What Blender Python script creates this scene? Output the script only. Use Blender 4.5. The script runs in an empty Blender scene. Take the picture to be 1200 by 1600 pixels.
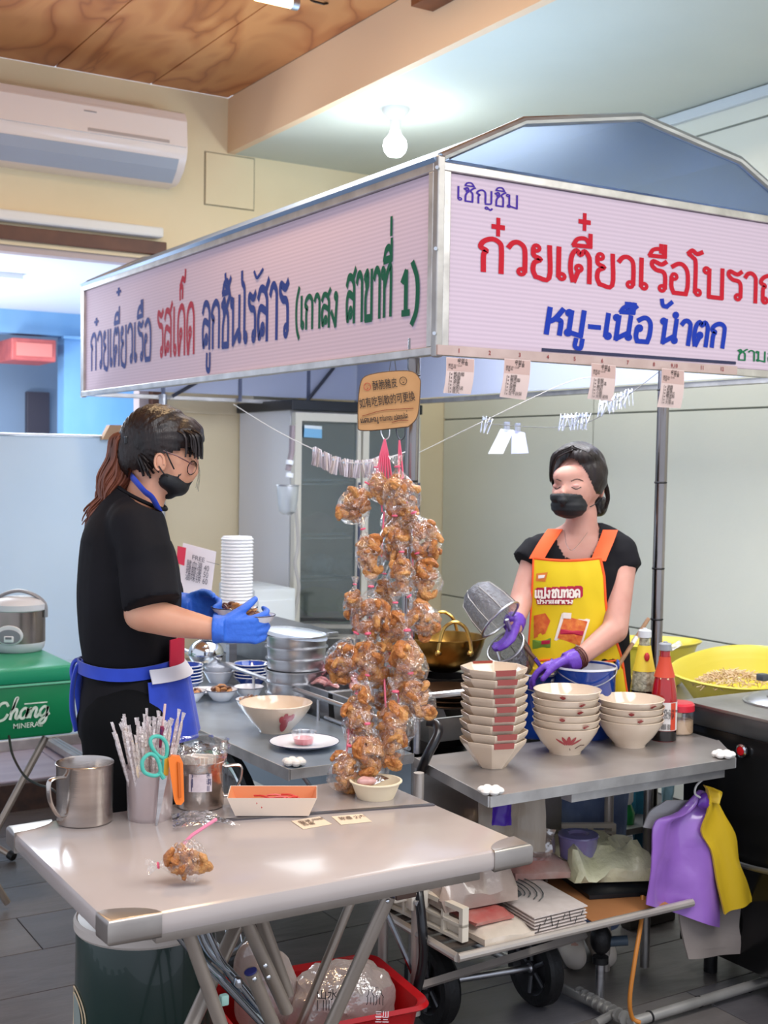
import bpy, bmesh, math, random
from mathutils import Vector, Matrix, noise
SC = bpy.context.scene
COL = SC.collection
random.seed(7)
PI = math.pi
V = Vector
# ------------------------------------------------------------------ camera
EYE = V((0, 0, 1.5)); FPX = 1958.864
RX = V((0.852862, -0.521928, 0.014760)); UP = V((-0.007996, -0.041319, -0.999114)) * -1; FW = V((0.522075, 0.851988, -0.039413))
cd = bpy.data.cameras.new('camera'); cam = bpy.data.objects.new('camera', cd); COL.objects.link(cam)
cd.sensor_fit = 'HORIZONTAL'; cd.sensor_width = 36; cd.lens = FPX / 1200 * 36; cd.clip_end = 60; cd.clip_start = .05
UPC = V((0.007996, 0.041319, 0.999114)) * 1.0
m3 = Matrix((RX, V((-0.007996, -0.041319, -0.999114)) * -1, -FW)).transposed()
cam.matrix_world = Matrix.Translation(EYE) @ m3.to_4x4()
cd.dof.use_dof = True; cd.dof.focus_distance = 2.75; cd.dof.aperture_fstop = 9
SC.camera = cam
def at(px, py, X=None, Y=None, Z=None, D=None):
    """a point of the photograph (1200 x 1600) on a real plane of the room, or at a distance D"""
    d = FW * FPX + RX * (px - 600) - m3.col[1] * (py - 800)
    if X is not None: t = X / d.x
    elif Y is not None: t = Y / d.y
    elif Z is not None: t = (Z - 1.5) / d.z
    else: t = D / FPX
    return EYE + d * t
# ------------------------------------------------------------------ world and lamps
wd = bpy.data.worlds.new('world'); SC.world = wd; wd.use_nodes = True
bg = wd.node_tree.nodes['Background']; bg.inputs[0].default_value = (.80, .86, 1, 1); bg.inputs[1].default_value = .85
SC.view_settings.view_transform = 'Standard'; SC.view_settings.look = 'None'
SC.view_settings.exposure = 0.47; SC.view_settings.gamma = 1; SC.view_settings.use_curve_mapping = False
def area(name, loc, size, power, col=(1, 1, 1), rot=(0, 0, 0), sy=None):
    l = bpy.data.lights.new(name, 'AREA'); l.energy = power; l.color = col; l.size = size
    if sy: l.shape = 'RECTANGLE'; l.size_y = sy
    o = bpy.data.objects.new(name, l); o.location = loc; o.rotation_euler = rot; COL.objects.link(o); return o
area('lamp_shop_front', (1.0, .9, 3.25), 1.2, 42, (.98, .98, 1), (0, 0, 0), 1.6)
area('lamp_shop_right', (3.0, .6, 3.0), 1.4, 44, (1, .985, .95), (0, 0, 0), 1.4)
area('lamp_shop_back', (2.6, 3.9, 1.95 + .9), .9, 28, (.95, .97, 1), (0, 0, 0), 1.2)
area('lamp_stall_inside', (2.55, 3.9, 2.26), 1.1, 17, (.95, .98, 1), (0, 0, 0), 1.3)
area('lamp_stall_front', (2.5, 3.0, 2.24), 1.0, 14, (.96, .97, 1), (0, 0, 0), .07)
area('lamp_warm_spot', (1.5, 3.6, 3.3), .3, 22, (1, .70, .40), (0, 0, 0), .5)
area('lamp_corridor', (1.6, 7.3, 2.40), 1.6, 80, (.82, .91, 1), (0, 0, 0), 1.2)
area('corridor_ceiling_fill', (.6, 7.4, .9), 1.2, 60, (.95, .97, 1), (PI, 0, 0), .8)  # added unseen fill, pointing up to brighten the corridor ceiling
# ------------------------------------------------------------------ materials
def rgb(h, a=1):
    h = h.lstrip('#'); c = [int(h[i:i + 2], 16) / 255 for i in (0, 2, 4)]
    return tuple((x / 12.92 if x < .04045 else ((x + .055) / 1.055) ** 2.4) for x in c) + (a,)
MT = {}
def mat(name, col, rough=.5, metal=0, var=None, vs=6, va=.5, bump=None, bs=60, stretch=None, em=None, es=0, coat=0, trans=0, ior=1.45, sheen=0, spec=None, sss=0, aniso=0):
    if name in MT: return MT[name]
    m = bpy.data.materials.new(name); m.use_nodes = True; nt = m.node_tree; b = nt.nodes['Principled BSDF']
    b.inputs['Base Color'].default_value = rgb(col); b.inputs['Roughness'].default_value = rough; b.inputs['Metallic'].default_value = metal
    b.inputs['Coat Weight'].default_value = coat; b.inputs['Transmission Weight'].default_value = trans; b.inputs['IOR'].default_value = ior
    if sheen: b.inputs['Sheen Weight'].default_value = sheen
    if spec is not None: b.inputs['Specular IOR Level'].default_value = spec
    if sss: b.inputs['Subsurface Weight'].default_value = sss; b.inputs['Subsurface Radius'].default_value = (.02, .008, .005); b.inputs['Subsurface Scale'].default_value = .5
    if em: b.inputs['Emission Color'].default_value = rgb(em); b.inputs['Emission Strength'].default_value = es
    if var or bump:
        tc = nt.nodes.new('ShaderNodeTexCoord'); mp = nt.nodes.new('ShaderNodeMapping'); nt.links.new(tc.outputs['Object'], mp.inputs[0])
        if stretch: mp.inputs['Scale'].default_value = stretch
        if var:
            n = nt.nodes.new('ShaderNodeTexNoise'); n.inputs['Scale'].default_value = vs; n.inputs['Detail'].default_value = 5; nt.links.new(mp.outputs[0], n.inputs[0])
            r = nt.nodes.new('ShaderNodeValToRGB'); r.color_ramp.elements[0].position = .5 - va / 2; r.color_ramp.elements[1].position = .5 + va / 2
            r.color_ramp.elements[0].color = rgb(var); r.color_ramp.elements[1].color = rgb(col)
            nt.links.new(n.outputs[0], r.inputs[0]); nt.links.new(r.outputs[0], b.inputs['Base Color'])
        if bump:
            n2 = nt.nodes.new('ShaderNodeTexNoise'); n2.inputs['Scale'].default_value = bs; n2.inputs['Detail'].default_value = 4; nt.links.new(mp.outputs[0], n2.inputs[0])
            bp = nt.nodes.new('ShaderNodeBump'); bp.inputs['Strength'].default_value = bump; bp.inputs['Distance'].default_value = .01
            nt.links.new(n2.outputs[0], bp.inputs['Height']); nt.links.new(bp.outputs[0], b.inputs['Normal'])
    MT[name] = m; return m
def film(name, col='#ffffff', amount=.12, rough=.08, bump=.6, bs=35, tint='#ffffff', milk=0, mcol='#e8e8ee', ed=.65):
    """thin clear or milky plastic or glass sheet: part passes through, part glossy"""
    if name in MT: return MT[name]
    m = bpy.data.materials.new(name); m.use_nodes = True; nt = m.node_tree; nt.nodes.clear()
    o = nt.nodes.new('ShaderNodeOutputMaterial'); t = nt.nodes.new('ShaderNodeBsdfTransparent'); t.inputs[0].default_value = rgb(tint)
    g = nt.nodes.new('ShaderNodeBsdfGlossy'); g.inputs['Roughness'].default_value = rough; g.inputs[0].default_value = rgb(col)
    lw = nt.nodes.new('ShaderNodeLayerWeight'); lw.inputs[0].default_value = .35
    mr = nt.nodes.new('ShaderNodeMapRange'); mr.inputs['To Min'].default_value = amount; mr.inputs['To Max'].default_value = min(1, amount + ed)
    nt.links.new(lw.outputs['Facing'], mr.inputs[0])
    mx = nt.nodes.new('ShaderNodeMixShader'); nt.links.new(mr.outputs[0], mx.inputs[0])
    src = t
    if milk:
        df = nt.nodes.new('ShaderNodeBsdfDiffuse'); df.inputs[0].default_value = rgb(mcol); tl = nt.nodes.new('ShaderNodeBsdfTranslucent'); tl.inputs[0].default_value = rgb(mcol)
        m1 = nt.nodes.new('ShaderNodeMixShader'); m1.inputs[0].default_value = .5; nt.links.new(df.outputs[0], m1.inputs[1]); nt.links.new(tl.outputs[0], m1.inputs[2])
        m2 = nt.nodes.new('ShaderNodeMixShader'); m2.inputs[0].default_value = milk; nt.links.new(t.outputs[0], m2.inputs[1]); nt.links.new(m1.outputs[0], m2.inputs[2]); src = m2
    nt.links.new(src.outputs[0], mx.inputs[1]); nt.links.new(g.outputs[0], mx.inputs[2]); nt.links.new(mx.outputs[0], o.inputs[0])
    if bump:
        tc = nt.nodes.new('ShaderNodeTexCoord'); n = nt.nodes.new('ShaderNodeTexNoise'); n.inputs['Scale'].default_value = bs; n.inputs['Detail'].default_value = 3; nt.links.new(tc.outputs['Object'], n.inputs[0])
        bp = nt.nodes.new('ShaderNodeBump'); bp.inputs['Strength'].default_value = bump; bp.inputs['Distance'].default_value = .02
        nt.links.new(n.outputs[0], bp.inputs['Height']); nt.links.new(bp.outputs[0], g.inputs['Normal']); nt.links.new(bp.outputs[0], lw.inputs['Normal'])
    MT[name] = m; return m
# ------------------------------------------------------------------ geometry collector
def frame(d):
    d = d.normalized(); u = V((0, 0, 1)) if abs(d.z) < .9 else V((1, 0, 0)); a = d.cross(u).normalized(); return a, d.cross(a).normalized()
def catmull(pts, n=5, closed=False):
    if len(pts) < 3: return [V(p) for p in pts]
    P = [V(p) for p in pts]; N = len(P); out = []
    for i in range(N if closed else N - 1):
        p1, p2 = P[i], P[(i + 1) % N]
        p0 = P[i - 1] if (i or closed) else p1 * 2 - p2
        p3 = P[(i + 2) % N] if (i + 2 < N or closed) else p2 * 2 - p1
        for k in range(n):
            t = k / n; out.append(.5 * ((2 * p1) + (p2 - p0) * t + (2 * p0 - 5 * p1 + 4 * p2 - p3) * t * t + (3 * p1 - p0 - 3 * p2 + p3) * t ** 3))
    if not closed: out.append(P[-1])
    return out
class B:
    def __init__(s): s.b = bmesh.new()
    def face(s, vs):
        try: return s.b.faces.new(vs)
        except ValueError: return None
    def v(s, p): return s.b.verts.new(p)
    def box(s, c, d, rz=0, R=None, bev=0):
        c = V(c); M = R if R is not None else Matrix.Rotation(rz, 3, 'Z'); h = V(d) / 2
        vs = [s.v(c + M @ V((x * h.x, y * h.y, z * h.z))) for x in (-1, 1) for y in (-1, 1) for z in (-1, 1)]
        fs = [s.face([vs[i] for i in q]) for q in ((0, 1, 3, 2), (4, 6, 7, 5), (0, 4, 5, 1), (2, 3, 7, 6), (0, 2, 6, 4), (1, 5, 7, 3))]
        if bev: bmesh.ops.bevel(s.b, geom=list({e for f in fs for e in f.edges}), offset=bev, segments=2, profile=.5, affect='EDGES')
        return s
    def box2(s, lo, hi, bev=0):
        lo, hi = V(lo), V(hi); return s.box((lo + hi) / 2, hi - lo, bev=bev)
    def ring(s, c, a, b2, r, n, ra=1, rb=1): return [s.v(c + a * (math.cos(2 * PI * k / n) * r * ra) + b2 * (math.sin(2 * PI * k / n) * r * rb)) for k in range(n)]
    def bridge(s, A, Bq):
        n = len(A)
        for k in range(n): s.face([A[k], A[(k + 1) % n], Bq[(k + 1) % n], Bq[k]])
    def tube(s, pts, r, n=8, closed=False, caps=True, ra=1, rb=1, up=None):
        P = [V(p) for p in pts]; N = len(P); rings = []; a = None
        for i in range(N):
            d = (P[(i + 1) % N] - P[i - 1]) if closed else (P[min(i + 1, N - 1)] - P[max(i - 1, 0)])
            if d.length < 1e-9: d = V((0, 0, 1))
            d.normalize()
            if a is None:
                if up is not None: a = d.cross(V(up)).normalized()
                else: a = frame(d)[0]
            else:
                a = (a - d * a.dot(d)); a = a.normalized() if a.length > 1e-6 else frame(d)[0]
            rr = r[i] if isinstance(r, (list, tuple)) else r
            rings.append(s.ring(P[i], a, d.cross(a), rr, n, ra, rb))
        for i in range(N - 1): s.bridge(rings[i], rings[i + 1])
        if closed: s.bridge(rings[-1], rings[0])
        elif caps: s.face(rings[0][::-1]); s.face(rings[-1])
        return s
    def cyl(s, p0, p1, r0, r1=None, n=16, caps=True): return s.tube([p0, p1], [r0, r0 if r1 is None else r1], n, caps=caps)
    def lathe(s, prof, c=(0, 0, 0), n=28, M=None, sx=1, sy=1, warp=None):
        """prof: list of (r, z); r == 0 closes to a pole"""
        c = V(c); rings = []
        for r, z in prof:
            if r <= 1e-6: rings.append([s.v(c + (M @ V((0, 0, z)) if M else V((0, 0, z))))])
            else:
                q = []
                for k in range(n):
                    t = 2 * PI * k / n; rr = r * (warp(t, z) if warp else 1); p = V((math.cos(t) * rr * sx, math.sin(t) * rr * sy, z)); q.append(s.v(c + (M @ p if M else p)))
                rings.append(q)
        for A, Q in zip(rings, rings[1:]):
            if len(A) == 1 and len(Q) > 1: [s.face([A[0], Q[(k + 1) % n], Q[k]]) for k in range(n)]
            elif len(Q) == 1 and len(A) > 1: [s.face([A[k], A[(k + 1) % n], Q[0]]) for k in range(n)]
            elif len(A) > 1: s.bridge(A, Q)
        return s
    def prism(s, poly, off):
        off = V(off); A = [s.v(p) for p in poly]; Q = [s.v(V(p) + off) for p in poly]
        s.face(A[::-1]); s.face(Q); s.bridge(A, Q); return s
    def sph(s, c, r, nu=12, nv=8, M=None):
        r = V((r, r, r)) if not hasattr(r, '__len__') else V(r); c = V(c); rings = []
        for j in range(nv + 1):
            t = PI * j / nv
            if j in (0, nv): p = V((0, 0, r.z * math.cos(t))); rings.append([s.v(c + (M @ p if M else p))])
            else:
                q = []
                for k in range(nu):
                    u = 2 * PI * k / nu; p = V((r.x * math.sin(t) * math.cos(u), r.y * math.sin(t) * math.sin(u), r.z * math.cos(t))); q.append(s.v(c + (M @ p if M else p)))
                rings.append(q)
        for A, Q in zip(rings, rings[1:]):
            if len(A) == 1: [s.face([A[0], Q[k], Q[(k + 1) % nu]]) for k in range(nu)]
            elif len(Q) == 1: [s.face([A[(k + 1) % nu], A[k], Q[0]]) for k in range(nu)]
            else: s.bridge(Q, A)
        return s
    def surf(s, f, nu, nv, thick=0):
        g = [[s.v(f(i / nu, j / nv)) for j in range(nv + 1)] for i in range(nu + 1)]
        for i in range(nu):
            for j in range(nv): s.face([g[i][j], g[i + 1][j], g[i + 1][j + 1], g[i][j + 1]])
        return s
    def jit(s, a, sc=20, seed=0):
        for v in s.b.verts: v.co += noise.noise_vector(v.co * sc + V((seed, seed * 1.7, 0))) * a
        return s
    def solid(s, t):
        bmesh.ops.recalc_face_normals(s.b, faces=s.b.faces); bmesh.ops.solidify(s.b, geom=s.b.faces[:], thickness=t); return s
    def go(s, name, m, parent=None, smooth=True, world=True, label=None, keep=False):
        bmesh.ops.recalc_face_normals(s.b, faces=s.b.faces)
        if smooth:
            for f in s.b.faces: f.smooth = True
            for e in s.b.edges:
                if len(e.link_faces) == 2 and e.calc_face_angle(0) > .62: e.smooth = False
        me = bpy.data.meshes.new(name)
        if parent is not None and world:
            r = parent
            while r.parent: r = r.parent
            if r.location.length > 0 or abs(r.rotation_euler.z) > 0:
                Mi = (Matrix.Translation(r.location) @ r.rotation_euler.to_matrix().to_4x4()).inverted(); bmesh.ops.transform(s.b, matrix=Mi, verts=s.b.verts)
        s.b.to_mesh(me); s.b.free()
        if isinstance(m, (list, tuple)): [me.materials.append(x) for x in m]
        else: me.materials.append(m)
        return link(name, me, parent, label)
def link(name, me, parent=None, label=None):
    o = bpy.data.objects.new(name, me); COL.objects.link(o)
    if parent is not None: o.parent = parent
    if label: o['label'] = label
    return o
def tag(o, label, cat, group=None, kind=None):
    if label: o['label'] = label
    if cat: o['category'] = cat
    if group: o['group'] = group
    if kind: o['kind'] = kind
    return o
def thing(name, label, cat, loc=(0, 0, 0), rz=0, group=None):
    o = bpy.data.objects.new(name, None); o.empty_display_size = .05; COL.objects.link(o); o.location = loc; o.rotation_euler = (0, 0, rz)
    return tag(o, label, cat, group)
def struct(o, label=None): o['kind'] = 'structure'; (label and o.__setitem__('label', label)); return o
def dup(root, loc=None, rot=None, label=None, group=None, scale=None):
    r = root.copy(); COL.objects.link(r)
    if loc is not None: r.location = loc
    if rot is not None: r.rotation_euler = rot
    if scale is not None: r.scale = scale if hasattr(scale, '__len__') else (scale,) * 3
    if label: r['label'] = label
    if group: r['group'] = group
    for ch in list(root.children):
        c = ch.copy(); COL.objects.link(c); c.parent = r
        for g in ch.children: d = g.copy(); COL.objects.link(d); d.parent = c
    return r
def blob(prims, vox=.008, smooth=2, wrinkle=None, cuts=()):
    """one continuous skin around tapered limbs ('c', p0, p1, r0, r1) and ellipsoids ('e', c, (rx, ry, rz), matrix)"""
    b = B()
    for p in prims:
        if p[0] == 'c':
            _, p0, p1, r0, r1 = p[:5]; p0, p1 = V(p0), V(p1); d = (p1 - p0); d = d.normalized() if d.length > 1e-6 else V((0, 0, 1)); ra = p[5] if len(p) > 5 else 1
            pts = []; rs = []
            for k in range(5): t = PI / 2 * (1 - k / 4); pts.append(p0 - d * (r0 * math.sin(t))); rs.append(max(r0 * math.cos(t), r0 * .04))
            for k in range(5): t = PI / 2 * k / 4; pts.append(p1 + d * (r1 * math.sin(t))); rs.append(max(r1 * math.cos(t), r1 * .04))
            b.tube(pts, rs, 16, ra=ra, up=(p[6] if len(p) > 6 else None))
        else: b.sph(p[1], p[2], 20, 12, p[3] if len(p) > 3 else None)
    me = bpy.data.meshes.new('t'); b.b.to_mesh(me); b.b.free(); o = bpy.data.objects.new('t', me); COL.objects.link(o)
    r = o.modifiers.new('r', 'REMESH'); r.mode = 'VOXEL'; r.voxel_size = vox; r.use_smooth_shade = True
    if smooth: sm = o.modifiers.new('s', 'SMOOTH'); sm.iterations = smooth; sm.factor = .5
    dg = bpy.context.evaluated_depsgraph_get(); m2 = bpy.data.meshes.new_from_object(o.evaluated_get(dg)); bpy.data.objects.remove(o)
    q = B(); q.b.from_mesh(m2)
    if wrinkle: wrinkle(q.b)
    for co, no in cuts:
        g = q.b.verts[:] + q.b.edges[:] + q.b.faces[:]; bmesh.ops.bisect_plane(q.b, geom=g, plane_co=co, plane_no=no, clear_outer=True)
    return q
# common materials
steel = mat('brushed_steel', '#cbccd0', .33, 1, var='#aaabaf', vs=5, bump=.05, bs=40, stretch=(1, 1, 12))
steel_dull = mat('dull_steel', '#b8b5b2', .42, 1, var='#97938f', vs=9, bump=.08, bs=30)
chrome = mat('chrome', '#cfd2d6', .12, 1)
alu = mat('aluminium', '#d2cfcb', .4, .85, var='#aca8a5', vs=14, bump=.06, bs=60)
black_rub = mat('black_rubber', '#101012', .5, bump=.2, bs=80)
white_pl = mat('white_plastic', '#e9e6e0', .35)
cream_pl = mat('cream_plastic', '#d9cfbf', .45)
ink = mat('black_ink', '#1d1a1c', .7)
paper = mat('paper_white', '#e6dcd4', .8)
clear = film('clear_film')
# ------------------------------------------------------------------ the room
BACK, RIGHT, LOWC, HIGHC = 6.0, 4.07, 3.08, 3.36
w_back = mat('cream_wall_paint', '#ead9b6', .75, var='#e2d0aa', vs=2, bump=.03, bs=90)
w_right = mat('grey_white_wall_panel', '#e6e5d6', .6, var='#dadcd0', vs=1.2, bump=.12, bs=22)
w_orange = mat('warm_cream_beam_paint', '#e6c7a4', .7)
c_white = mat('ceiling_paint', '#cfd2c6', .7, var='#c5cabf', vs=1.5)
brown = mat('brown_wood_frame', '#6b4532', .5, var='#57372a', vs=12)
# floor: slate tiles, laid as pieces with recessed joints
f0 = struct(B().box2((-1.2, .6, -.05), (4.3, 6.0, -.006)).go('floor', mat('dark_grout', '#2f2d2e', .8), smooth=False), 'dark slate tiled floor')
tm = [mat('slate_tile_%d' % i, c, .34, var=d, vs=5, va=.7, bump=.18, bs=9, stretch=(1, 3, 1)) for i, (c, d) in enumerate((('#6b696c', '#525054'), ('#625f62', '#4c4a4d'), ('#716c6a', '#56514f'), ('#67625e', '#4e4946')))]
tiles = {}
for i in range(-2, 9):
    for j in range(0, 19):
        x, y = i * .6 + (.3 if j % 2 else 0) - .1, .6 + j * .3
        k = (i * 7 + j * 13) % 4
        if k not in tiles:
            b = B().box((0, 0, 0), (.597, .297, .012), bev=.0015); o = b.go('tile', tm[k], f0, smooth=False); tiles[k] = o.data; o.location = (x, y, -.006)
        else: o = link('tile', tiles[k], f0); o.location = (x, y, -.006)
# back wall with the wide opening at the left
b = B(); b.box2((-1.5, BACK, 2.60), (RIGHT + .1, BACK + .15, HIGHC)); b.box2((2.31, BACK, -.05), (RIGHT + .1, BACK + .15, 2.6)); b.box2((-1.5, BACK, 2.5), (2.31, BACK + .15, 2.6))
wb = struct(b.go('wall_back', w_back, smooth=False), 'cream painted back wall')
struct(B().box2((2.795, 5.86, 0), (3.05, BACK, 2.7)).go('wall_pier', mat('grey_cream_pier', '#d5d2c2', .7), smooth=False), 'shallow pier between window opening and fridge')
struct(B().box2((2.36, 5.985, 1.735), (2.8, BACK, 1.75)).go('trim_1', w_back, smooth=False))
# right wall of big panels with thin seams
wr = struct(B().box2((RIGHT + .012, -.5, -.05), (RIGHT + .15, BACK + .1, HIGHC)).go('wall_right', mat('seam_grey', '#8d9088', .8), smooth=False), 'pale panelled side wall')  # grey backing that shows in the joints between the panels
ys = [BACK, 4.70, 3.3, 1.9, .5]; zs = [0, .742, 1.752, 2.955]
for i in range(4):
    for j in range(3): B().box2((RIGHT, ys[i + 1] + .004, zs[j] + .004), (RIGHT + .012, ys[i] - .004, zs[j + 1] - .004), bev=.002).go('wall_panel', w_right, wr, smooth=False)
B().box2((RIGHT, -.5, 2.96), (RIGHT + .012, BACK, HIGHC)).go('wall_panel', w_right, wr, smooth=False)
struct(B().box2((RIGHT - .03, -.4, 3.03), (RIGHT, BACK, 3.075), bev=.004).go('trim_2', mat('grey_cornice', '#cfd6da', .4), smooth=False), 'light grey cornice strip')
# ceilings and the beam between them
struct(B().box2((2.74, -.4, LOWC), (RIGHT + .1, BACK + .1, LOWC + .04)).go('ceiling', c_white, smooth=False), 'lower white plaster ceiling')
struct(B().box2((2.70, -.4, LOWC), (2.74, BACK, HIGHC)).go('trim_3', w_orange, smooth=False), 'warm cream side of the dropped ceiling')
cw = struct(B().box2((-1.6, 0.3, HIGHC + .02), (2.74, BACK, HIGHC + .06)).go('ceiling_1', brown, smooth=False), 'plywood board ceiling')
def plywood():
    m = bpy.data.materials.new('plywood'); m.use_nodes = True; nt = m.node_tree; p = nt.nodes['Principled BSDF']; p.inputs['Roughness'].default_value = .42
    tc = nt.nodes.new('ShaderNodeTexCoord'); mp = nt.nodes.new('ShaderNodeMapping'); mp.inputs['Scale'].default_value = (2.6, .8, 1); nt.links.new(tc.outputs['Object'], mp.inputs[0])
    n = nt.nodes.new('ShaderNodeTexNoise'); n.inputs['Scale'].default_value = 1.5; n.inputs['Detail'].default_value = 2; n.inputs['Distortion'].default_value = .8; nt.links.new(mp.outputs[0], n.inputs[0])
    k = nt.nodes.new('ShaderNodeMath'); k.operation = 'MULTIPLY'; k.inputs[1].default_value = 8; nt.links.new(n.outputs[0], k.inputs[0])
    s = nt.nodes.new('ShaderNodeMath'); s.operation = 'PINGPONG'; s.inputs[1].default_value = 1; nt.links.new(k.outputs[0], s.inputs[0])
    r = nt.nodes.new('ShaderNodeValToRGB'); e = r.color_ramp.elements; e[0].color = rgb('#9c5a30'); e[0].position = 0; e[1].color = rgb('#c98a54'); e[1].position = .8; e.new(.18).color = rgb('#b5713f')
    nt.links.new(s.outputs[0], r.inputs[0]); nt.links.new(r.outputs[0], p.inputs['Base Color']); return m
pw = plywood(); xs = [2.70, 2.28, 1.80, 1.32, .84, .36, -.12, -.6, -1.1, -1.6]
for i in range(9):
    for y0, y1 in ((3.7, 6.0), (1.5, 3.7), (.3, 1.5)):
        B().box2((xs[i + 1] + .003, y0 + .003, HIGHC), (xs[i] - .003, y1 - .003, HIGHC + .02), bev=.002).go('ceiling_board', pw, cw, smooth=False)
struct(B().box2((2.60, .8, HIGHC - .12), (2.70, 4.1, HIGHC)).go('trim_4', mat('dark_wood_edge', '#7b4522', .5, var='#5d3118', vs=8), smooth=False), 'dark wooden edge beam under plywood ceiling')
# opening frame and what lies beyond it
wn = struct(B().box2((-1.5, BACK - .03, 2.52), (2.36, BACK + .16, 2.585), bev=.004).box2((2.29, BACK - .03, .1), (2.36, BACK + .16, 2.52), bev=.004).go('window_1', brown, smooth=False), 'brown wooden frame of the wide front opening')
B().box2((2.24, BACK + .02, 1.6), (2.29, BACK + .1, 2.52)).box2((-1.5, BACK + .02, 2.47), (2.24, BACK + .1, 2.52)).go('inner_frame', mat('greige_frame', '#b7a7a4', .5), wn, smooth=False)
struct(B().box2((-1.5, BACK - .07, 2.60), (2.33, BACK, 2.65), bev=.01).go('trim_5', mat('white_trim', '#e6e6e2', .5), smooth=False), 'white strip above the brown opening frame')
# access hatch
hp = [at(321, 238, Y=BACK), at(396, 249, Y=BACK), at(394, 331, Y=BACK), at(319, 322, Y=BACK)]
hx0, hx1, hz0, hz1 = hp[0].x, hp[1].x, hp[2].z + .01, hp[0].z
t = thing('access_hatch', 'square flush access hatch on cream wall right of air conditioner', 'hatch', (hx0, BACK, hz0))
B().box2((hx0 - .006, BACK - .003, hz0 - .006), (hx1 + .006, BACK, hz1 + .006)).go('hatch_frame', mat('hatch_gap', '#9a8f78', .8), t, smooth=False)
B().box2((hx0, BACK - .009, hz0), (hx1, BACK - .003, hz1), bev=.002).go('hatch_door', w_back, t, smooth=False)
# beyond: corridor
struct(B().box2((-2.5, BACK + .2, 2.50), (3.2, 9.1, 2.56)).go('ceiling_2', mat('bright_corridor_ceiling', '#dfe1e4', .6), smooth=False), 'white corridor ceiling beyond the opening')
struct(B().box2((.9, 6.9, 2.47), (1.9, 7.6, 2.50)).go('trim_6', mat('ceiling_tray', '#dfe3e8', .6), smooth=False))
blu = mat('blue_mottled_wall', '#8db8dc', .6, var='#6a9ccb', vs=3.2, va=.6, stretch=(1, 1, .4))
bx = at(100, 600, Y=8.6).x; bz = at(50, 522, Y=8.6).z
b = B(); b.box2((-3, 8.6, bz), (bx, 8.75, 2.6)); b.box2((bx, 8.6, -.1), (3.6, 8.75, 2.6)); b.box2((bx - .02, 8.6, bz), (bx + 1.9, 8.55, bz - .02))
struct(b.go('wall_corridor', blu, smooth=False), 'mottled blue wall across the corridor')
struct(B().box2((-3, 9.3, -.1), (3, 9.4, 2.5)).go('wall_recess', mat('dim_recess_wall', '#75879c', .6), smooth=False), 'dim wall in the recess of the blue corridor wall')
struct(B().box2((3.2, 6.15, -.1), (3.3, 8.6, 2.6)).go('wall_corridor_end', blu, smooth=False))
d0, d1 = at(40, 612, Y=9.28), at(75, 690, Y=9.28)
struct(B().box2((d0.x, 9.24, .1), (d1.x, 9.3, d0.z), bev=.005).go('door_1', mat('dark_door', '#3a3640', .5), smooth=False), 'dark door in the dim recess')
s0, s1 = at(18, 527, Y=8.5), at(88, 566, Y=8.5)
t = thing('red_sign_box', 'pinkish red box fixed high in the blue corridor recess', 'box', ((s0.x + s1.x) / 2, 8.5, s1.z))
B().box2((s0.x, 8.5, s1.z), (s1.x, 8.9, s0.z), bev=.01).go('housing', mat('pinkish_red', '#c9625c', .5, var='#a84e4c', vs=12), t, smooth=False)
B().box2((s0.x + .03, 8.492, s1.z + .03), (s1.x - .03, 8.5, s0.z - .03)).go('face_panel', mat('pink_face', '#d97b70', .5), t, smooth=False)
t = thing('sprinkler_stub', 'small dark round stub on the blue corridor wall', 'wall fitting', at(89, 466, Y=8.58))
B().lathe([(0, 0), (.035, 0), (.035, .04), (.02, .06), (0, .06)], at(89, 466, Y=8.6), 16, Matrix.Rotation(PI / 2, 3, 'X')).go('stub_body', mat('dark_stub', '#22242c', .5), t)
t = thing('corridor_fan', 'grey bracket fitting hanging under white corridor ceiling by frame', 'ceiling fitting', at(182, 400, Y=7.2))
b = B(); b.tube([at(165, 398, Y=7.2), at(172, 408, Y=7.2), at(186, 420, Y=7.2)], .022, 10); b.tube([at(172, 404, Y=7.2), at(205, 402, Y=7.2)], .01, 8); b.tube([at(204, 395, Y=7.2), at(206, 415, Y=7.2)], .01, 8); b.cyl(at(170, 400, Y=7.2), V((at(170, 400, Y=7.2).x, 7.2, 2.5)), .012)
b.go('bracket', alu, t)
# raised floor outside and frosted partition
of = struct(B().box2((-2.5, 5.32, -.05), (2.3, 9.3, .11)).go('floor_1', mat('step_grout', '#8f8692', .6), smooth=False), 'raised lilac grey floor beyond the step')
lt = mat('lilac_tile', '#b9b2c4', .25, var='#9b93a4', vs=4, va=.8, stretch=(.6, 3, 1))
for i in range(7):
    for j in range(5): B().box2((-1.9 + i * .6 + .003, 5.34 + j * .7 + .003, .11), (-1.3 + i * .6 - .003, 6.04 + j * .7 - .003, .118), bev=.002).go('tile', lt, of, smooth=False)
struct(B().box2((-2.5, 5.28, -.01), (2.3, 5.32, .118), bev=.003).go('trim_7', mat('dark_step_riser', '#2b2526', .6, var='#4a3630', vs=30), smooth=False), 'dark riser under the raised floor')
t = thing('frosted_partition', 'tall frosted pale blue glass partition behind rice cooker', 'partition', (1.4, 5.9, .12))
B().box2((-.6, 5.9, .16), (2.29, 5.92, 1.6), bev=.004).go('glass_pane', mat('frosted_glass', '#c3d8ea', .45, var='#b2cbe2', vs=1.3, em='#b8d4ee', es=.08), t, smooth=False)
B().box2((-.6, 5.89, .118), (2.29, 5.93, .17), bev=.004).go('bottom_rail', alu, t, smooth=False)
B().box2((-.6, 5.893, 1.6), (2.29, 5.927, 1.612), bev=.003).go('top_rail', chrome, t, smooth=False)
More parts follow.
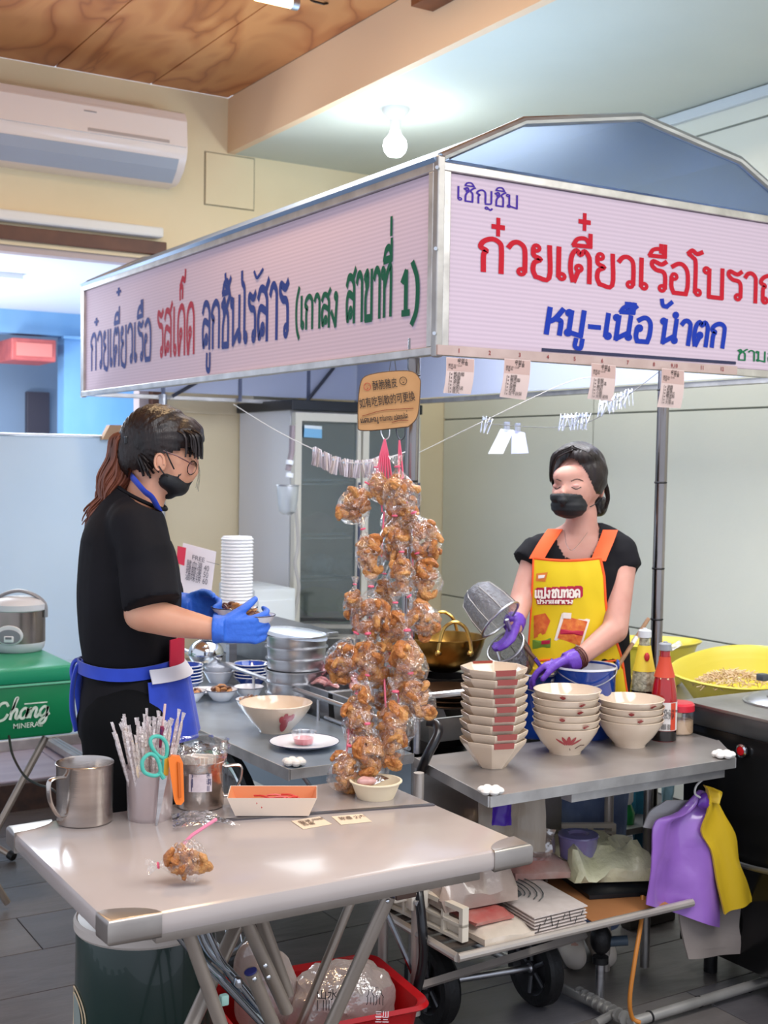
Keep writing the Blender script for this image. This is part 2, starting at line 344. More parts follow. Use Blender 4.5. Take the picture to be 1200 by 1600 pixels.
t = thing('sliding_track', 'pale metal floor track running back past the green box', 'track', (1.75, 5.8, .118))
b = B(); p0, p1 = at(56, 1148, Z=.13), at(150, 1206, Z=.13); dn = (p1 - p0).normalized(); sd = V((dn.y, -dn.x, 0)) * .03
b.prism([p0 - sd, p0 + sd, p1 + sd, p1 - sd], (0, 0, .03)); b.go('track_bar', alu, t, smooth=False)
b = B(); [b.prism([p0 - sd * .5 + sd * k, p0 - sd * .4 + sd * k, p1 - sd * .4 + sd * k, p1 - sd * .5 + sd * k], (0, 0, .036)) for k in (0, .6)]; b.go('track_lip', chrome, t, smooth=False)
# air conditioner
ax0, ax1 = .72, at(288, 200, Y=5.8).x; az1 = at(285, 172, Y=5.8).z; az0 = at(270, 290, Y=5.9).z
t = thing('air_conditioner', 'white wall mounted air conditioner with glossy curved front', 'air conditioner', (1.3, BACK, az0))
H_ = az1 - az0
prof = [(BACK, az1), (5.84, az1), (5.79, az1 - .02), (5.765, az1 - .06), (5.755, az0 + H_ * .42), (5.765, az0 + H_ * .31), (5.80, az0 + H_ * .16), (5.86, az0 + .01), (5.9, az0), (BACK, az0)]
b = B(); b.prism([V((ax0, y, z)) for y, z in prof], (ax1 - ax0, 0, 0)); b.go('housing', mat('glossy_white_plastic', '#ecdfd8', .12, coat=.5), t, smooth=True)
b = B(); pf = [(5.751, az0 + H_ * .44), (5.762, az0 + H_ * .305), (5.759, az0 + H_ * .30), (5.748, az0 + H_ * .43)]
b.prism([V((ax0 + .01, y, z)) for y, z in [(5.750, az1 - .06), (5.745, az1 - .07), (5.742, az0 + H_ * .45), (5.755, az0 + H_ * .45)]], (ax1 - ax0 - .02, 0, 0)); b.go('front_panel', MT['glossy_white_plastic'], t, smooth=False)
b = B(); b.prism([V((ax0 + .03, y, z)) for y, z in [(5.766, az0 + H_ * .285), (5.795, az0 + H_ * .155), (5.856, az0 + H_ * .0), (5.866, az0 + H_ * .03), (5.805, az0 + H_ * .17), (5.776, az0 + H_ * .30)]], (ax1 - ax0 - .07, 0, 0)); b.go('vent_flap', mat('grey_flap', '#a9b0bd', .4), t, smooth=False)
b = B(); b.box2((ax1 - .5, 5.738, az0 + H_ * .47), (ax1 - .1, 5.742, az0 + H_ * .51)); b.go('display_strip', mat('greige_strip', '#b5a7a0', .4), t, smooth=False)
b = B(); b.box2((ax1 - .52, 5.738, az0 + H_ * .72), (ax1 - .46, 5.742, az0 + H_ * .735)); b.go('badge', mat('badge_grey', '#a9a0a0', .4), t, smooth=False)
# ceiling bulb, warm strip lamp
bp = V((2.983, 4.82, LOWC))
t = thing('ceiling_bulb', 'glowing round bulb in white socket on lower ceiling above stall', 'lamp', bp)
B().lathe([(0, 0), (.062, 0), (.06, -.012), (.045, -.03), (.032, -.045), (.026, -.05), (.024, -.1), (0, -.1)], bp, 24).go('socket', white_pl, t)
B().lathe([(0, -.1), (.022, -.1), (.03, -.118), (.049, -.14), (.054, -.165), (.047, -.19), (.03, -.208), (0, -.214)], bp, 24).go('bulb', mat('lit_bulb', '#ffffff', .5, em='#f2fbff', es=9), t)
l = bpy.data.lights.new('ceiling_bulb_light', 'POINT'); l.energy = 8; l.color = (.88, .97, 1); l.shadow_soft_size = .06; o = bpy.data.objects.new('ceiling_bulb_light', l); o.location = bp - V((0, 0, .27)); COL.objects.link(o)
sp = at(436, 0, Z=3.30)
t = thing('warm_strip_lamp', 'warm lit glass tube lamp under the plywood ceiling', 'lamp', (sp.x, sp.y, HIGHC))
B().box2((sp.x - .09, sp.y - .02, HIGHC - .03), (sp.x + .07, sp.y + .03, HIGHC), bev=.004).go('lamp_base', alu, t)
B().cyl(sp + V((-.1, 0, 0)), sp + V((.05, 0, 0)), .022).go('lamp_tube', mat('lit_warm_tube', '#fff2d0', .5, em='#ffdb9a', es=6), t)
B().cyl(sp + V((.05, 0, 0)), sp + V((.08, 0, 0)), .026).go('end_cap', steel, t)
t = thing('ceiling_hook', 'small dark hook screwed in the plywood ceiling near strip lamp', 'hook', at(500, 4, Z=HIGHC))
B().tube([at(486, 0, Z=HIGHC), at(490, 2, Z=HIGHC - .015), at(505, 6, Z=HIGHC - .015), at(512, 5, Z=HIGHC)], .005, 8).go('hook_wire', mat('dark_metal', '#34302e', .4, 1), t)
# ------------------------------------------------------------------ lettering drawn as strokes (x-height 1)
def O(x, y, r=.09): return ('o', x, y, r)
G = {
 'ก': (.74, [[(.12, 0), (.12, .5), (.2, .62), (.03, .72), (.12, .9), (.36, 1), (.57, .9), (.62, .68), (.62, 0)]]),
 'ว': (.6, [[(.03, .82), (.14, .96), (.3, 1), (.46, .88), (.5, .62), (.5, .12)], O(.4, .1)]),
 'ย': (.68, [O(.17, .9), [(.08, .86), (.1, .66), (.3, .56), (.12, .44), (.08, .2), (.16, 0)], [(.16, 0), (.56, 0), (.56, 1)]]),
 'เ': (.34, [[(.1, 1), (.1, .1)], O(.2, .1)]),
 'ต': (.76, [[(.3, .33), (.18, .0)], [(.14, 0), (.06, .4), (.1, .82), (.24, 1), (.36, .86), (.48, 1), (.62, .84), (.65, .6), (.65, 0)], O(.32, .43)]),
 'ด': (.74, [[(.3, .33), (.18, 0)], [(.14, 0), (.06, .4), (.1, .82), (.3, 1), (.5, .98), (.62, .8), (.64, .55), (.64, 0)], O(.32, .43)]),
 'ร': (.58, [[(.52, 1.0), (.36, .9), (.1, .98), (.05, .84), (.2, .7), (.42, .66), (.5, .5), (.5, .12)], O(.4, .1)]),
 'อ': (.72, [O(.17, .55), [(.08, .5), (.08, .2), (.16, 0)], [(.16, 0), (.58, 0)], [(.58, 0), (.64, .3), (.62, .75), (.48, .97), (.3, 1), (.1, .88)]]),
 'โ': (.4, [[(.12, .1), (.12, 1.1), (.02, 1.28), (-.12, 1.38)], [(-.14, 1.4), (.0, 1.52), (.16, 1.42), (.34, 1.5)], O(.22, .1)]),
 'ไ': (.36, [[(.14, .1), (.14, 1.0), (.1, 1.2), (-.04, 1.3), (-.06, 1.5)], O(.24, .1)]),
 'บ': (.74, [O(.05, .9), [(.15, .94), (.15, 0)], [(.15, 0), (.62, 0)], [(.62, 0), (.62, 1)]]),
 'า': (.52, [[(.03, .84), (.12, .97), (.26, 1), (.4, .88), (.42, .66), (.42, 0)]]),
 'ณ': (1.0, [O(.2, .1), [(.12, .1), (.12, .5), (.2, .62), (.03, .72), (.12, .9), (.34, 1), (.52, .9), (.55, .68), (.55, 0)], [(.55, .2), (.8, .1), (.9, .3), (.9, 1)], O(.78, .1)]),
 'ห': (.74, [[(.1, 1), (.1, 0)], [(.1, .45), (.34, .6), (.6, 1)], [(.34, .6), (.56, .55), (.6, .4), (.6, 0)]]),
 'ม': (.76, [O(.05, .9, .08), [(.14, .96), (.14, .12)], [(.14, .12), (.62, 0)], [(.62, 0), (.62, 1)], O(.12, .1)]),
 'น': (.8, [O(.05, .9, .08), [(.14, .96), (.14, 0)], [(.14, .02), (.52, .26)], [(.62, .12), (.62, 1)], O(.64, .13, .08)]),
 'ช': (.72, [O(.24, .74, .07), [(.2, .8), (.06, .9)], [(.06, .9), (.24, 1), (.3, .8), (.14, .45), (.12, 0)], [(.12, 0), (.54, 0)], [(.54, 0), (.54, .6), (.42, .8), (.58, 1), (.7, 1.08)]]),
 'ญ': (1.02, [[(.12, 0), (.12, .5), (.2, .62), (.03, .72), (.12, .9), (.34, 1), (.5, .9), (.54, .68), (.54, .1)], [(.54, 0), (.86, .05), (.9, .3), (.9, 1)], O(.62, -.3, .08), [(.7, -.3), (.85, -.42), (.95, -.3)]]),
 'ล': (.72, [O(.36, .2), [(.27, .2), (.12, .05), (.06, .4), (.2, .62), (.6, .52)], [(.06, .82), (.2, 1), (.44, 1), (.6, .84), (.62, .6), (.62, 0)]]),
 'ส': (.74, [O(.36, .2), [(.27, .2), (.12, .05), (.06, .4), (.2, .62), (.6, .52)], [(.06, .82), (.2, .98), (.44, .96), (.6, .8), (.62, .6), (.62, 0)], [(.5, .9), (.72, 1.12)]]),
 'ง': (.56, [O(.36, .9), [(.45, .88), (.4, .5), (.34, 0)], [(.34, 0), (.2, .2), (.02, .42)]]),
 'ข': (.66, [O(.22, .74, .08), [(.16, .8), (.06, .9)], [(.06, .9), (.24, 1), (.28, .8), (.12, .45), (.12, 0)], [(.12, 0), (.56, 0)], [(.56, 0), (.56, 1)]]),
 'ท': (.76, [O(.08, .9), [(.18, .92), (.18, 0)], [(.2, .6), (.4, .9), (.55, 1), (.64, .9), (.64, 0)]]),
 'ป': (.74, [O(.05, .9), [(.15, .94), (.15, 0)], [(.15, 0), (.62, 0)], [(.62, 0), (.62, 1.4)]]),
 'ะ': (.4, [O(.08, .7, .07), [(.15, .66), (.3, .78)], O(.08, .25, .07), [(.15, .2), (.3, .32)]]),
 '(': (.36, [[(.3, 1.3), (.1, .9), (.06, .45), (.12, 0), (.3, -.3)]]),
 ')': (.36, [[(.04, 1.3), (.24, .9), (.28, .45), (.22, 0), (.04, -.3)]]),
 '1': (.4, [[(.04, .85), (.2, 1.1)], [(.2, 1.1), (.2, 0)], [(.06, 0), (.34, 0)]]),
 '-': (.62, [[(.1, .42), (.5, .42)]]), ' ': (.4, []),
}
MK = {  # marks over or under the letter before them; placed relative to that letter's right end
 'ิ': [[(-.62, 1.16), (-.5, 1.36), (-.25, 1.4), (-.1, 1.18)], [(-.1, 1.17), (-.62, 1.15)]],
 'ี': [[(-.62, 1.16), (-.5, 1.36), (-.25, 1.4), (-.1, 1.18)], [(-.1, 1.17), (-.62, 1.15)], [(-.1, 1.15), (-.1, 1.55)]],
 'ื': [[(-.62, 1.16), (-.5, 1.36), (-.25, 1.4), (-.1, 1.18)], [(-.1, 1.17), (-.62, 1.15)], [(-.1, 1.15), (-.1, 1.55)], [(-.24, 1.3), (-.24, 1.55)]],
 '็': [[(-.5, 1.18), (-.5, 1.4), (-.3, 1.42), (-.3, 1.2)], [(-.5, 1.45), (-.3, 1.6), (-.1, 1.55), (-.05, 1.75)]],
 'ู': [[(-.3, -.15), (-.3, -.45), (-.08, -.5), (-.05, -.15)]],
 'ํ': [('o', -.25, 1.2, .08)],
 '+': [[(-.42, 1.8), (-.12, 1.8)], [(-.27, 1.66), (-.27, 1.94)]],
 'p': [[(-.42, 1.3), (-.12, 1.3)], [(-.27, 1.15), (-.27, 1.45)]],
 't': [[(-.14, 1.68), (-.14, 2.0)]],
 'h': [[(-.95, 1.78), (-.87, 1.55), (-.70, 1.52)], [(-.70, 1.52), (-.5, 1.72)]],
 'k': [[(-.42, 1.55), (-.36, 1.28), (-.2, 1.25)], [(-.2, 1.25), (0, 1.45)]],
}
NS = [0]
def ribbon(b, pts, w, ox, oy, o, nrm, close=False):
    P = pts; n = len(P); L = []; R_ = []; NS[0] += 1; z = nrm * (.0012 + (NS[0] % 40) * .00003)
    for i in range(n):
        d = (P[(i + 1) % n] - P[i - 1]) if close else (P[min(i + 1, n - 1)] - P[max(i - 1, 0)])
        d = d.normalized() if d.length > 1e-9 else V((1, 0, 0)); q = V((-d.y, d.x, 0)) * (w / 2); e = V((0, 0, 0))
        if not close and i == 0: e = -d * w * .3
        if not close and i == n - 1: e = d * w * .3
        for lst, sg in ((L, 1), (R_, -1)): p = P[i] + q * sg + e; lst.append(b.v(o + ox * p.x + oy * p.y + z))
    m = n if close else n - 1
    for i in range(m): b.face([L[i], L[(i + 1) % n], R_[(i + 1) % n], R_[i]])
def stroke(b, st, dx, w, ox, oy, o, nrm, sl=0):
    if st[0] == 'o':
        _, cx, cy, r = st; pts = [V((dx + cx + math.cos(2 * PI * k / 12) * r + sl * (cy + math.sin(2 * PI * k / 12) * r), cy + math.sin(2 * PI * k / 12) * r, 0)) for k in range(12)]; ribbon(b, pts, w * .8, ox, oy, o, nrm, True)
    else: ribbon(b, catmull([(dx + x + sl * y, y, 0) for x, y in st], 4), w, ox, oy, o, nrm)
def letters(b, text, p0, p1, up, nrm, w=.13, sl=0):
    """text along p0 to p1 on a sign face; up = vector of one x-height"""
    tot = sum(G[c][0] + .06 for c in text if c in G); p0, p1, up = V(p0), V(p1), V(up); ox = (p1 - p0) / tot; x = 0
    for c in text:
        if c in G:
            for st in G[c][1]: stroke(b, st, x, w, ox, up, p0, nrm, sl)
            x += G[c][0] + .06
        else:
            for st in MK[c]: stroke(b, st, x - .06, w * .9, ox, up, p0, nrm, sl)
def plain(name, text, m, parent, o, ox, up, size, nrm, bold=0, align='LEFT', world=True, vs=1):
    """small print with the built-in font turned into a mesh lying on a face"""
    c = bpy.data.curves.new('t', 'FONT'); c.body = text; c.size = 1; c.offset = bold; c.resolution_u = 3; c.align_x = align; c.space_line = .8
    t = bpy.data.objects.new('t', c); COL.objects.link(t); dg = bpy.context.evaluated_depsgraph_get(); me = bpy.data.meshes.new_from_object(t.evaluated_get(dg)); bpy.data.objects.remove(t)
    q = B(); q.b.from_mesh(me); o, ox, up = V(o), V(ox).normalized() * size, V(up).normalized() * size * vs
    for v in q.b.verts: v.co = o + ox * v.co.x + up * v.co.y + V(nrm) * .001
    return q.go(name, m, parent, smooth=False, world=world)
# ------------------------------------------------------------------ the food stall
SX0, SX1, SY0, SY1, SZ0, SZ1 = 1.85, 3.33, 2.765, 5.70, 1.79, 2.286
stall = thing('food_stall', 'steel noodle stall cart with lettered white sign boards and pitched glass roof', 'food stall', (1.85, 2.765, 0))
def signmat():
    m = mat('sign_board', '#bfadb9', .6, spec=.15)
    if m.get('done'): return m
    m['done'] = 1; nt = m.node_tree; p = nt.nodes['Principled BSDF']
    tc = nt.nodes.new('ShaderNodeTexCoord'); w = nt.nodes.new('ShaderNodeTexWave'); w.bands_direction = 'Z'; w.inputs['Scale'].default_value = 26; w.inputs['Distortion'].default_value = .3
    nt.links.new(tc.outputs['Object'], w.inputs[0]); r = nt.nodes.new('ShaderNodeValToRGB'); r.color_ramp.elements[0].color = rgb('#b6a5b2'); r.color_ramp.elements[1].color = rgb('#c2b1bd')
    nt.links.new(w.outputs[0], r.inputs[0]); nt.links.new(r.outputs[0], p.inputs['Base Color'])
    p.inputs['Emission Color'].default_value = rgb('#d4bcdc'); p.inputs['Emission Strength'].default_value = .07
    return m
sm = signmat(); inner = mat('sign_inside', '#b9c0d8', .6)
fx, nL, nF = V((1, 0, 0)), V((-1, 0, 0)), V((0, -1, 0))
# front board
pf_ = B().box2((SX0 + .01, SY0, SZ0 + .02), (SX1 - .01, SY0 + .006, SZ1 - .02)).go('sign_panel', sm, stall, smooth=False, label='front sign board with red and blue lettering')
B().box2((SX0 + .01, SY0 + .05, SZ0 + .02), (SX1 - .01, SY0 + .056, SZ1 - .02)).go('sign_backing', inner, stall, smooth=False)
pl_ = B().box2((SX0, SY0 + .01, SZ0 + .02), (SX0 + .006, SY1 - .01, SZ1 - .02)).go('sign_panel', sm, stall, smooth=False, label='long side sign board with blue, red and green lettering')
B().box2((SX0 + .05, SY0 + .06, SZ0 + .02), (SX0 + .056, SY1 - .06, SZ1 - .02)).go('sign_backing', inner, stall, smooth=False)
B().box2((SX0 + .02, SY1 - .05, SZ0 + .03), (SX1 - .02, SY1 - .044, SZ1 - .02)).go('sign_backing', inner, stall, smooth=False)
B().box2((SX1 - .05, SY0 + .06, SZ0 + .02), (SX1 - .044, SY1 - .06, SZ1 - .02)).go('sign_backing', inner, stall, smooth=False)
def rim(x0, x1, y0, y1, z0, z1, t, d):
    """aluminium frame of four bars round a board"""
    out = []
    if y1 - y0 < .1:
        out += [((x0, y0, z0), (x1, y1, z0 + t)), ((x0, y0, z1 - t), (x1, y1, z1)), ((x0, y0, z0 + t), (x0 + t, y1, z1 - t)), ((x1 - t, y0, z0 + t), (x1, y1, z1 - t))]
    else:
        out += [((x0, y0, z0), (x1, y1, z0 + t)), ((x0, y0, z1 - t), (x1, y1, z1)), ((x0, y0, z0 + t), (x1, y0 + t, z1 - t)), ((x0, y1 - t, z0 + t), (x1, y1, z1 - t))]
    for lo, hi in out: B().box2(lo, hi, bev=.002).go('frame_bar', alu, stall, smooth=False)
rim(SX0 + .008, SX1 - .008, SY0 - .012, SY0 + .018, SZ0 - .004, SZ1 + .004, .022, 0)
rim(SX0 - .012, SX0 + .018, SY0 + .012, SY1 - .008, SZ0 - .004, SZ1 + .004, .022, 0)
rim(SX0 + .01, SX1 - .01, SY1 - .03, SY1, SZ0 - .004, SZ1 + .004, .02, 0)
rim(SX1 - .03, SX1, SY0 + .02, SY1 - .02, SZ0 - .004, SZ1 + .004, .02, 0)
for x, y in ((SX0, SY0), (SX1, SY0), (SX0, SY1), (SX1, SY1)): B().box2((x - .012, y - .012, SZ0 - .01), (x + .012, y + .012, SZ1 + .02), bev=.004).go('corner_strip', steel_dull, stall, smooth=False)
for z in (1.84, 2.06, 2.27): B().cyl((SX0 - .008, SY0 - .006, z), (SX0 - .022, SY0 - .02, z), .005, n=10).go('hinge_bolt', chrome, stall)
for x in (2.22, 2.62, 3.0): B().box2((x - .008, SY1 - .058, SZ0), (x + .008, SY1 - .05, SZ1)).go('sign_divider', mat('divider_grey', '#5d6480', .4), stall, smooth=False)
for x in (2.26, 2.98): B().tube([(x + .3 if x < 2.5 else x + .14, SY1 - .1, 1.98), (x, SY1 - .07, 1.80)], .009, 8).go('brace', mat('brace_dark', '#4a4c58', .4, .6), stall)
# sign lettering
def sgn(par, name, col, items, nrm, w=.13, X=None, Y=None):
    b = B()
    for txt, a0, a1, xh, ww, sl in items:
        k = dict(X=X) if X is not None else dict(Y=Y); p0, p1 = at(*a0, **k), at(*a1, **k); letters(b, txt, p0, p1, V((0, 0, xh)), nrm, ww, sl)
    return b.go(name, mat('sign_' + col.strip('#'), col, .6, spec=.1), par, smooth=False)
FY = SY0; LX = SX0
h = lambda y0, y1, px, **k: abs(at(px, y0, **k).z - at(px, y1, **k).z)
sgn(pf_, 'lettering', '#46318f', [('เชิญชิม', (713, 312), (812, 327), h(312, 291, 720, Y=FY), .12, 0)], nF, Y=FY)
sgn(pf_, 'lettering', '#b5202f', [('กวยเตี' + 'ยวเรือโบราณ', (748, 422), (1229, 478), h(422, 371, 760, Y=FY), .15, 0)], nF, Y=FY)
for c in (at(913, 347, Y=FY), at(778, 355, Y=FY)):
    B().prism([c + nF * .0014 + V((x, 0, z)) for x, z in ((-.0225, -.0065), (-.0065, -.0065), (-.0065, -.025), (.0065, -.025), (.0065, -.0065), (.0225, -.0065), (.0225, .0065), (.0065, .0065), (.0065, .025), (-.0065, .025), (-.0065, .0065), (-.0225, .0065))], nF * .0006).go('lettering', MT['sign_b5202f'], pf_, smooth=False)
sgn(pf_, 'lettering', '#20389c', [('หมู-เนืkอ', (849, 520), (1018, 535), h(522, 483, 860, Y=FY), .2, .12), ('นํhาตก', (1030, 535), (1134, 543), h(540, 503, 1060, Y=FY), .2, .12)], nF, Y=FY)
b = B(); p0, p1 = at(846, 546, Y=FY), at(1149, 567, Y=FY); b.prism([p0 + V((0, -.0015, .004)), p1 + V((0, -.0015, .004)), p1 + V((0, -.0015, -.005)), p0 + V((0, -.0015, -.005))], (0, -.001, 0)); b.go('underline', mat('sign_20389c_dark', '#1d2147', .4), pf_, smooth=False)
sgn(pf_, 'lettering', '#1f6b45', [('ชามละ', (1151, 562), (1225, 568), h(562, 546, 1160, Y=FY), .13, 0)], nF, Y=FY)
k = dict(X=LX)
sgn(pl_, 'lettering', '#2f3f83', [('ก+วยเตียวเรือ', (142, 578), (238, 561), h(578, 524, 150, **k), .17, 0)], nL, **k) if False else None
def lw(col, txt, a0, a1, ytop, px, w=.14): return sgn(pl_, 'lettering', col, [(txt, a0, a1, h(a0[1], ytop, a0[0], **k), w, 0)], nL, **k)
lw('#2f3f83', 'กวยเตียวเรือ', (142, 578), (238, 560), 524, 150)
for x_, y_, s_ in ((151, 503, .018), (186, 456, .018)):
    c = at(x_, y_, X=LX); B().prism([c + nL * .0014 + V((0, -a * s_ * 1.6, z_ * s_)) for a, z_ in ((-1, -.3), (-.35, -.3), (-.35, -1), (.35, -1), (.35, -.3), (1, -.3), (1, .3), (.35, .3), (.35, 1), (-.35, 1), (-.35, .3), (-1, .3))], nL * .0006).go('lettering', MT['sign_2f3f83'], pl_, smooth=False)
lw('#a82a3f', 'รสเด็ด', (246, 558), (306, 550), 488, 250)
lw('#2f3f83', 'ลูกชิkนไร', (316, 545), (402, 532), 477, 320, .16)
lw('#2f3f83', 'สาร', (402, 532), (453, 524), 452, 410, .16)
b = B(); letters(b, 'h', at(404, 470, X=LX), at(404.1, 470, X=LX), V((0, 0, .045)), nL, .2) if 0 else b.tube(catmull([at(x, y, X=LX - .002) for x, y in ((397, 424), (401, 434), (405, 430), (411, 420))], 4), .006, 6, ra=.3); b.go('lettering', MT['sign_2f3f83'], pl_)
lw('#1f5a45', '(เกาสง', (462, 514), (530, 508), 466, 470, .18)
lw('#1f5a45', 'สาขาทีt', (541, 504), (615, 490), 434, 545, .18)
lw('#1f5a45', '1)', (628, 490), (658, 486), 432, 630, .18)
# roof
gb = [(1.86, 2.305), (2.13, 2.44), (2.555, 2.518), (2.97, 2.45), (3.14, 2.37), (3.32, 2.30)]
for y in (SY0 + .01, SY1 - .02): B().tube([V((x, y, z)) for x, z in gb], .014, 10).go('roof_tube', steel, stall)
roofm = mat('roof_sheet_steel', '#8fa3bd', .5, .8, bump=.2, bs=6)
for (xa, za), (xb, zb) in zip(gb, gb[1:]):
    B().prism([(xa, SY0 + .02, za), (xb, SY0 + .02, zb), (xb, SY0 + .02, zb + .006), (xa, SY0 + .02, za + .006)], (0, SY1 - SY0 - .05, 0)).go('roof_sheet', roofm, stall, smooth=False)
B().prism([V((x, SY0 + .012, z)) for x, z in gb], (0, .003, 0)).go('gable_glass', film('blue_glass', '#cfe0f5', .07, .22, 0, 1, '#b4c6da'), stall, smooth=False)
B().prism([(SX0 - .008, SY0, 2.285), (SX0 - .02, SY0, 2.30), (SX0 + .03, SY0, 2.325), (SX0 + .03, SY0, 2.30)], (0, SY1 - SY0, 0)).go('eave_strip', roofm, stall, smooth=False)
b = B(); 
for y in (3.6, 4.5): b.tube([V((x, y, z - .02)) for x, z in gb], .012, 8)
b.go('roof_rib', steel, stall)
B().box2((SX0 + .06, SY0 + .06, 2.255), (SX1 - .06, SY0 + .08, 2.285)).go('cross_bar', steel, stall, smooth=False)
b = B(); b.tube([(2.9, 3.2, 2.3), (2.95, 3.2, 2.36), (3.0, 3.3, 2.30), (3.05, 3.3, 2.36), (2.8, 3.4, 2.42)], .02, 8); b.go('spare_bracket', mat('slate_blue_metal', '#5c6c93', .35, .5), stall)
B().box2((2.98, 3.15, 2.29), (3.03, 3.2, 2.37)).go('red_bundle', mat('dark_red_cloth', '#8a2432', .6), stall)
# posts
postm = mat('dark_chrome_post', '#a29c9a', .22, 1, var='#7d7876', vs=3)
for x, y, z0, nm in ((1.855, 2.90, .3, 0), (2.785, 2.90, .3, 1), (2.15, 5.5, .3, 2), (3.24, 5.5, .3, 3)):
    o = B().cyl((x, y, z0), (x + .012, y, 1.80 if nm > 1 else 1.84), .0185, n=18).go('post', postm if nm < 2 else steel, stall)
    b = B(); [b.lathe([(.0192, z - .003), (.0205, z), (.0192, z + .003)], (x + .01 * (z - .3) / 1.5, y, 0), 16) for z in (1.74, 1.45, 1.18, 1.02)]; b.go('post_ring', mat('ring_dark', '#2a2a2c', .4, .6), o)
# front bench
fb = [(1.742, 2.35), (2.556, 2.35), (2.68, 2.53), (2.70, 2.76), (1.80, 2.76)]
B().prism([(x, y, .712) for x, y in fb], (0, 0, .008)).go('front_counter_top', mat('counter_steel', '#bcb6b3', .34, .72, var='#a39d9a', vs=6, bump=.05, bs=14), stall, smooth=False)
def lip(p, q, z, hgt=.026, t=.004, m=alu): 
    d = (V(q) - V(p)).normalized(); n_ = V((d.y, -d.x)) * t
    return B().prism([(p[0], p[1], z), (q[0], q[1], z), (q[0] + n_.x, q[1] + n_.y, z), (p[0] + n_.x, p[1] + n_.y, z)], (0, 0, -hgt)).go('counter_lip', m, stall, smooth=False)
lip(fb[0], fb[1], .721); lip(fb[4], fb[0], .721); lip(fb[1], fb[2], .721)
B().box2((2.0, 2.36, .67), (2.53, 2.40, .69)).go('counter_brace', alu, stall, smooth=False)
def bumper(x, y, z, rz):
    b = B(); M = Matrix.Rotation(rz, 3, 'Z')
    for k in range(6): t = 2 * PI * k / 6; b.sph(V((x, y, z)) + M @ V((math.cos(t) * .02, math.sin(t) * .02, 0)), (.0125, .0125, .009), 10, 6)
    b.sph((x, y, z + .001), (.014, .014, .009), 10, 6)
    t = thing('corner_guard', '', 'corner guard', (x, y, z - .009), 0, 'flower shaped corner guards')
    b.go('guard_body', white_pl, t); return t
for (x, y, z), l in (((1.758, 2.367, .73), 'white flower shaped guard on the front counter corner below octagonal bowls'), ((2.535, 2.37, .73), 'white flower shaped guard on the counter corner beside black stove'), ((1.478, 2.835, .73), 'white flower shaped guard on the side counter corner by hanging snack bags')):
    bumper(x, y, z, .3)['label'] = l
# side bench
lb = [(1.448, 2.80), (1.82, 2.80), (1.82, 4.75), (1.40, 4.75)]
B().prism([(x, y, .712) for x, y in lb], (0, 0, .008)).go('side_counter_top', mat('steel_counter', '#b4bfca', .3, .75, var='#97a2ad', vs=7, bump=.06, bs=14), stall, smooth=False)
lip(lb[0], lb[1], .721); lip(lb[3], lb[0], .721, .03)
# body: frame, well floor, sides
B().box2((1.84, 2.78, .42), (2.32, 2.79, .70)).go('body_panel', steel_dull, stall, smooth=False)
B().box2((1.83, 2.79, .42), (1.84, 5.0, .70)).go('body_panel', mat('steel_bluish', '#c6d8e4', .4, .35), stall, smooth=False)
B().box2((1.84, 2.79, .64), (2.32, 5.0, .65)).go('well_floor', mat('dark_well_steel', '#55565a', .3, 1), stall, smooth=False)
B().box2((2.31, 2.79, .42), (2.32, 5.0, .74)).go('body_panel', steel_dull, stall, smooth=False)
B().tube([(1.80, 4.6, .725), (1.80, 4.6, .79), (1.80, 2.86, .79), (1.80, 2.84, .78), (1.80, 2.84, .725)], .0075, 10).go('rail', steel, stall)
for y in (3.3, 3.75, 4.2): B().cyl((1.80, y, .72), (1.80, y, .788), .005, n=8).go('rail_post', steel, stall)
B().tube([(1.825, 3.3, .727), (1.825, 2.83, .727)], .006, 8).go('edge_bead', steel, stall)
for x, y, z in ((1.83, 2.80, .70), (2.30, 2.80, .70), (2.60, 2.72, .712)): B().cyl((x, y, .012), (x, y, z), .014).go('frame_leg', steel_dull, stall)
B().tube([(1.83, 2.80, .72), (1.83, 2.80, .84), (1.83, 2.795, .87), (1.86, 2.79, .875), (2.05, 2.79, .875), (2.05, 2.80, .86)], .009, 8).go('guard_rail', steel, stall)
# wheels under the cart
def spoke_wheel(c, r, par=None):
    w = B(); w.tube([V(c) + V((0, math.cos(2 * PI * k / 40) * (r - .017), math.sin(2 * PI * k / 40) * (r - .017))) for k in range(40)], .019, 10, True); o = w.go('tyre', black_rub, par)
    w = B(); w.tube([V(c) + V((0, math.cos(2 * PI * k / 40) * (r - .044), math.sin(2 * PI * k / 40) * (r - .044))) for k in range(40)], .012, 8, True); w.go('wheel_rim', chrome, par)
    w = B(); w.cyl(V(c) - V((.035, 0, 0)), V(c) + V((.035, 0, 0)), .018, n=14)
    for k in range(28): t = 2 * PI * k / 28; w.tube([V(c) + V((.03 * (-1) ** k, math.cos(t + .4) * .016, math.sin(t + .4) * .016)), V(c) + V((0, math.cos(t) * (r - .05), math.sin(t) * (r - .05)))], .0013, 4)
    w.go('hub_and_spokes', chrome, par)
spoke_wheel((1.52, 3.40, .335), .335, stall)
for nm, y0 in (('front', 0), ):
    B().tube([(1.52, 3.40, .335), (1.84, 3.40, .40)], .012, 8).go('axle', steel_dull, stall)
# left lower lattice, folding strut seen beneath
b = B(); b.tube([(1.70, 2.98, .70), (1.75, 2.95, .36)], .008, 8); b.tube([(1.55, 3.0, .70), (1.75, 2.95, .40)], .006, 8); b.go('bench_strut', steel, stall)
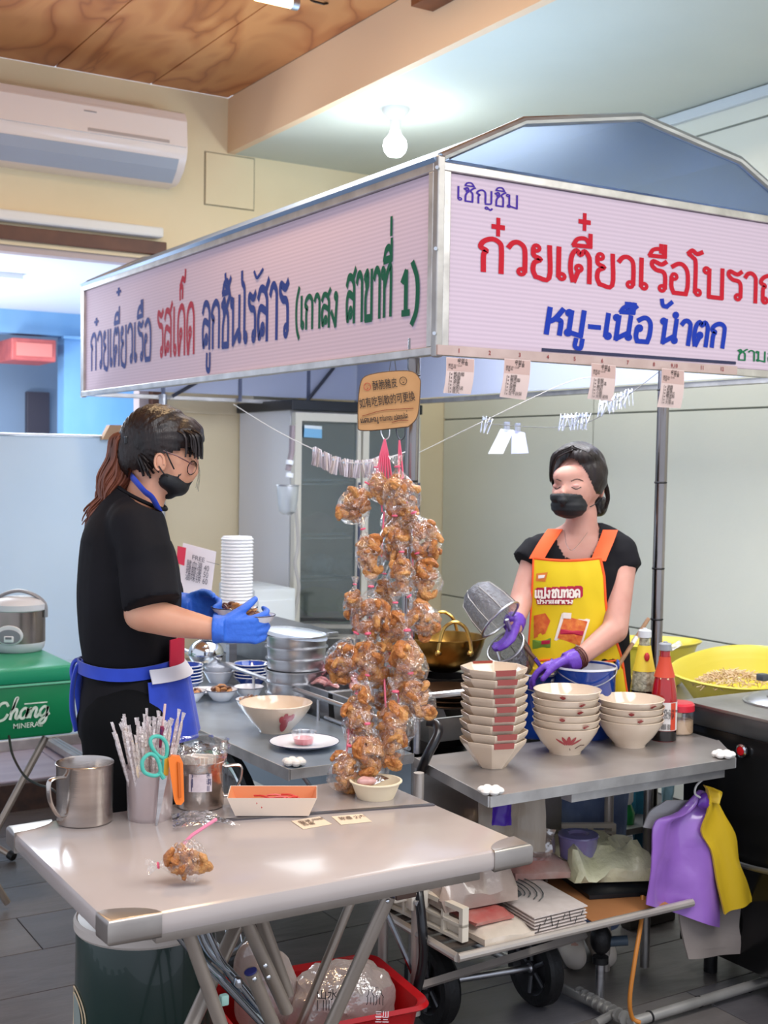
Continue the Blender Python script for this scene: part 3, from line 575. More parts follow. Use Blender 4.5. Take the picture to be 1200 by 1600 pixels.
# price rail with numbers and order tickets
p0, p1 = at(684, 546, Y=2.745), at(1152, 579, Y=2.745)
rail = thing('ticket_rail', 'beige numbered rail under the front sign holding paper tickets', 'ticket rail', (p0.x, 2.745, p0.z - .02))
B().prism([p0 + V((0, 0, .013)), p1 + V((0, 0, .013)), p1 - V((0, 0, .013)), p0 - V((0, 0, .013))], (0, .007, 0)).go('rail_board', mat('beige_board', '#bfa9a3', .6, var='#ad968f', vs=15), rail, smooth=False)
ux = (p1 - p0).normalized()
for px_, t in ((717, '1'), (765, '2'), (812, '3'), (856, '4'), (898, '5'), (941, '6'), (981, '7'), (1022, '8'), (1050, '9,10'), (1096, '11'), (1127, '12')):
    plain('rail_number', t, mat('red_ink', '#8c3a3c', .7), rail, at(px_ - 2, 551 + (px_ - 717) * .069, Y=2.7445), ux, (0, 0, 1), .016, nF, .02)
tickets = (((697, 558), (742, 561), (736, 616), (692, 614), 'first paper order ticket from the sign corner, nearest the cardboard sign', ['鴨肉麵', '乾麵', '滷蛋', '小菜', '米粉湯', '貢丸']),
           ((788, 560), (830, 563), (822, 625), (780, 620), 'second paper order ticket from the sign corner, hanging beneath number three', ['粉麵', '鴨肉麵', '米血', '海帶', '大腸', '豆干拼盤']),
           ((924, 567), (963, 571), (957, 627), (917, 623), 'paper order ticket hanging beneath number six, just above the clip bunch', ['粉麵', '牛肉湯', '豬肉', '小粉', '小腸', '大骨湯麵']),
           ((1034, 575), (1070, 579), (1064, 638), (1026, 636), 'paper order ticket hanging beneath nine and ten in front of the pole', ['湯麵', '粉麵', '豬肉片', '鴨肉飯', '小菜', '大骨湯']))
for i, (a, b_, c, d, l, rows) in enumerate(tickets):
    A, Q, C_, D_ = [at(*q, Y=2.735) for q in (a, b_, c, d)]
    t = thing('order_ticket', l, 'ticket', D_, 0, 'order tickets under the sign')
    b = B(); b.surf(lambda u, v: (A * (1 - u) + Q * u) * (1 - v) + (D_ * (1 - u) + C_ * u) * v + V((0, -.006 * math.sin(v * 3) + .003 * u, 0)), 4, 8); b.solid(.0006)
    b.go('ticket_paper', mat('ticket_paper', '#cdb8b3', .8), t)
    hx = (Q - A).normalized(); dn = (D_ - A); W_ = (Q - A).length; k0 = W_ / .115
    tl = lambda u, v: (A * (1 - u) + Q * u) * (1 - v) + (D_ * (1 - u) + C_ * u) * v + V((0, -.006 * math.sin(v * 3) + .003 * u - .0005, 0))
    b = B(); b.surf(lambda u, v: tl(.02 + u * .96, .02 + v * .36) + V((0, -.0004, 0)), 2, 2); b.go('ticket_head', mat('ticket_head_tone', '#bb9f98', .8), t)
    plain('ticket_print', '桌號:%d\n上菜單' % (i + 2), ink, t, tl(.38, .11), hx, -dn, W_ * .13, nF, 0)
    plain('ticket_print', '\n'.join(['單號 0%d 12:%02d' % (3 + i, 21 + 7 * i), '2022/05', '內用']), ink, t, tl(.06, .24), hx, -dn, W_ * .085, nF, 0)
    plain('ticket_print', '\n'.join('1x ' + r for r in rows), ink, t, tl(.1, .50), hx, -dn, W_ * .125, nF, 0)
# ------------------------------------------------------------------ folding table in front and what stands on it
TZ = .72
tb = thing('folding_table', 'white topped folding table with metal corner caps and tube legs in front of stall', 'table', (1.15, 2.33, 0))
tw = mat('white_laminate', '#b3a8a3', .18, var='#aaa09b', vs=5, coat=.1)
B().box2((.70, 2.01, TZ - .042), (1.60, 2.65, TZ), bev=.012).go('table_top', tw, tb)
capm = mat('brushed_cap', '#b5ada5', .33, .9, var='#958d86', vs=10)
def corner(cx, cy, sx, sy, a=.095, c=.06):
    z = TZ + .0012; pts = [V((cx - sx * .002, cy - sy * .002, z)), V((cx + sx * a, cy - sy * .002, z))]
    for k in range(7): t = PI / 2 * k / 6; pts.append(V((cx + sx * (a * math.cos(t) * (.82 + .18 * math.cos(t))), cy + sy * (c * math.sin(t) * (1.0)), z)))
    pts.append(V((cx - sx * .002, cy + sy * c, z)))
    q = B(); q.prism(pts, (0, 0, -.0445)); bmesh.ops.bevel(q.b, geom=[e for e in q.b.edges if all((v.co.xy - V((cx - sx * .002, cy - sy * .002))).length < .11 for v in e.verts) and abs(e.verts[0].co.z - e.verts[1].co.z) < .001 and (abs(e.verts[0].co.y - (cy - sy * .002)) < 1e-5 and abs(e.verts[1].co.y - (cy - sy * .002)) < 1e-5 or abs(e.verts[0].co.x - (cx - sx * .002)) < 1e-5 and abs(e.verts[1].co.x - (cx - sx * .002)) < 1e-5)], offset=.009, segments=3, profile=.5, affect='EDGES')
    q.go('corner_cap', capm, tb)
corner(.70, 2.01, 1, 1); corner(1.60, 2.01, -1, 1); corner(.70, 2.65, 1, -1); corner(1.60, 2.65, -1, -1)
B().prism([V((1.05, 2.475, TZ)), V((1.585, 2.345, TZ)), V((1.585, 2.358, TZ)), V((1.05, 2.488, TZ))], (0, 0, .0035)).go('seam_strip', mat('dark_seam_metal', '#6e6c70', .35, .9), tb, smooth=False)
apr = mat('apron_metal', '#aca196', .4, .6, var='#8d837a', vs=8)
B().box2((.80, 2.05, TZ - .07), (1.50, 2.07, TZ - .042), bev=.003).go('apron_bar', apr, tb)
B().box2((.80, 2.57, TZ - .07), (1.50, 2.59, TZ - .042), bev=.003).go('apron_bar', apr, tb)
B().box2((1.02, 2.07, TZ - .062), (1.05, 2.57, TZ - .042)).go('apron_bar', apr, tb)
leg_m = mat('taupe_metal_leg', '#b0a498', .33, .5, var='#978b7f', vs=6)
def leg(p, q, r=.0125, n='leg', flat=1.25, m=leg_m, ext=1.0):
    p, q = V(p), V(q); q = p + (q - p) * ext; return B().tube([p, q], r, 14, ra=flat).go(n, m, tb)
def ez(p, z): return p
def legf(a, b_, Y0, Y1, r=.0125, z1=0, **k):
    p, q = at(*a, Y=Y0), at(*b_, Y=Y1); t = (p.z - z1) / (p.z - q.z); return leg(p, p + (q - p) * t, r, **k)
legf((283, 1425), (345, 1600), 2.08, 2.10); legf((385, 1412), (300, 1600), 2.30, 2.20); legf((372, 1412), (446, 1575), 2.10, 2.12, z1=.44)
legf((398, 1408), (452, 1560), 2.13, 2.15, z1=.46); legf((609, 1398), (515, 1605), 2.12, 2.2)
legf((392, 1518), (428, 1605), 2.09, 2.11); legf((560, 1380), (470, 1600), 2.52, 2.54, r=.010)
a, c = at(392, 1519, Y=2.09), at(391, 1516, Y=2.09); B().cyl(a, a + (c - a).normalized() * .003, .0122).go('end_plug', mat('navy_plastic', '#272a63', .4), tb)
a, c = at(608, 1398, Y=2.12), at(611, 1393, Y=2.12); B().cyl(a, a + (c - a).normalized() * .003, .0122).go('end_plug', MT['navy_plastic'], tb)
ct = mat('chrome_tube', '#b9c2cc', .16, 1)
for pts in (((300, 1420), (322, 1480), (360, 1520), (402, 1570), (420, 1592)), ((262, 1440), (306, 1492), (345, 1530), (412, 1600), (430, 1620)), ((310, 1430), (338, 1490), (352, 1512), (378, 1545))):
    B().tube(catmull([at(x, y, Y=2.14 + i * .004) for i, (x, y) in enumerate(pts)], 5), .0085, 12).go('brace_tube', ct, tb)
for x, y in ((415, 1509), (420, 1527), (398, 1530), (384, 1416), (606, 1408), (403, 1413)): B().sph(at(x, y, Y=2.075), (.005, .003, .005), 10, 6).go('rivet', chrome, tb)
c_ = at(350, 1562, Y=2.11); B().box(c_, (.016, .014, .02), bev=.003).go('catch', mat('pale_green_plastic', '#9cc3b8', .4), tb)
c_ = at(372, 1534, Y=2.12); B().box(c_, (.012, .02, .018), bev=.003).go('catch', chrome, tb)
c_ = at(632, 1392, Y=2.16); B().box(c_, (.05, .02, .03), bev=.004).go('leg_bracket', mat('brown_bracket', '#6d564c', .5, .5), tb)
# steel mugs
def mug(nm, label, c, r, hgt, hx, hr=.0035, seg=40):
    t = thing(nm, label, 'mug', c); c = V(c)
    B().lathe([(0, .0), (r * .9, 0), (r * .96, .003), (r * .97, hgt * .1), (r * .985, hgt * .96), (r * 1.03, hgt), (r * 1.0, hgt + .001), (r * .955, hgt * .96), (r * .94, .008), (0, .006)], c, seg).go('cup_body', steel_mug, t)
    d = V((math.cos(hx), math.sin(hx), 0)); pts = [c + d * r * .97 + V((0, 0, hgt * .84)), c + d * (r * 1.5) + V((0, 0, hgt * .86)), c + d * (r * 1.68) + V((0, 0, hgt * .78)), c + d * (r * 1.6) + V((0, 0, hgt * .5)), c + d * (r * 1.25) + V((0, 0, hgt * .24)), c + d * r * .95 + V((0, 0, hgt * .2))]
    B().tube(catmull(pts, 5), hr, 10, ra=1.9).go('handle', steel_mug, t); return t
steel_mug = mat('mug_steel', '#c9c1bb', .24, 1, var='#a8a09a', vs=4, bump=.03, bs=50, stretch=(1, 1, 8))
mug('steel_mug', 'empty steel mug with side handle on the back corner of white table', (.853, 2.605, TZ), .061, .128, 3.6)
mg = mug('steel_mug', 'steel mug with white label holding paper napkins in a clear bag', (1.118, 2.60, TZ), .055, .105, -.35)
c = V((1.118, 2.60, TZ))
B().surf(lambda u, v: c + V((math.cos(-2.45 + u * .95) * .0555, math.sin(-2.45 + u * .95) * .0555, .045 + v * .04)), 10, 2).go('label', mat('label_white', '#d9cdd0', .6, var='#c9bcc2', vs=80), mg)
for k, (txt, z, s) in enumerate((('3300元餐', .077, .0105), ('乾拌麵 大碗\n酸辣粉 小碗\n特調', .068, .0085), ('| ||| || |||', .05, .013))):
    a = -2.25; plain('label_print', txt, mat('label_blue_ink', '#363a66', .7), mg, c + V((math.cos(-2.35) * .0563, math.sin(-2.35) * .0563, z)), (.75, -.62, 0) if 0 else V((-math.sin(-2.0), math.cos(-2.0), 0)), (0, 0, 1), s, (math.cos(-2.0) * .7, math.sin(-2.0) * .7, 0), .015)
t = thing('paper_napkins', 'folded white napkins standing in the labelled steel mug', 'napkins', c + V((0, 0, .06)))
for k in range(5): B().box(c + V((-.02 + k * .009, -.005 + .004 * k, .085)), (.004, .05, .06 - .004 * (k % 3)), rz=.3 + .15 * k).go('napkin', mat('napkin_white', '#e9ddd0', .8), t, smooth=False)
t = thing('clear_bag', 'crumpled clear bag round the rim of labelled steel mug', 'plastic bag', c + V((0, 0, .1)))
B().lathe([(.056, -.02), (.0575, 0), (.062, .02), (.066, .03), (.056, .045), (.058, .05)], c + V((0, 0, .10)), 36, warp=lambda t, z: 1 + .14 * math.sin(t * 5 + z * 50) * (z > .0) + .05 * math.sin(t * 11)).go('bag_film', clear, t)
# tumbler with straws, skewers, scissors
cc = V((.985, 2.565, TZ)); r0 = .052
t = thing('plastic_tumbler', 'translucent milky plastic tumbler holding straws and scissors', 'tumbler', cc)
milky = film('milky_cup', amount=.08, rough=.25, bump=0, milk=.62, mcol='#e2d2d2')
B().lathe([(0, .002), (r0 * .9, 0), (r0 * .92, .004), (r0 * 1.0, .108), (r0 * 1.06, .109), (r0 * 1.06, .113), (r0 * .98, .113), (r0 * .88, .006), (0, .005)], cc, 36).go('tumbler_body', milky, t)
wrap = film('straw_wrap', amount=.2, rough=.15, bump=.7, bs=90, milk=.6, mcol='#faf0f0'); sc1 = [mat('straw_cream', '#d9b98c', .5), mat('straw_white', '#efe6e4', .5), mat('straw_red', '#b5433f', .5), mat('wood_stick', '#c99a66', .6)]
random.seed(11); up0 = V((0, 0, 1))
for k in range(44):
    a = random.uniform(0, 2 * PI); rr = random.uniform(.005, .042); bx_ = cc + V((math.cos(a) * rr * .7, math.sin(a) * rr * .7, .012)); lean = V((math.cos(a), math.sin(a), 0)) * rr * 1.25 + V((-.006 if a else 0, 0, 0))
    L = random.uniform(.165, .215); tp = bx_ + V((lean.x, lean.y, L)); kind = random.choice((0, 0, 1, 1, 2, 3, 1))
    s = thing('wrapped_straw', 'thin straw in clear crimped wrapper among many in milky tumbler', 'straw', bx_, group='wrapped straws in the tumbler')
    B().tube([bx_, bx_ + (tp - bx_) * .93], .0018 if kind else .0024, 6).go('straw_tube', sc1[kind], s)
    d = (tp - bx_).normalized(); sd = frame(d)[0]
    q = B(); q.tube([bx_ + d * .02, bx_ + d * (L * .9), bx_ + d * (L * .97)], [.0042, .0042, .002], 6)
    z0 = bx_ + d * (L * .97); q.surf(lambda u, v: z0 + d * (v * .016) + sd * ((u - .5) * (.006 + v * .012)) + frame(d)[1] * (.003 * math.sin(u * 12 + k)), 5, 2); q.go('wrapper', wrap, s)
s = thing('plastic_spoon', 'pale plastic spoon head peeking from milky tumbler at left', 'spoon', cc + V((-.035, -.02, .02)))
B().sph(cc + V((-.034, -.030, .118)), (.014, .004, .022), 14, 10, Matrix.Rotation(.6, 3, 'Z')).tube([cc + V((-.02, -.02, .02)), cc + V((-.034, -.029, .10))], .003, 6).go('spoon_body', mat('spoon_cream', '#dfc9ae', .4), s)
# scissors with teal loops
s = thing('scissors', 'scissors with teal green handles standing in milky tumbler', 'scissors', cc + V((.01, -.035, .02)))
tl = mat('teal_plastic', '#4fb5a5', .4); q = lambda x, y, yy=2.50: at(x, y, Y=yy)
B().tube(catmull([q(x, y) for x, y in ((224, 1186), (222, 1196), (226, 1207), (240, 1212), (250, 1208), (249, 1194), (243, 1182), (234, 1178))], 4, True), .0042, 10, True).tube([q(249, 1206), q(256, 1216)], .005, 8).go('handle_loop', tl, s)
B().tube(catmull([q(x, y, 2.51) for x, y in ((235, 1160), (238, 1152), (250, 1151), (259, 1160), (261, 1174), (258, 1184), (249, 1182), (240, 1172))], 4, True), .0042, 10, True).tube([q(256, 1183, 2.51), q(255, 1215, 2.51)], .005, 8).go('handle_loop', tl, s)
B().prism([q(250, 1212), q(262, 1212), q(246, 1290), q(243, 1290)], (0, .002, 0)).go('blade', steel, s)
s = thing('utility_cutter', 'bright orange cutter clipped over the rim of milky tumbler', 'cutter', q(276, 1258, 2.495))
B().prism([q(x, y, 2.49) for x, y in ((263, 1186), (268, 1181), (281, 1182), (286, 1192), (288, 1252), (283, 1258), (275, 1257), (272, 1250))], (.004, .012, 0)).go('cutter_body', mat('orange_plastic', '#e8792a', .35), s)
B().prism([q(x, y, 2.488) for x, y in ((277, 1190), (281, 1192), (283, 1246), (279, 1247))], (0, -.002, 0)).go('slider_groove', mat('orange_dark', '#c4601c', .4), s)
s = thing('yellow_cutter', 'slim yellow handled knife standing between scissors and orange cutter', 'knife', q(262, 1200, 2.50))
B().prism([q(x, y, 2.505) for x, y in ((257, 1186), (266, 1184), (262, 1216), (255, 1216))], (.003, .008, 0)).go('knife_handle', mat('yellow_plastic', '#dcaa3a', .4), s)
s = thing('red_chopsticks', 'red printed wrapped chopsticks standing tallest in milky tumbler', 'chopsticks', cc + V((.02, 0, .02)))
B().tube([cc + V((.01, 0, .02)), q(258, 1100, 2.56)], .003, 8).go('sticks', mat('chop_wrap', '#d9b9b4', .5), s); B().tube([q(252, 1168, 2.55), q(254, 1135, 2.55)], .0055, 8).go('red_band', mat('print_red', '#a8283c', .5, var='#2c2c66', vs=120), s)
# paper tray of red strips
pt = thing('paper_tray', 'open cream paper food tray with orange inside holding red strips', 'paper tray', (1.24, 2.47, TZ + .004))
lo = [at(368, 1275, Z=TZ + .004), at(482, 1275, Z=TZ + .004)]; dx = (lo[1] - lo[0]); dy = V((-dx.y, dx.x, 0)).normalized() * .085
bo = [lo[0], lo[1], lo[1] + dy, lo[0] + dy]; ce = sum(bo, V()) / 4; tp = [ce + (p - ce) * 1.22 + V((0, 0, .042)) for p in bo]
q = B(); [q.prism([bo[i], bo[(i + 1) % 4], tp[(i + 1) % 4], tp[i]], (tp[i] - ce).normalized() * .0009) for i in range(4)]; q.prism(bo, (0, 0, .001)); q.go('tray_wall', mat('tray_cream', '#e8d6c4', .6), pt, smooth=False)
q = B(); [q.prism([bo[i] + (ce - bo[i]) * .01, bo[(i + 1) % 4] + (ce - bo[(i + 1) % 4]) * .01, tp[(i + 1) % 4] + (ce - tp[(i + 1) % 4]) * .012, tp[i] + (ce - tp[i]) * .012], (ce - tp[i]).normalized() * .0006) for i in range(4)]; q.prism([p + V((0, 0, .0015)) for p in bo], (0, 0, .0006)); q.go('tray_lining', mat('tray_orange', '#d98a5c', .6), pt, smooth=False)
rdm = mat('red_strip', '#d2433a', .35)
for k in range(26):
    p = ce + V((random.uniform(-.045, .045), random.uniform(-.024, .024), .012 + k * .0007)); a = random.uniform(-.9, .9); d = V((math.cos(a), math.sin(a), random.uniform(-.15, .15))) * .022
    s = thing('red_strip', 'red plastic tie strip in a heap inside the paper tray', 'tie strip', p, group='red strips in the paper tray'); B().tube(catmull([p - d, p + V((0, 0, .004)), p + d], 3), .0022, 5).go('strip_body', rdm, s)
# notes taped to table
for pts, l, rows in ((((455, 1283), (499, 1276), (519, 1288), (474, 1296)), 'beige printed slip taped on table, the one nearer the paper tray', '取餐 叫號\n單 07\n自備'), (((518, 1276), (566, 1272), (581, 1284), (533, 1289)), 'beige printed slip taped on table, the one nearer the paper bowl', '加湯 小辣\n外帶 +1')):
    P4 = [at(*p, Z=TZ + .0005) for p in pts]; t = thing('paper_slip', l, 'paper slip', P4[0]); B().prism(P4, (0, 0, .0006)).go('slip_paper', mat('slip_beige', '#dcc7ae', .8), t, smooth=False)
    plain('slip_print', rows, mat('brown_ink', '#5a4438', .7), t, P4[0] * .62 + P4[2] * .12 + P4[3] * .26 + V((0, 0, .0012)), P4[1] - P4[0], P4[0] - P4[3], .015, (0, 0, 1), .01)
# bowl beneath the bags, cup stack
bc = V((1.505, 2.475, TZ))
t = thing('paper_bowl', 'small cream paper bowl on table end beneath the hanging snack bags', 'bowl', bc)
B().lathe([(0, .003), (.043, .0), (.045, .004), (.058, .037), (.062, .038), (.062, .0405), (.057, .041), (.044, .007), (0, .006)], bc, 40).go('bowl_body', mat('cream_paper', '#e9dcc0', .5), t)
t = thing('foil_packet', 'silver foil sachet lying in the small cream paper bowl', 'sachet', bc + V((.01, 0, .03)))
B().surf(lambda u, v: bc + V((-.025 + u * .05, -.02 + v * .035, .035 + .012 * math.sin(PI * u) * math.sin(PI * v) + .01 * u)), 8, 6).jit(.002, 60).solid(.001).go('packet_foil', mat('crumpled_foil', '#c9ccd2', .18, 1, bump=.9, bs=60), t)
t = thing('pink_packet', 'small pinkish plastic packet in cream bowl beside silver sachet', 'sachet', bc + V((-.03, 0, .03)))
B().sph(bc + V((-.028, -.006, .042)), (.026, .018, .012), 14, 10).jit(.004, 50).go('packet_film', mat('pink_packet', '#cfa29c', .3, var='#b98a86', vs=40), t)
for k in range(9):
    p = V((1.575, 2.60, TZ + k * .009)); t = thing('clear_cup', 'clear plastic cup nested in the short stack behind cream bowl', 'cup', p, group='clear plastic cups stacked behind the paper bowl')
    B().lathe([(.034, 0), (.044, .055), (.047, .056), (.047, .059), (.0435, .059)], p, 28).go('cup_wall', film('cup_clear', amount=.12, rough=.08, bump=0, milk=.07, ed=.45), t)
# loose rind bag on table and flat empty bag
t = thing('flat_bag', 'flat empty clear plastic bag lying behind the loose snack bag', 'plastic bag', (1.05, 2.42, TZ + .002))
A_, B_, C_, D_ = [at(x, y, Z=TZ + .003) for x, y in ((270, 1298), (376, 1292), (330, 1272), (268, 1275))]
B().surf(lambda u, v: (A_ * (1 - u) + B_ * u) * (1 - v) + (D_ * (1 - u) + C_ * u) * v + V((0, 0, .004 + .008 * noise.noise(V((u * 5, v * 4, 2))) + .006 * math.sin(PI * u))), 22, 12).go('bag_film', film('thin_bag', amount=.16, rough=.12, bump=.8, bs=25, milk=.1), t)
# ------------------------------------------------------------------ bags of fried pork rind
rind_m = [mat('fried_rind_gold', '#d08b44', .38, var='#93491c', vs=110, va=.6, bump=.8, bs=200, coat=.25), mat('fried_rind_pale', '#dca862', .38, var='#ab5f28', vs=110, va=.6, bump=.8, bs=200, coat=.25)]
pink = mat('pink_ribbon', '#e0607c', .4); bagf = film('snack_bag_film', amount=.08, rough=.07, bump=1.0, bs=55, ed=.42)
random.seed(5); rind_me = []
def rind_mesh(k):
    b = B(); n = 9; R_ = .0095 + .003 * random.random(); arc = random.uniform(3.0, 5.2); pts = []; rs = []
    for i in range(n):
        t = arc * i / (n - 1); pts.append(V((math.cos(t) * R_ * 1.15, math.sin(t) * R_, .006 * math.sin(t * 1.3 + k) + .003 * i / n))); rs.append(.0070 * (.75 + .4 * math.sin(PI * i / (n - 1)) + random.uniform(-.14, .16)))
    b.tube(pts, rs, 9); 
    for c in (0, -1): b.sph(pts[c], rs[c] * 1.02, 9, 6)
    b.jit(.0022, 130, k); b.jit(.0022, 60, k + 3); m = b.go('rind_tmp', rind_m[k % 2], None); me = m.data; bpy.data.objects.remove(m); return me
rind_me = [rind_mesh(k) for k in range(6)]
def bag_proto(k):
    """one tied bag: film, ribbon tie and its rinds, hanging below its tie"""
    t = thing('snack_bag', '', 'snack bag', (0, 0, 0), 0, 'snack bags hanging on pink ribbons')
    w = .036; hgt = .082
    def wf(a, z): return 1 + .10 * math.sin(3 * a + k + z * 40) + .05 * math.sin(7 * a + 2 * k) + .025 * math.sin(13 * a + z * 90) + .06 * noise.noise(V((math.cos(a) * 2, math.sin(a) * 2, z * 25 + k)))
    prof = [(.016, .026), (.011, .014), (.004, .002), (.006, -.006), (w * .62, -.024), (w * .98, -.046), (w * 1.12, -.066), (w * 1.02, -.084), (w * .7, -.098), (w * .25, -.106), (0, -.108)]
    B().lathe(prof, (0, 0, 0), 26, sx=1.05, sy=.8, warp=wf).go('bag_film', bagf, t, world=False)
    B().tube([V((math.cos(a / 8 * 2 * PI) * .0052, math.sin(a / 8 * 2 * PI) * .0052, .001)) for a in range(8)], .0022, 6, True).go('ribbon_tie', pink, t, world=False)
    random.seed(k * 31 + 2); n = 0
    while n < 21:
        z = random.uniform(-.096, -.032); lim = w * (1.0 - abs((z + .066) / .05) ** 2 * .55); a = random.uniform(0, 2 * PI); rr = math.sqrt(random.random()) * lim * .76
        o = link('fried_rind', random.choice(rind_me), t); o.location = (math.cos(a) * rr * 1.05, math.sin(a) * rr * .8, z); o.rotation_euler = [random.uniform(0, 6) for _ in range(3)]; o.scale = (random.uniform(.85, 1.2),) * 3; n += 1
    return t
def bD(y): return 3.40 - .43 * (y - 600) / 600
protos = [bag_proto(k) for k in range(4)]
spots = [(553, 791, 1.0, -.5, 'topmost snack bag on outer side, jutting toward the fridge door'), (590, 762, .78, .1, 'small topmost snack bag directly under the wider pink ribbon'), (625, 775, 1.1, .1, 'large topmost snack bag under the narrow pink ribbon'),
 (614, 812, .85, -.2, 'snack bag half hidden below the large topmost one'), (642, 812, .65, .3, 'little snack bag below the large topmost one, pole side'), (577, 868, 1.0, .25, 'pointed snack bag in the second tier, fridge side'),
 (616, 848, 1.0, 0, 'round snack bag in the middle of the second tier'), (663, 842, 1.05, .4, 'snack bag jutting furthest toward the cream wall in second tier'), (627, 903, .95, 0, 'mostly clear snack bag in the middle of the third tier'),
 (664, 905, 1.0, .3, 'snack bag jutting toward the wall in the third tier'), (551, 943, .7, -.1, 'small sparsely filled snack bag on outer side above the metal pots'), (579, 962, 1.05, 0, 'square packed snack bag beside the small sparsely filled one'),
 (600, 930, .8, 0, 'snack bag tucked behind the mostly clear one'), (617, 985, 1.0, 0, 'snack bag hanging level with the wok rim centre'), (662, 966, .95, .6, 'tilted snack bag just above the brass wok rim'),
 (536, 1030, 1.05, -.45, 'pointed snack bag jutting over the raw meat tray'), (579, 1038, 1.1, .1, 'snack bag between meat tray and brass wok'), (638, 1040, 1.25, .05, 'widest snack bag touching the brass wok outline'),
 (608, 1080, .9, 0, 'snack bag in shade behind the fifth tier'), (566, 1092, .85, -.2, 'snack bag above the red pouch, partly covered'), (650, 1096, 1.0, .2, 'round snack bag jutting in front of the steel racks'),
 (563, 1130, 1.05, .1, 'snack bag hanging in front of the dark red pouch'), (617, 1132, 1.15, 0, 'full snack bag above the stacked clear cups'), (578, 1176, 1.0, .1, 'low snack bag just over the cream paper bowl'),
 (608, 1170, .95, 0, 'low snack bag beside the chrome post base'), (539, 1208, .95, -.15, 'lowest snack bag resting beside the cream paper bowl')]
for i, (x, y, s, tilt, l) in enumerate(spots):
    D = bD(y) + (.05 if 'behind' in l or 'half hidden' in l or 'tucked' in l or 'shade' in l else -.015 * (i % 3)); c = at(x, y, D=D)
    t = protos[i] if i < 4 else dup(protos[i % 4]); s *= 1.1; RM = Matrix.Rotation(-tilt, 3, V((.52, .85, 0)).normalized()) @ Matrix.Rotation(i * 1.37, 3, 'Z'); t.rotation_euler = RM.to_euler(); t.scale = (s, s, s)
    off = RM @ V((0, 0, -.062 * s)); t.location = c - off; t['label'] = l
# the loose bag on the table
lb_ = dup(protos[1], at(272, 1345, Z=TZ + .03) + V((-.0, 0, .0)), (0.2, 1.75, 2.6), 'single snack bag with pink straw lying on white table front', 'loose snack bag'); del lb_['group']; lb_.scale = (.95, .95, .85)
lb_.location = at(248, 1352, Z=TZ + .035)
lb_.rotation_euler = (0, -1.75, -.5)
s = thing('pink_straw', 'pink straw tip sticking up from the loose snack bag', 'straw', at(290, 1312, Z=TZ + .06)); B().tube([at(287, 1318, D=2.45), at(300, 1305, D=2.46), at(338, 1280, D=2.50)], .0036, 8).go('straw_tube', mat('pink_straw', '#dd7f9c', .4), s)
# ribbons
s = thing('pink_ribbon_bunch', 'wide bunch of pink ribbons hanging from wire hook under cardboard sign', 'ribbons', at(602, 690, D=bD(690)))
for dx in (-14, -9, -4, 1, 6, 11): B().tube(catmull([at(601, 686, D=3.33), at(601 + dx * .5, 712, D=3.325), at(601 + dx, 748, D=3.32)], 4), .0022, 6, ra=1.8).go('ribbon', pink, s)
for x0, y0, x1, y1 in ((594, 745, 597, 800), (600, 800, 596, 870), (581, 860, 578, 905), (578, 960, 574, 1020), (545, 1140, 540, 1195)): B().tube([at(x0, y0, D=bD(y0)), at(x1, y1, D=bD(y1))], .0024, 6).go('ribbon', pink, s)
s = thing('pink_ribbon_pair', 'narrow pair of pink ribbons beside pole hanging from dark hook', 'ribbons', at(625, 690, D=bD(690)))
for dx in (-3, 3): B().tube(catmull([at(624, 688, D=3.33), at(625 + dx * .6, 712, D=3.325), at(627 + dx, 748, D=3.31)], 4), .0022, 6, ra=1.6).go('ribbon', pink, s)
for x0, y0, x1, y1 in ((627, 745, 628, 790), (643, 800, 648, 850), (645, 860, 645, 895), (643, 985, 644, 1015), (600, 1050, 603, 1110), (622, 1060, 623, 1100)): B().tube([at(x0, y0, D=bD(y0)), at(x1, y1, D=bD(y1))], .0026, 6).go('ribbon', pink, s)
s = thing('red_sauce_pouch', 'dark red sauce pouch hanging low behind the snack bags', 'pouch', at(553, 1155, D=3.06))
B().prism([at(x, y, D=3.08) for x, y in ((540, 1140), (555, 1130), (570, 1150), (566, 1172), (545, 1168))], (.01, .02, 0)).go('pouch_film', mat('dark_red_film', '#a8182a', .2, coat=.4), s)
s = thing('red_label_packet', 'small red packet showing between two middle snack bags', 'pouch', at(604, 1028, D=3.14))
B().prism([at(x, y, D=3.14) for x, y in ((592, 1012), (616, 1010), (618, 1034), (598, 1036))], (.006, .012, 0)).go('pouch_film', mat('red_packet', '#b03a34', .3), s)
# cardboard sign
C4 = [at(x, y, D=3.33) for x, y in ((563, 604), (578, 586), (636, 580), (654, 590), (656, 606), (652, 648), (640, 664), (628, 667), (568, 672), (560, 660))]
cb = thing('cardboard_sign', 'rounded brown cardboard sign with black handwriting hung on wires', 'sign', at(608, 670, D=3.33))
nn = -(C4[2] - C4[0]).cross(C4[8] - C4[0]).normalized(); nn = nn if nn.dot(FW) < 0 else -nn
cen = sum(C4, V()) / len(C4); q = B(); q.prism(catmull(C4, 4, True), -nn * .005); q.go('card', mat('corrugated_card', '#bd9062', .8, var='#b08354', vs=20), cb, smooth=False)
q = B(); q.tube([p - nn * .003 for p in catmull(C4, 4, True)], .0026, 6, True); q.go('card_edge', mat('card_edge', '#5c4430', .8), cb)
cx = (at(650, 600, D=3.33) - at(566, 612, D=3.33)).normalized(); cy = -(nn.cross(cx)); cy = cy if cy.z > 0 else -cy
plain('handwriting', '酥脆豬皮', ink, cb, at(583, 609, D=3.326), cx, cy, .0165, nn, .004, vs=1.7)
plain('handwriting', '如有吃到軟的可更換', ink, cb, at(562, 637, D=3.326), cx, cy, .0166, nn, .004, vs=1.75)
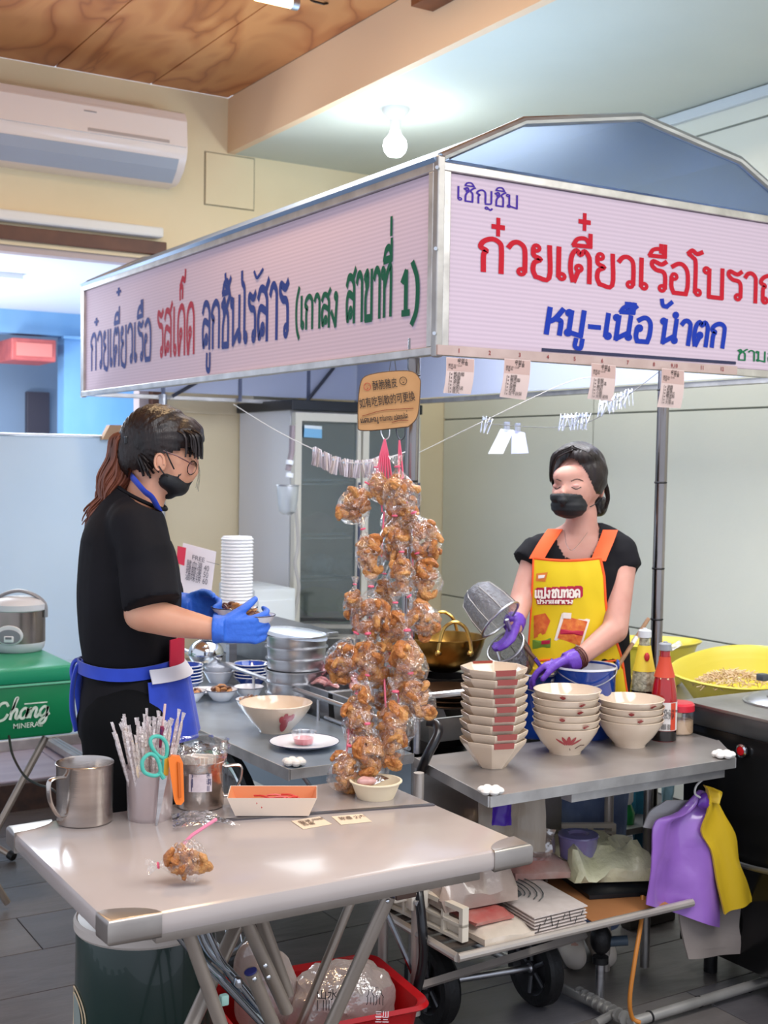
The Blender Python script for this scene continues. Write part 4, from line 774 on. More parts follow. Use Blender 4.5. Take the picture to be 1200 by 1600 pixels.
b = B(); letters(b, 'แคบหมู'.replace('แ', 'เเ').replace('ค', 'ด'), at(564, 661, D=3.326), at(592, 658, D=3.326), cy * .011, nn, .16); letters(b, 'ทาไมกรอบ', at(594, 658, D=3.326), at(614, 656, D=3.326), cy * .010, nn, .16); letters(b, 'เปลยนไดt', at(616, 656, D=3.326), at(638, 653, D=3.326), cy * .010, nn, .16); b.go('handwriting', ink, cb, smooth=False)
def wire(par, nm, pts, r, m): return B().tube(catmull(pts, 5), r, 6).go(nm, m, par)
dk = mat('dark_brown_ink', '#7c3325', .7)
wire(cb, 'drawn_underline', [at(x, y, D=3.325) for x, y in ((566, 650), (600, 641), (646, 638))], .0009, dk); wire(cb, 'drawn_underline', [at(x, y, D=3.325) for x, y in ((612, 660), (625, 657), (638, 657))], .0009, dk)
for cxp, cyp, m, rr in ((574, 604, mat('red_ink_face', '#b8423a', .7), .010), (630, 595, ink, .0105)):
    c = at(cxp, cyp, D=3.326); ring = [c + cx * math.cos(k / 12 * 2 * PI) * rr * .9 + cy * math.sin(k / 12 * 2 * PI) * rr for k in range(12)]
    q = B(); q.tube(ring, .0008, 5, True); [q.sph(c + cx * e * .003 + cy * .002, .0011, 6, 4) for e in (-1, 1)]; q.tube([c - cx * .002 - cy * .004, c + cx * .002 - cy * .004], .001, 4); q.go('drawn_face', m, cb)
hk = mat('hook_wire', '#3a3c44', .3, 1)
for x0, x1, y1 in ((607, 612, 558), (620, 616, 556)): wire(cb, 'hanging_wire', [at(x0, 588, D=3.34), at((x0 + x1) / 2, 572, D=3.46), at(x1, y1, D=3.62)], .0012, hk)
for x, m_ in ((601, steel), (625, hk)): wire(cb, 'hook', [at(x - 6, 668, D=3.335), at(x - 5, 678, D=3.335), at(x, 687, D=3.33), at(x + 7, 682, D=3.33), at(x + 8, 668, D=3.335)], .0016, m_)
# ------------------------------------------------------------------ crockery and food on the counters
glaze = mat('cream_glaze', '#d8c6b2', .14, var='#cdb9a3', vs=9, coat=.4); red_g = mat('red_brown_glaze', '#8e3a30', .2, coat=.4); petal = mat('petal_red', '#a83f44', .25, coat=.3); green_g = mat('leaf_green', '#7fa77c', .3)
white_en = mat('white_enamel', '#dfe2ea', .12, coat=.5); blue_en = mat('blue_enamel', '#1d3f93', .12, coat=.5); navy_rim = mat('navy_rim', '#20264a', .3)
def bowl_prof(rb, rt, h_, th=.004, foot=.006):
    return [(0, foot), (rb * .86, foot), (rb * .9, 0), (rb, 0), (rb * 1.03, foot), (rb + (rt - rb) * .5, h_ * .42), (rt * .93, h_ * .8), (rt, h_), (rt - th * .6, h_ + .001), (rt * .93 - th, h_ * .8), (rb + (rt - rb) * .45, h_ * .42 + th), (rb * .6, foot + th), (0, foot + th)]
def octw(t, z): a = (t % (PI / 4)) - PI / 8; return (math.cos(PI / 8) / math.cos(a)) * 1.03
# octagonal stack
oc = V((1.925, 2.585, .72)); oct_me = None
for k in range(9):
    p = oc + V((.002 * math.sin(k * 2.1) - .0012 * k * 0, .002 * math.cos(k * 3.3), k * .0232))
    l = ['bottom one, widest foot showing whole', 'second from bottom', 'third from bottom', 'fourth from bottom', 'middle one, fifth from bottom', 'fourth from the top', 'third from the top', 'second from the top', 'topmost, green leaf painted inside'][k]
    t = thing('octagonal_bowl', 'cream octagonal bowl with red edge in nine-high stack, ' + l, 'bowl', p, .12 + .05 * math.sin(k * 1.9), 'octagonal bowls in the tallest stack')
    b = B(); rb, rt, h_ = .036, .086, .074
    b.lathe([(0, 0), (rb, 0), (rb + .002, .004), (rt * .97, h_ - .012), (rt, h_ - .006), (rt * 1.01, h_), (rt * .985, h_ + .001), (rt * .94, h_ - .01), (rb * .95, .009), (0, .008)], (0, 0, 0), 8, Matrix.Rotation(PI / 8, 3, 'Z') if 0 else None)
    o = b.go('bowl_body', glaze, t, world=False); bv = o.modifiers.new('b', 'BEVEL'); bv.width = .004; bv.segments = 3
    a0 = None
    for f in range(8):
        if f % 4 == 2 or f % 4 == 0 and False:
            a1, a2 = f * PI / 4 + PI / 4 * 1, f * PI / 4 + PI / 4 * 2
    # red bar on the facet that faces the front
    for a in (-PI / 2 - PI / 8 - PI / 8 + PI / 8 * 1, PI / 2 - PI / 8 - PI / 8 + PI / 8):
        cdir = V((math.cos(a), math.sin(a), 0)); sd = V((-cdir.y, cdir.x, 0)); ap = math.cos(PI / 8)
        q = B(); q.prism([cdir * (rt * ap * 1.012) + sd * -.026 + V((0, 0, h_ - .012)), cdir * (rt * ap * 1.012) + sd * .026 + V((0, 0, h_ - .012)), cdir * (rt * 1.016 * ap) + sd * .028 + V((0, 0, h_ + .0025)), cdir * (rt * 1.016 * ap) + sd * -.028 + V((0, 0, h_ + .0025))], -cdir * .004); q.go('red_edge_bar', red_g, t, world=False)
    if k == 8:
        for i, (a, r, s) in enumerate(((2.2, .04, 1), (1.5, .05, 1.2), (2.9, .045, .9), (1.9, .06, 1.1), (2.5, .058, 1))):
            c = V((math.cos(a) * r, math.sin(a) * r, .009 + (r - .034) * 1.32 + .0018)); q = B(); sl = V((math.cos(a), math.sin(a), 1.25)).normalized(); sd = V((-math.sin(a), math.cos(a), 0)); nn_ = V((-math.cos(a), -math.sin(a), .8)).normalized() * .0012
            q.prism([c + sl * (.016 * s * math.cos(u)) + sd * (.008 * s * math.sin(u)) + nn_ for u in [2 * PI * j / 14 for j in range(14)]], nn_ * .3); q.go('leaf_motif', green_g, t, world=False)
# round stacks
def round_stack(c, n, rt, sp, lab, seed):
    for k in range(n):
        p = V(c) + V((.002 * math.sin(k * 2.7 + seed), .002 * math.cos(k * 1.7), k * sp)); pos = ['bottom one', 'second from bottom', 'third from bottom', 'fourth from bottom', 'fifth from bottom', 'topmost'][k] if k < n - 1 else 'topmost'
        t = thing('round_bowl', 'cream round bowl with flower motif in %s, %s' % (lab, pos), 'bowl', p, seed + k * .6 if k else 0, 'round bowls in ' + lab)
        if k == 0:
            B().lathe(bowl_prof(.043, rt, .076), (0, 0, 0), 44).go('bowl_body', glaze, t, world=False)
        else: B().lathe(bowl_prof(.043, rt, .076), (0, 0, 0), 44).go('bowl_body', glaze, t, world=False)
        aa = math.atan2(-1, -.45)
        if k == 0 and seed == 0:
            for i, da in enumerate((-.34, -.17, 0, .17, .34)):
                q = B()
                def pt(s_, w): 
                    ang = aa - .15 + da * (.35 + s_ * .9) + w * .16; z = .034 + s_ * .027 * math.cos(da * 2.4); r = .043 + (rt - .043) * (z / .076) ** .95 + .0035; return V((math.cos(ang) * r, math.sin(ang) * r, z))
                q.surf(lambda u, v: pt(u, math.sin(PI * (.08 + .84 * u)) * (v - .5) * .9), 6, 2); q.go('petal', petal, t, world=False)
            q = B(); q.tube([V((math.cos(aa - .15) * .068, math.sin(aa - .15) * .068, .036)), V((math.cos(aa - .02) * .055, math.sin(aa - .02) * .055, .018))], .0012, 5).tube([V((math.cos(aa + .15) * .064, math.sin(aa + .15) * .064, .024)), V((math.cos(aa + .35) * .069, math.sin(aa + .35) * .069, .033)), V((math.cos(aa + .55) * .069, math.sin(aa + .55) * .069, .032))], .0011, 5); q.go('stem_motif', mat('stem_dark', '#5b4438', .4), t, world=False)
        elif k:
            q = B(); a2 = aa + .4 * math.sin(k * 2.2 + seed) - t.rotation_euler.z; r = rt * .955 + .0045; q.surf(lambda u, v: V((math.cos(a2 + (u - .5) * .16) * (r + (v - .5) * .012), math.sin(a2 + (u - .5) * .16) * (r + (v - .5) * .012), .067 + (v - .5) * .012 * (1 - abs(u - .5)))), 4, 2); q.go('petal', petal, t, world=False)
round_stack((2.195, 2.62, .72), 6, .092, .0195, 'the middle stack', 0)
round_stack((2.41, 2.60, .72), 4, .093, .019, 'the stack beside bottles', 1)
# big painted bowl, sauce plate, enamel bowls with meat on the side counter
p = V((1.619, 3.225, .72)); t = thing('painted_bowl', 'large cream bowl with red flower on side counter', 'bowl', p)
B().lathe(bowl_prof(.046, .106, .084), p, 48).go('bowl_body', glaze, t)
aa = math.atan2(-1, -.15)
for i, (da, dz, s) in enumerate(((0, .03, 1.3), (-.12, .05, .7), (.12, .052, .7), (.0, .06, .6), (.22, .055, .7))):
    def pt(u, v): ang = aa + da + (u - .5) * .26 * s; z = dz + (v - .5) * .032 * s; rr = .046 + (.106 - .046) * (max(z, .001) / .084) ** .9 + .0045; return p + V((math.cos(ang) * rr, math.sin(ang) * rr, z))
    q = B(); c0 = q.v(pt(.5, .5)); ri = [[q.v(pt(.5 + .5 * e * math.cos(x) * .9, .5 + .5 * e * math.sin(x))) for x in [2 * PI * j / 12 for j in range(12)]] for e in (.5, 1)]; [q.face([c0, ri[0][j], ri[0][(j + 1) % 12]]) for j in range(12)]; q.bridge(ri[0], ri[1]); q.go('flower_motif', petal, t, smooth=False)
t = thing('noodle_heap', 'pale noodles and brown meat scraps in the large painted bowl', 'food', p + V((0, 0, .02)), group=None); t['kind'] = 'stuff'
b = B(); [b.sph(p + V((random.uniform(-.05, .05), random.uniform(-.05, .05), .045 + random.uniform(0, .012))), (.016, .012, .008), 8, 5) for _ in range(14)]; b.go('food_scraps', mat('pale_food', '#b98f74', .5, var='#8c5a42', vs=60), t)
p = V((1.600, 3.010, .72)); t = thing('enamel_plate', 'white enamel plate with navy rim holding the red sauce cup', 'plate', p)
B().lathe([(0, .002), (.05, 0), (.06, .004), (.092, .014), (.096, .016), (.092, .0165), (.06, .0075), (0, .005)], p, 48).go('plate_body', white_en, t); B().tube([p + V((math.cos(k / 48 * 2 * PI) * .0955, math.sin(k / 48 * 2 * PI) * .0955, .016)) for k in range(48)], .0011, 6, True).go('rim_line', navy_rim, t)
c = p + V((0, .005, .006)); t = thing('sauce_cup', 'small clear plastic cup of bright red sauce on enamel plate', 'cup', c)
B().lathe([(0, 0), (.026, 0), (.033, .032), (.036, .033), (.036, .036), (.032, .035), (.025, .002), (0, .002)], c, 32).go('cup_wall', film('cup_clear'), t); B().lathe([(0, .0025), (.0252, .0025), (.0285, .018), (0, .018)], c, 32).go('red_sauce', mat('red_sauce', '#c22344', .15, coat=.5), t)
meat = mat('braised_meat', '#6e4128', .3, var='#4a2a1a', vs=50, coat=.3, bump=.4, bs=80); tan = mat('fried_tofu', '#b8834e', .45, var='#8f5c30', vs=40, bump=.4, bs=70)
def enamel_bowl(c, r, label, h_=.036, group='small enamel bowls of braised food'):
    t = thing('enamel_bowl', label, 'bowl', c, 0, group); c = V(c)
    B().lathe([(0, .003), (r * .5, 0), (r * .58, .003), (r * .85, h_ * .6), (r, h_), (r * .97, h_ + .001), (r * .82, h_ * .6), (r * .5, .007), (0, .006)], c, 36).go('bowl_body', white_en, t)
    B().tube([c + V((math.cos(k / 36 * 2 * PI) * r, math.sin(k / 36 * 2 * PI) * r, h_)) for k in range(36)], .0012, 6, True).go('rim_line', navy_rim, t); return t
def heap(c, r, n, mats, label, grp, s=1):
    t = thing('braised_food', label, 'food', c, 0, grp); c = V(c)
    for k in range(n):
        a = random.uniform(0, 6.28); q = math.sqrt(random.random()) * r; pz = c + V((math.cos(a) * q, math.sin(a) * q, .006 + (r - q) * .45 + random.uniform(0, .006)))
        B().sph(pz, (random.uniform(.008, .014) * s, random.uniform(.006, .010) * s, random.uniform(.004, .007) * s), 9, 6, Matrix.Rotation(random.uniform(0, 3), 3, random.choice('XYZ'))).jit(.003, 70, k).go('chunk', random.choice(mats), t)
random.seed(3)
for (x, y, l, ms) in ((300, 1098, 'bowl of fried tofu nearest the woman in black', [tan, tan, meat]), (350, 1096, 'middle bowl of tall tofu and meat', [tan, meat]), (398, 1112, 'bowl of dark meat beside large painted bowl', [meat, meat, tan])):
    c = at(x, y, Z=.72) + V((0, .02, 0)); enamel_bowl(c, .052, 'small white enamel bowl on side counter, ' + l); heap(c + V((0, 0, .022)), .034, 15, ms, 'braised pieces heaped in the ' + l, 'braised food heaps', 1.15)
def nest(name, cx, cy, n, r, sp, m, lab, cat, grp, h_=.03, zb=.72):
    for k in range(n):
        c = V((cx, cy, zb + k * sp)); w = ['bottom one', 'second from bottom', 'third from bottom', 'fourth from bottom', 'fifth from bottom', 'sixth from bottom'][k] if k < n - 1 else 'topmost'
        t = thing(name, '%s, %s' % (lab, w), cat, c, 0, grp)
        B().lathe([(0, .002), (r * .6, 0), (r * .8, h_ * .5), (r, h_), (r * .98, h_ + .001), (r * .77, h_ * .5), (r * .55, .005), (0, .005)], c, 36).go('dish_body', m, t)
        B().lathe([(r * .985, h_ + .0005), (r * 1.012, h_ + .001), (r * 1.0, h_ + .003), (r * .97, h_ + .0022)], c, 36).go('dish_rim', white_en, t)
c = at(288, 1078, Z=.72); nest('enamel_dish', c.x, c.y, 6, .062, .011, blue_en, 'navy enamel dish in stack beside woman in black', 'dish', 'navy dishes beside the woman')
c = at(392, 1070, Z=.72); nest('enamel_dish', c.x, c.y, 5, .060, .011, blue_en, 'navy enamel dish in stack beside steel pots', 'dish', 'navy dishes beside the steel pots')
c = at(342, 1066, Z=.72); nest('enamel_dish', c.x, c.y, 2, .056, .02, white_en, 'white enamel dish in the low pair between navy stacks', 'dish', 'white dishes between the navy stacks', .04)
c = at(312, 1082, Z=.72); 
c = at(395, 1092, Z=.72) + V((0, .03, 0)); enamel_bowl(c, .05, 'empty white enamel bowl on counter by the steel pots')
c = at(320, 1084, Z=.725); t = thing('enamel_plate', 'empty white enamel plate lying behind the bowls of tofu', 'plate', c); B().lathe([(0, .002), (.035, 0), (.058, .012), (.06, .014), (.056, .0135), (.035, .004), (0, .004)], c, 40).go('plate_body', white_en, t)
# steel pots in a stack with pale lid
sc_ = at(463, 1118, Z=.71) + V((.05, .10, 0))
for k in range(6):
    c = sc_ + V((0, 0, k * .037)); r = .096 + .002 * (k % 3)
    t = thing('steel_pan', 'round steel pan in the stack behind raw meat tray, %s' % ['bottom one', 'second from bottom', 'third from bottom', 'fourth from bottom', 'second from the top', 'topmost under pale lid'][k], 'pan', c, 0, 'round steel pans in one stack')
    B().lathe([(0, 0), (r * .9, 0), (r * .93, .004), (r * .96, .050), (r * 1.03, .052), (r * 1.03, .055), (r * .95, .055), (r * .91, .006), (0, .004)], c, 44).go('pan_body', steel, t)
c = sc_ + V((0, 0, 5 * .037 + .062)); Mx = Matrix.Rotation(.10, 3, 'Y') @ Matrix.Rotation(.05, 3, 'X')
t = thing('pan_lid', 'pale bluish round lid tilted on top of the steel pans', 'lid', c); t['category'] = 'tray'; B().lathe([(0, .008), (.085, .004), (.1, -.002), (.101, -.014), (.099, -.014), (.097, -.003), (0, .002)], c, 44, Mx).go('pan_lid_body', mat('pale_blue_lid', '#c4d3e6', .15, coat=.4), t)  # this disc is the pale lid of the pan stack
def gn(name, label, x0, x1, y0, y1, z0, z1, m=steel):
    t = thing(name, label, 'food pan', ((x0 + x1) / 2, (y0 + y1) / 2, z0)); b = B(); i = .012
    lo = [V((x0 + i, y0 + i, z0)), V((x1 - i, y0 + i, z0)), V((x1 - i, y1 - i, z0)), V((x0 + i, y1 - i, z0))]; hi = [V((x0, y0, z1)), V((x1, y0, z1)), V((x1, y1, z1)), V((x0, y1, z1))]; lp = [V((x0 - .01, y0 - .01, z1)), V((x1 + .01, y0 - .01, z1)), V((x1 + .01, y1 + .01, z1)), V((x0 - .01, y1 + .01, z1))]
    L_, H, P_ = [[b.v(p) for p in q] for q in (lo, hi, lp)]; b.face(L_); b.bridge(L_, H); b.bridge(H, P_); b.solid(.0015); b.go('pan_body', m, t)
    B().tube([p for p in lp], .002, 6, True).go('pan_lip', steel, t); return t
gn('meat_pan', 'steel food pan heaped with raw sliced meat', 1.85, 2.03, 3.33, 3.60, .70, .80)
gn('deep_pan', 'deep empty steel food pan beside the raw meat pan', 1.85, 2.03, 3.02, 3.30, .655, .80, steel_dull)
rawm = [mat('raw_meat', '#84434a', .3, var='#b08482', vs=35, va=.5, coat=.3), mat('raw_meat_pale', '#a06c70', .3, var='#74363f', vs=35, va=.5, coat=.3)]
t = thing('raw_meat', 'heap of raw sliced pinkish meat in steel food pan', 'meat', (1.94, 3.46, .79))
for k in range(46):
    a, q = random.uniform(0, 6.28), math.sqrt(random.random()); pz = V((1.94 + math.cos(a) * q * .08, 3.465 + math.sin(a) * q * .12, .795 + (1 - q) * .055 + random.uniform(0, .01)))
    d = V((random.uniform(-1, 1), random.uniform(-1, 1), random.uniform(-.3, .3))).normalized() * .026; B().tube(catmull([pz - d, pz + V((0, 0, .01)), pz + d], 3), [.004, .008, .009, .009, .008, .006, .004], 8, ra=1.5).jit(.003, 60, k).go('meat_slice', random.choice(rawm), t)
gn('steel_tray', 'shallow steel tray under the dark dishes behind snack bags', 1.92, 2.24, 2.88, 3.08, .72, .79, steel_dull)
for k in range(4): c = V((2.06, 2.98, .795 + k * .014)); t = thing('dark_dish', 'dark bronze dish in the pile behind the octagonal bowls, %s' % ['lowest', 'second', 'third', 'topmost'][k], 'dish', c, 0, 'dark dishes'); B().lathe([(0, .002), (.05, 0), (.088, .012), (.09, .015), (.085, .014), (.05, .004), (0, .004)], c, 36).go('dish_body', mat('bronze_dark', '#5f4634', .35, .7), t)
# brass wok
brass = mat('brass', '#a8813f', .28, 1, var='#6e4d22', vs=6, bump=.1, bs=25)
wc = at(703, 1000, Z=.972) + V((.02, .06, 0)); t = thing('brass_wok', 'round brass pan with ring handles hanging behind octagonal bowls', 'wok', wc - V((0, 0, .105)))
R_ = .125; B().lathe([(0, -.105), (.04, -.103), (.08, -.085), (.108, -.055), (.121, -.02), (R_, 0), (R_ + .004, .001), (R_ + .004, .004), (R_ - .004, .003), (.116, -.02), (.1, -.055), (.07, -.084), (0, -.098)], wc, 56).go('wok_body', brass, t)
brl = mat('bright_brass', '#c9a35a', .22, 1); rx2 = V((RX.x, RX.y, 0)).normalized(); fw2 = V((FW.x, FW.y, 0)).normalized()
for cx_, cd_, s in ((.025, -.122, 1), (.0, .122, 1)):
    c = wc + rx2 * cx_ + fw2 * cd_
    B().tube(catmull([c + rx2 * x + V((0, 0, z)) for x, z in ((-.048, -.028), (-.042, .01), (-.03, .045), (0, .062), (.03, .046), (.044, .012), (.05, -.026))], 5), .0055, 10).go('ring_handle', brl, t)
    for e in (-1, 1): B().sph(c + rx2 * .047 * e + V((0, 0, -.03)), (.012, .008, .010), 10, 8).go('handle_lug', brl, t)
t = thing('wok_burner', 'dark burner ring supporting the brass pan', 'burner', (wc.x, wc.y, .65)); B().lathe([(.06, 0), (.07, .0), (.08, .17), (.085, .205), (.075, .205), (.06, .01)], (wc.x, wc.y, .65), 28).go('burner_ring', mat('dark_iron', '#2a2624', .5, .7), t)
# blue enamel pots
def pot(c, r, h_, label, hd):
    t = thing('enamel_pot', label, 'pot', c, 0, None); c = V(c)
    B().lathe([(0, 0), (r * .97, 0), (r, .006), (r, h_ - .004), (r * 1.03, h_), (r * 1.0, h_ + .002), (r * .975, h_ - .004), (r * .97, .01), (0, .008)], c, 48).go('pot_body', blue_en, t)
    B().lathe([(r * .972, .012), (r * .972, h_ - .006), (r * 1.0, h_ + .0022), (r * 1.035, h_ + .003), (r * 1.035, h_ - .003), (r * 1.01, h_ - .004)], c, 48).go('white_lining', white_en, t)
    for e in (-1, 1):
        cc_ = c + hd * r * 1.06 * e + V((0, 0, h_ - .004)); B().tube([cc_ + hd.cross(V((0, 0, 1))) * math.cos(k / 12 * 2 * PI) * .012 + V((0, 0, math.sin(k / 12 * 2 * PI) * .012 + .008)) for k in range(12)], .0042, 8, True).go('ear', blue_en, t)
    sd = hd.cross(V((0, 0, 1))); B().tube(catmull([c + hd * r * 1.06 + V((0, 0, h_ + .004)), c + hd * r * .8 - sd * -r * .75 * 1 + V((0, 0, h_ - .02)), c + sd * r * 1.12 + V((0, 0, h_ - .045)), c - hd * r * .8 + sd * r * .75 + V((0, 0, h_ - .02)), c - hd * r * 1.06 + V((0, 0, h_ + .004))], 6), .0018, 6).go('bail_handle', steel, t)
    B().lathe([(0, h_ * .8), (r * .96, h_ * .8)], c, 32).go('broth', mat('broth_dark', '#5c4632', .08, coat=.6), t)
    return t
pc = at(912, 1056, Z=.895); pot((pc.x + .02, pc.y + .02, .72), .090, .200, 'blue enamel pot with wire bail behind the middle and bottle-side bowl stacks', rx2)
pc2 = at(835, 1066, Y=2.93); pot((pc2.x, 2.93, .70), .094, pc2.z - .665, 'second blue enamel pot, half hidden behind octagonal bowls', rx2)
# ladle sticks in the pots
t = thing('bamboo_stick', 'long bamboo stick wrapped with white tape leaning in blue pot', 'stick', at(955, 1050, D=3.72)); B().tube([at(952, 1062, D=3.68), at(1013, 967, D=3.85)], .0062, 10).go('stick_body', mat('bamboo', '#b58e6e', .5, var='#8e6a4e', vs=30), t); B().tube([at(988, 1006, D=3.775), at(994, 996, D=3.795)], .0068, 10).go('white_tape', white_pl, t)
# bottles
def bottle(c, h_, r, label, liq, cap, neck_lab, body_lab, emb):
    t = thing('sauce_bottle', label, 'bottle', c); c = V(c); k = h_
    pr = [(0, 0), (r * .92, 0), (r, .006), (r, k * .42), (r * .97, k * .46), (r * .88, k * .56), (r * .62, k * .72), (r * .46, k * .8), (r * .4, k * .86), (r * .4, k * .93), (0, k * .93)]
    B().lathe(pr, c, 36).go('bottle_glass', liq, t)
    B().lathe([(r * .43, k * .91), (r * .5, k * .915), (r * .5, k * .975), (r * .42, k * .985), (r * .18, k * .99), (r * .16, k), (0, k)], c, 24).go('cap', cap, t)
    if body_lab: B().lathe([(r * 1.012, k * .115), (r * 1.012, k * .40)], c, 40).go('body_label', body_lab, t)
    B().lathe([(r * .81, k * .645), (r * .475, k * .80), (r * .455, k * .85)] if body_lab else [(r * .86, k * .60), (r * .64, k * .725), (r * .48, k * .84)], c, 40).go('neck_label', neck_lab, t); return t, c, r, k
t, c, r, k = bottle((2.548, 2.612, .72), .282, .037, 'tall red chilli sauce bottle with grey cap and orange neck label', mat('red_sauce_glass', '#9c0f12', .08, coat=.8), mat('grey_cap', '#8f9298', .35), mat('orange_red_label', '#c8452c', .5), mat('white_label', '#d8d2cf', .6), 0)
B().lathe([(r * 1.002, .002), (r * 1.002, k * .11)], c, 36).go('dark_base', mat('dark_base_glass', '#120c0c', .1, coat=.8), t)
vd = (V((0, 0, 1.5)) - c); vd.z = 0; vd.normalize(); va_ = math.atan2(vd.y, vd.x)
B().surf(lambda u, v: c + V((math.cos(va_ + .55 + u * .5) * r * 1.02, math.sin(va_ + .55 + u * .5) * r * 1.02, k * (.12 + v * .275))), 6, 2).go('orange_band', MT['orange_red_label'], t)
sd = V((-vd.y, vd.x, 0)); plain('label_print', '成分 辣椒 大蒜 糖\n鹽 水 醋 800ml\n保存 兩年 常溫\nCHILLI SAUCE', ink, t, c + vd * r * 1.03 - sd * .026 + V((0, 0, .088)), sd, (0, 0, 1), .0085, vd, .012)
plain('label_print', '|||||| ||||\n|||||| ||||', ink, t, c + vd * r * 1.03 + sd * -.006 + V((0, 0, .046)), sd, (0, 0, 1), .009, vd, .03)
b = B(); letters(b, 'ตราม', c + vd * r * .68 - sd * .012 + V((0, 0, .178)), c + vd * r * .68 + sd * .013 + V((0, 0, .178)), V((0, 0, .013)) - vd * .003, vd, .22); b.go('label_print', mat('cream_print', '#e8cfa8', .6), t, smooth=False)
bz = at(1007, 992, Y=2.70); c2 = V((at(1005, 1100, Y=2.70).x, 2.70, .72)); t, c, r, k = bottle(c2, bz.z - .70, .038, 'clear ribbed fish sauce bottle with yellow neck label behind chilli sauce', mat('clear_ribbed_glass', '#b9b49a', .1, var='#6f6a52', vs=90, va=.4, bump=.9, bs=70, coat=.8), mat('frosted_cap', '#c9ccd0', .3), mat('yellow_label', '#ddc23a', .5), None, 1)
B().lathe([(r * 1.003, .002), (r * 1.004, k * .32), (r * 1.003, k * .42)], c, 36).go('dark_sauce_level', MT['dark_base_glass'], t)
sd = V((-vd.y, vd.x, 0)); B().sph(c + vd * r * .72 + sd * .008 + V((0, 0, k * .74)), (.008, .008, .013), 10, 8).go('red_emblem', mat('emblem_red', '#b5232c', .5), t)
t = thing('clear_cap', 'loose clear bottle cap fixed on pole beside the bottles', 'stopper', at(1062, 1008, D=3.72)); B().tube([at(1047, 1014, D=3.72), at(1064, 1004, D=3.72)], .009, 12).go('cap_body', film('cup_clear'), t)  # clear cap of a bottle
c = V((2.650, 2.655, .72)); t = thing('spice_jar', 'clear plastic jar with red lid half full of beige powder', 'jar', c)
B().lathe([(0, 0), (.038, 0), (.042, .005), (.043, .066), (.040, .07)], c, 36).go('jar_wall', film('cup_clear'), t); B().lathe([(0, .002), (.038, .002), (.0415, .006), (.0415, .04), (0, .043)], c, 36).go('powder', mat('beige_powder', '#cdb08e', .9, var='#bd9c78', vs=50), t)
B().lathe([(.0435, .068), (.0455, .069), (.0455, .086), (.04, .092), (0, .094)], c, 36).go('lid', mat('red_lid', '#c32637', .3), t)
# tubs on a shelf by the wall
tubm = mat('yellow_tub_plastic', '#d6c64c', .35, var='#cab93e', vs=3); 
ts = thing('prep_shelf', 'steel prep shelf by the wall carrying yellow tubs', 'shelf', (3.3, 3.4, 0)); B().box2((2.98, 2.72, .66), (3.75, 3.80, .675)).go('shelf_board', steel_dull, ts)
for x, y in ((3.02, 2.76), (3.71, 2.76), (3.02, 3.76), (3.71, 3.76)): B().cyl((x, y, 0), (x, y, .66), .014).go('leg', steel_dull, ts)
def tub(c, rx_, ry_, h_, rz, label, tiltx=0):
    t = thing('yellow_tub', label, 'tub', c, rz, 'yellow plastic tubs'); b = B()
    wv = lambda a, z: 1 + .05 * math.cos(2 * a)
    M_ = Matrix.Rotation(tiltx, 3, 'X') if tiltx else None
    b.lathe([(0, 0), (.62, 0), (.68, .008), (.95, h_ - .012), (1.0, h_ - .008), (1.03, h_), (1.0, h_ + .003), (.96, h_ - .004), (.91, h_ - .03), (.66, .014), (0, .01)], (0, 0, 0), 52, M_, sx=rx_, sy=ry_, warp=lambda a, z: 1 + .03 * math.cos(4 * a)); b.go('tub_body', tubm, t, world=False); return t
c = at(1150, 1072, Z=.80); tb_ = tub(V((3.32, 3.0, .695)), .25, .20, .13, 0, 'large yellow oval tub of bean sprouts beside black stove', 0); tb_.rotation_euler = (.20, -.08, -.60)
tub(V((3.30, 3.50, .676)), .22, .14, .165, -.35, 'yellow oval tub behind the sauce bottles, nearly empty')
tub(V((3.10, 3.30, .68)), .10, .08, .06, .2, 'small yellow tub of green herbs behind the bamboo stick')
def stuff_heap(name, label, cat, c, rx_, ry_, n, m, L=.02, r=.0016):
    b = B()
    for k in range(n):
        a, q = random.uniform(0, 6.28), math.sqrt(random.random()); pz = V(c) + V((math.cos(a) * q * rx_, math.sin(a) * q * ry_, (1 - q * q) * .035 + random.uniform(0, .012))); d = V((random.uniform(-1, 1), random.uniform(-1, 1), random.uniform(-.5, .5))).normalized() * L
        b.tube([pz - d, pz + V((0, 0, L * .25)), pz + d], r, 4)
    o = b.go(name, m, None); tag(o, label, cat, kind='stuff'); return o
stuff_heap('bean_sprouts', 'heap of pale bean sprouts inside the large yellow tub', 'bean sprouts', (3.22, 2.98, .765), .14, .09, 320, mat('sprout', '#e3cfa8', .5, var='#b98c5e', vs=40))
stuff_heap('green_herbs', 'bunch of green herbs in the small yellow tub', 'herbs', (3.10, 3.30, .70), .06, .05, 160, mat('herb_green', '#4d8a35', .6, var='#7db14e', vs=30), .018, .0028)
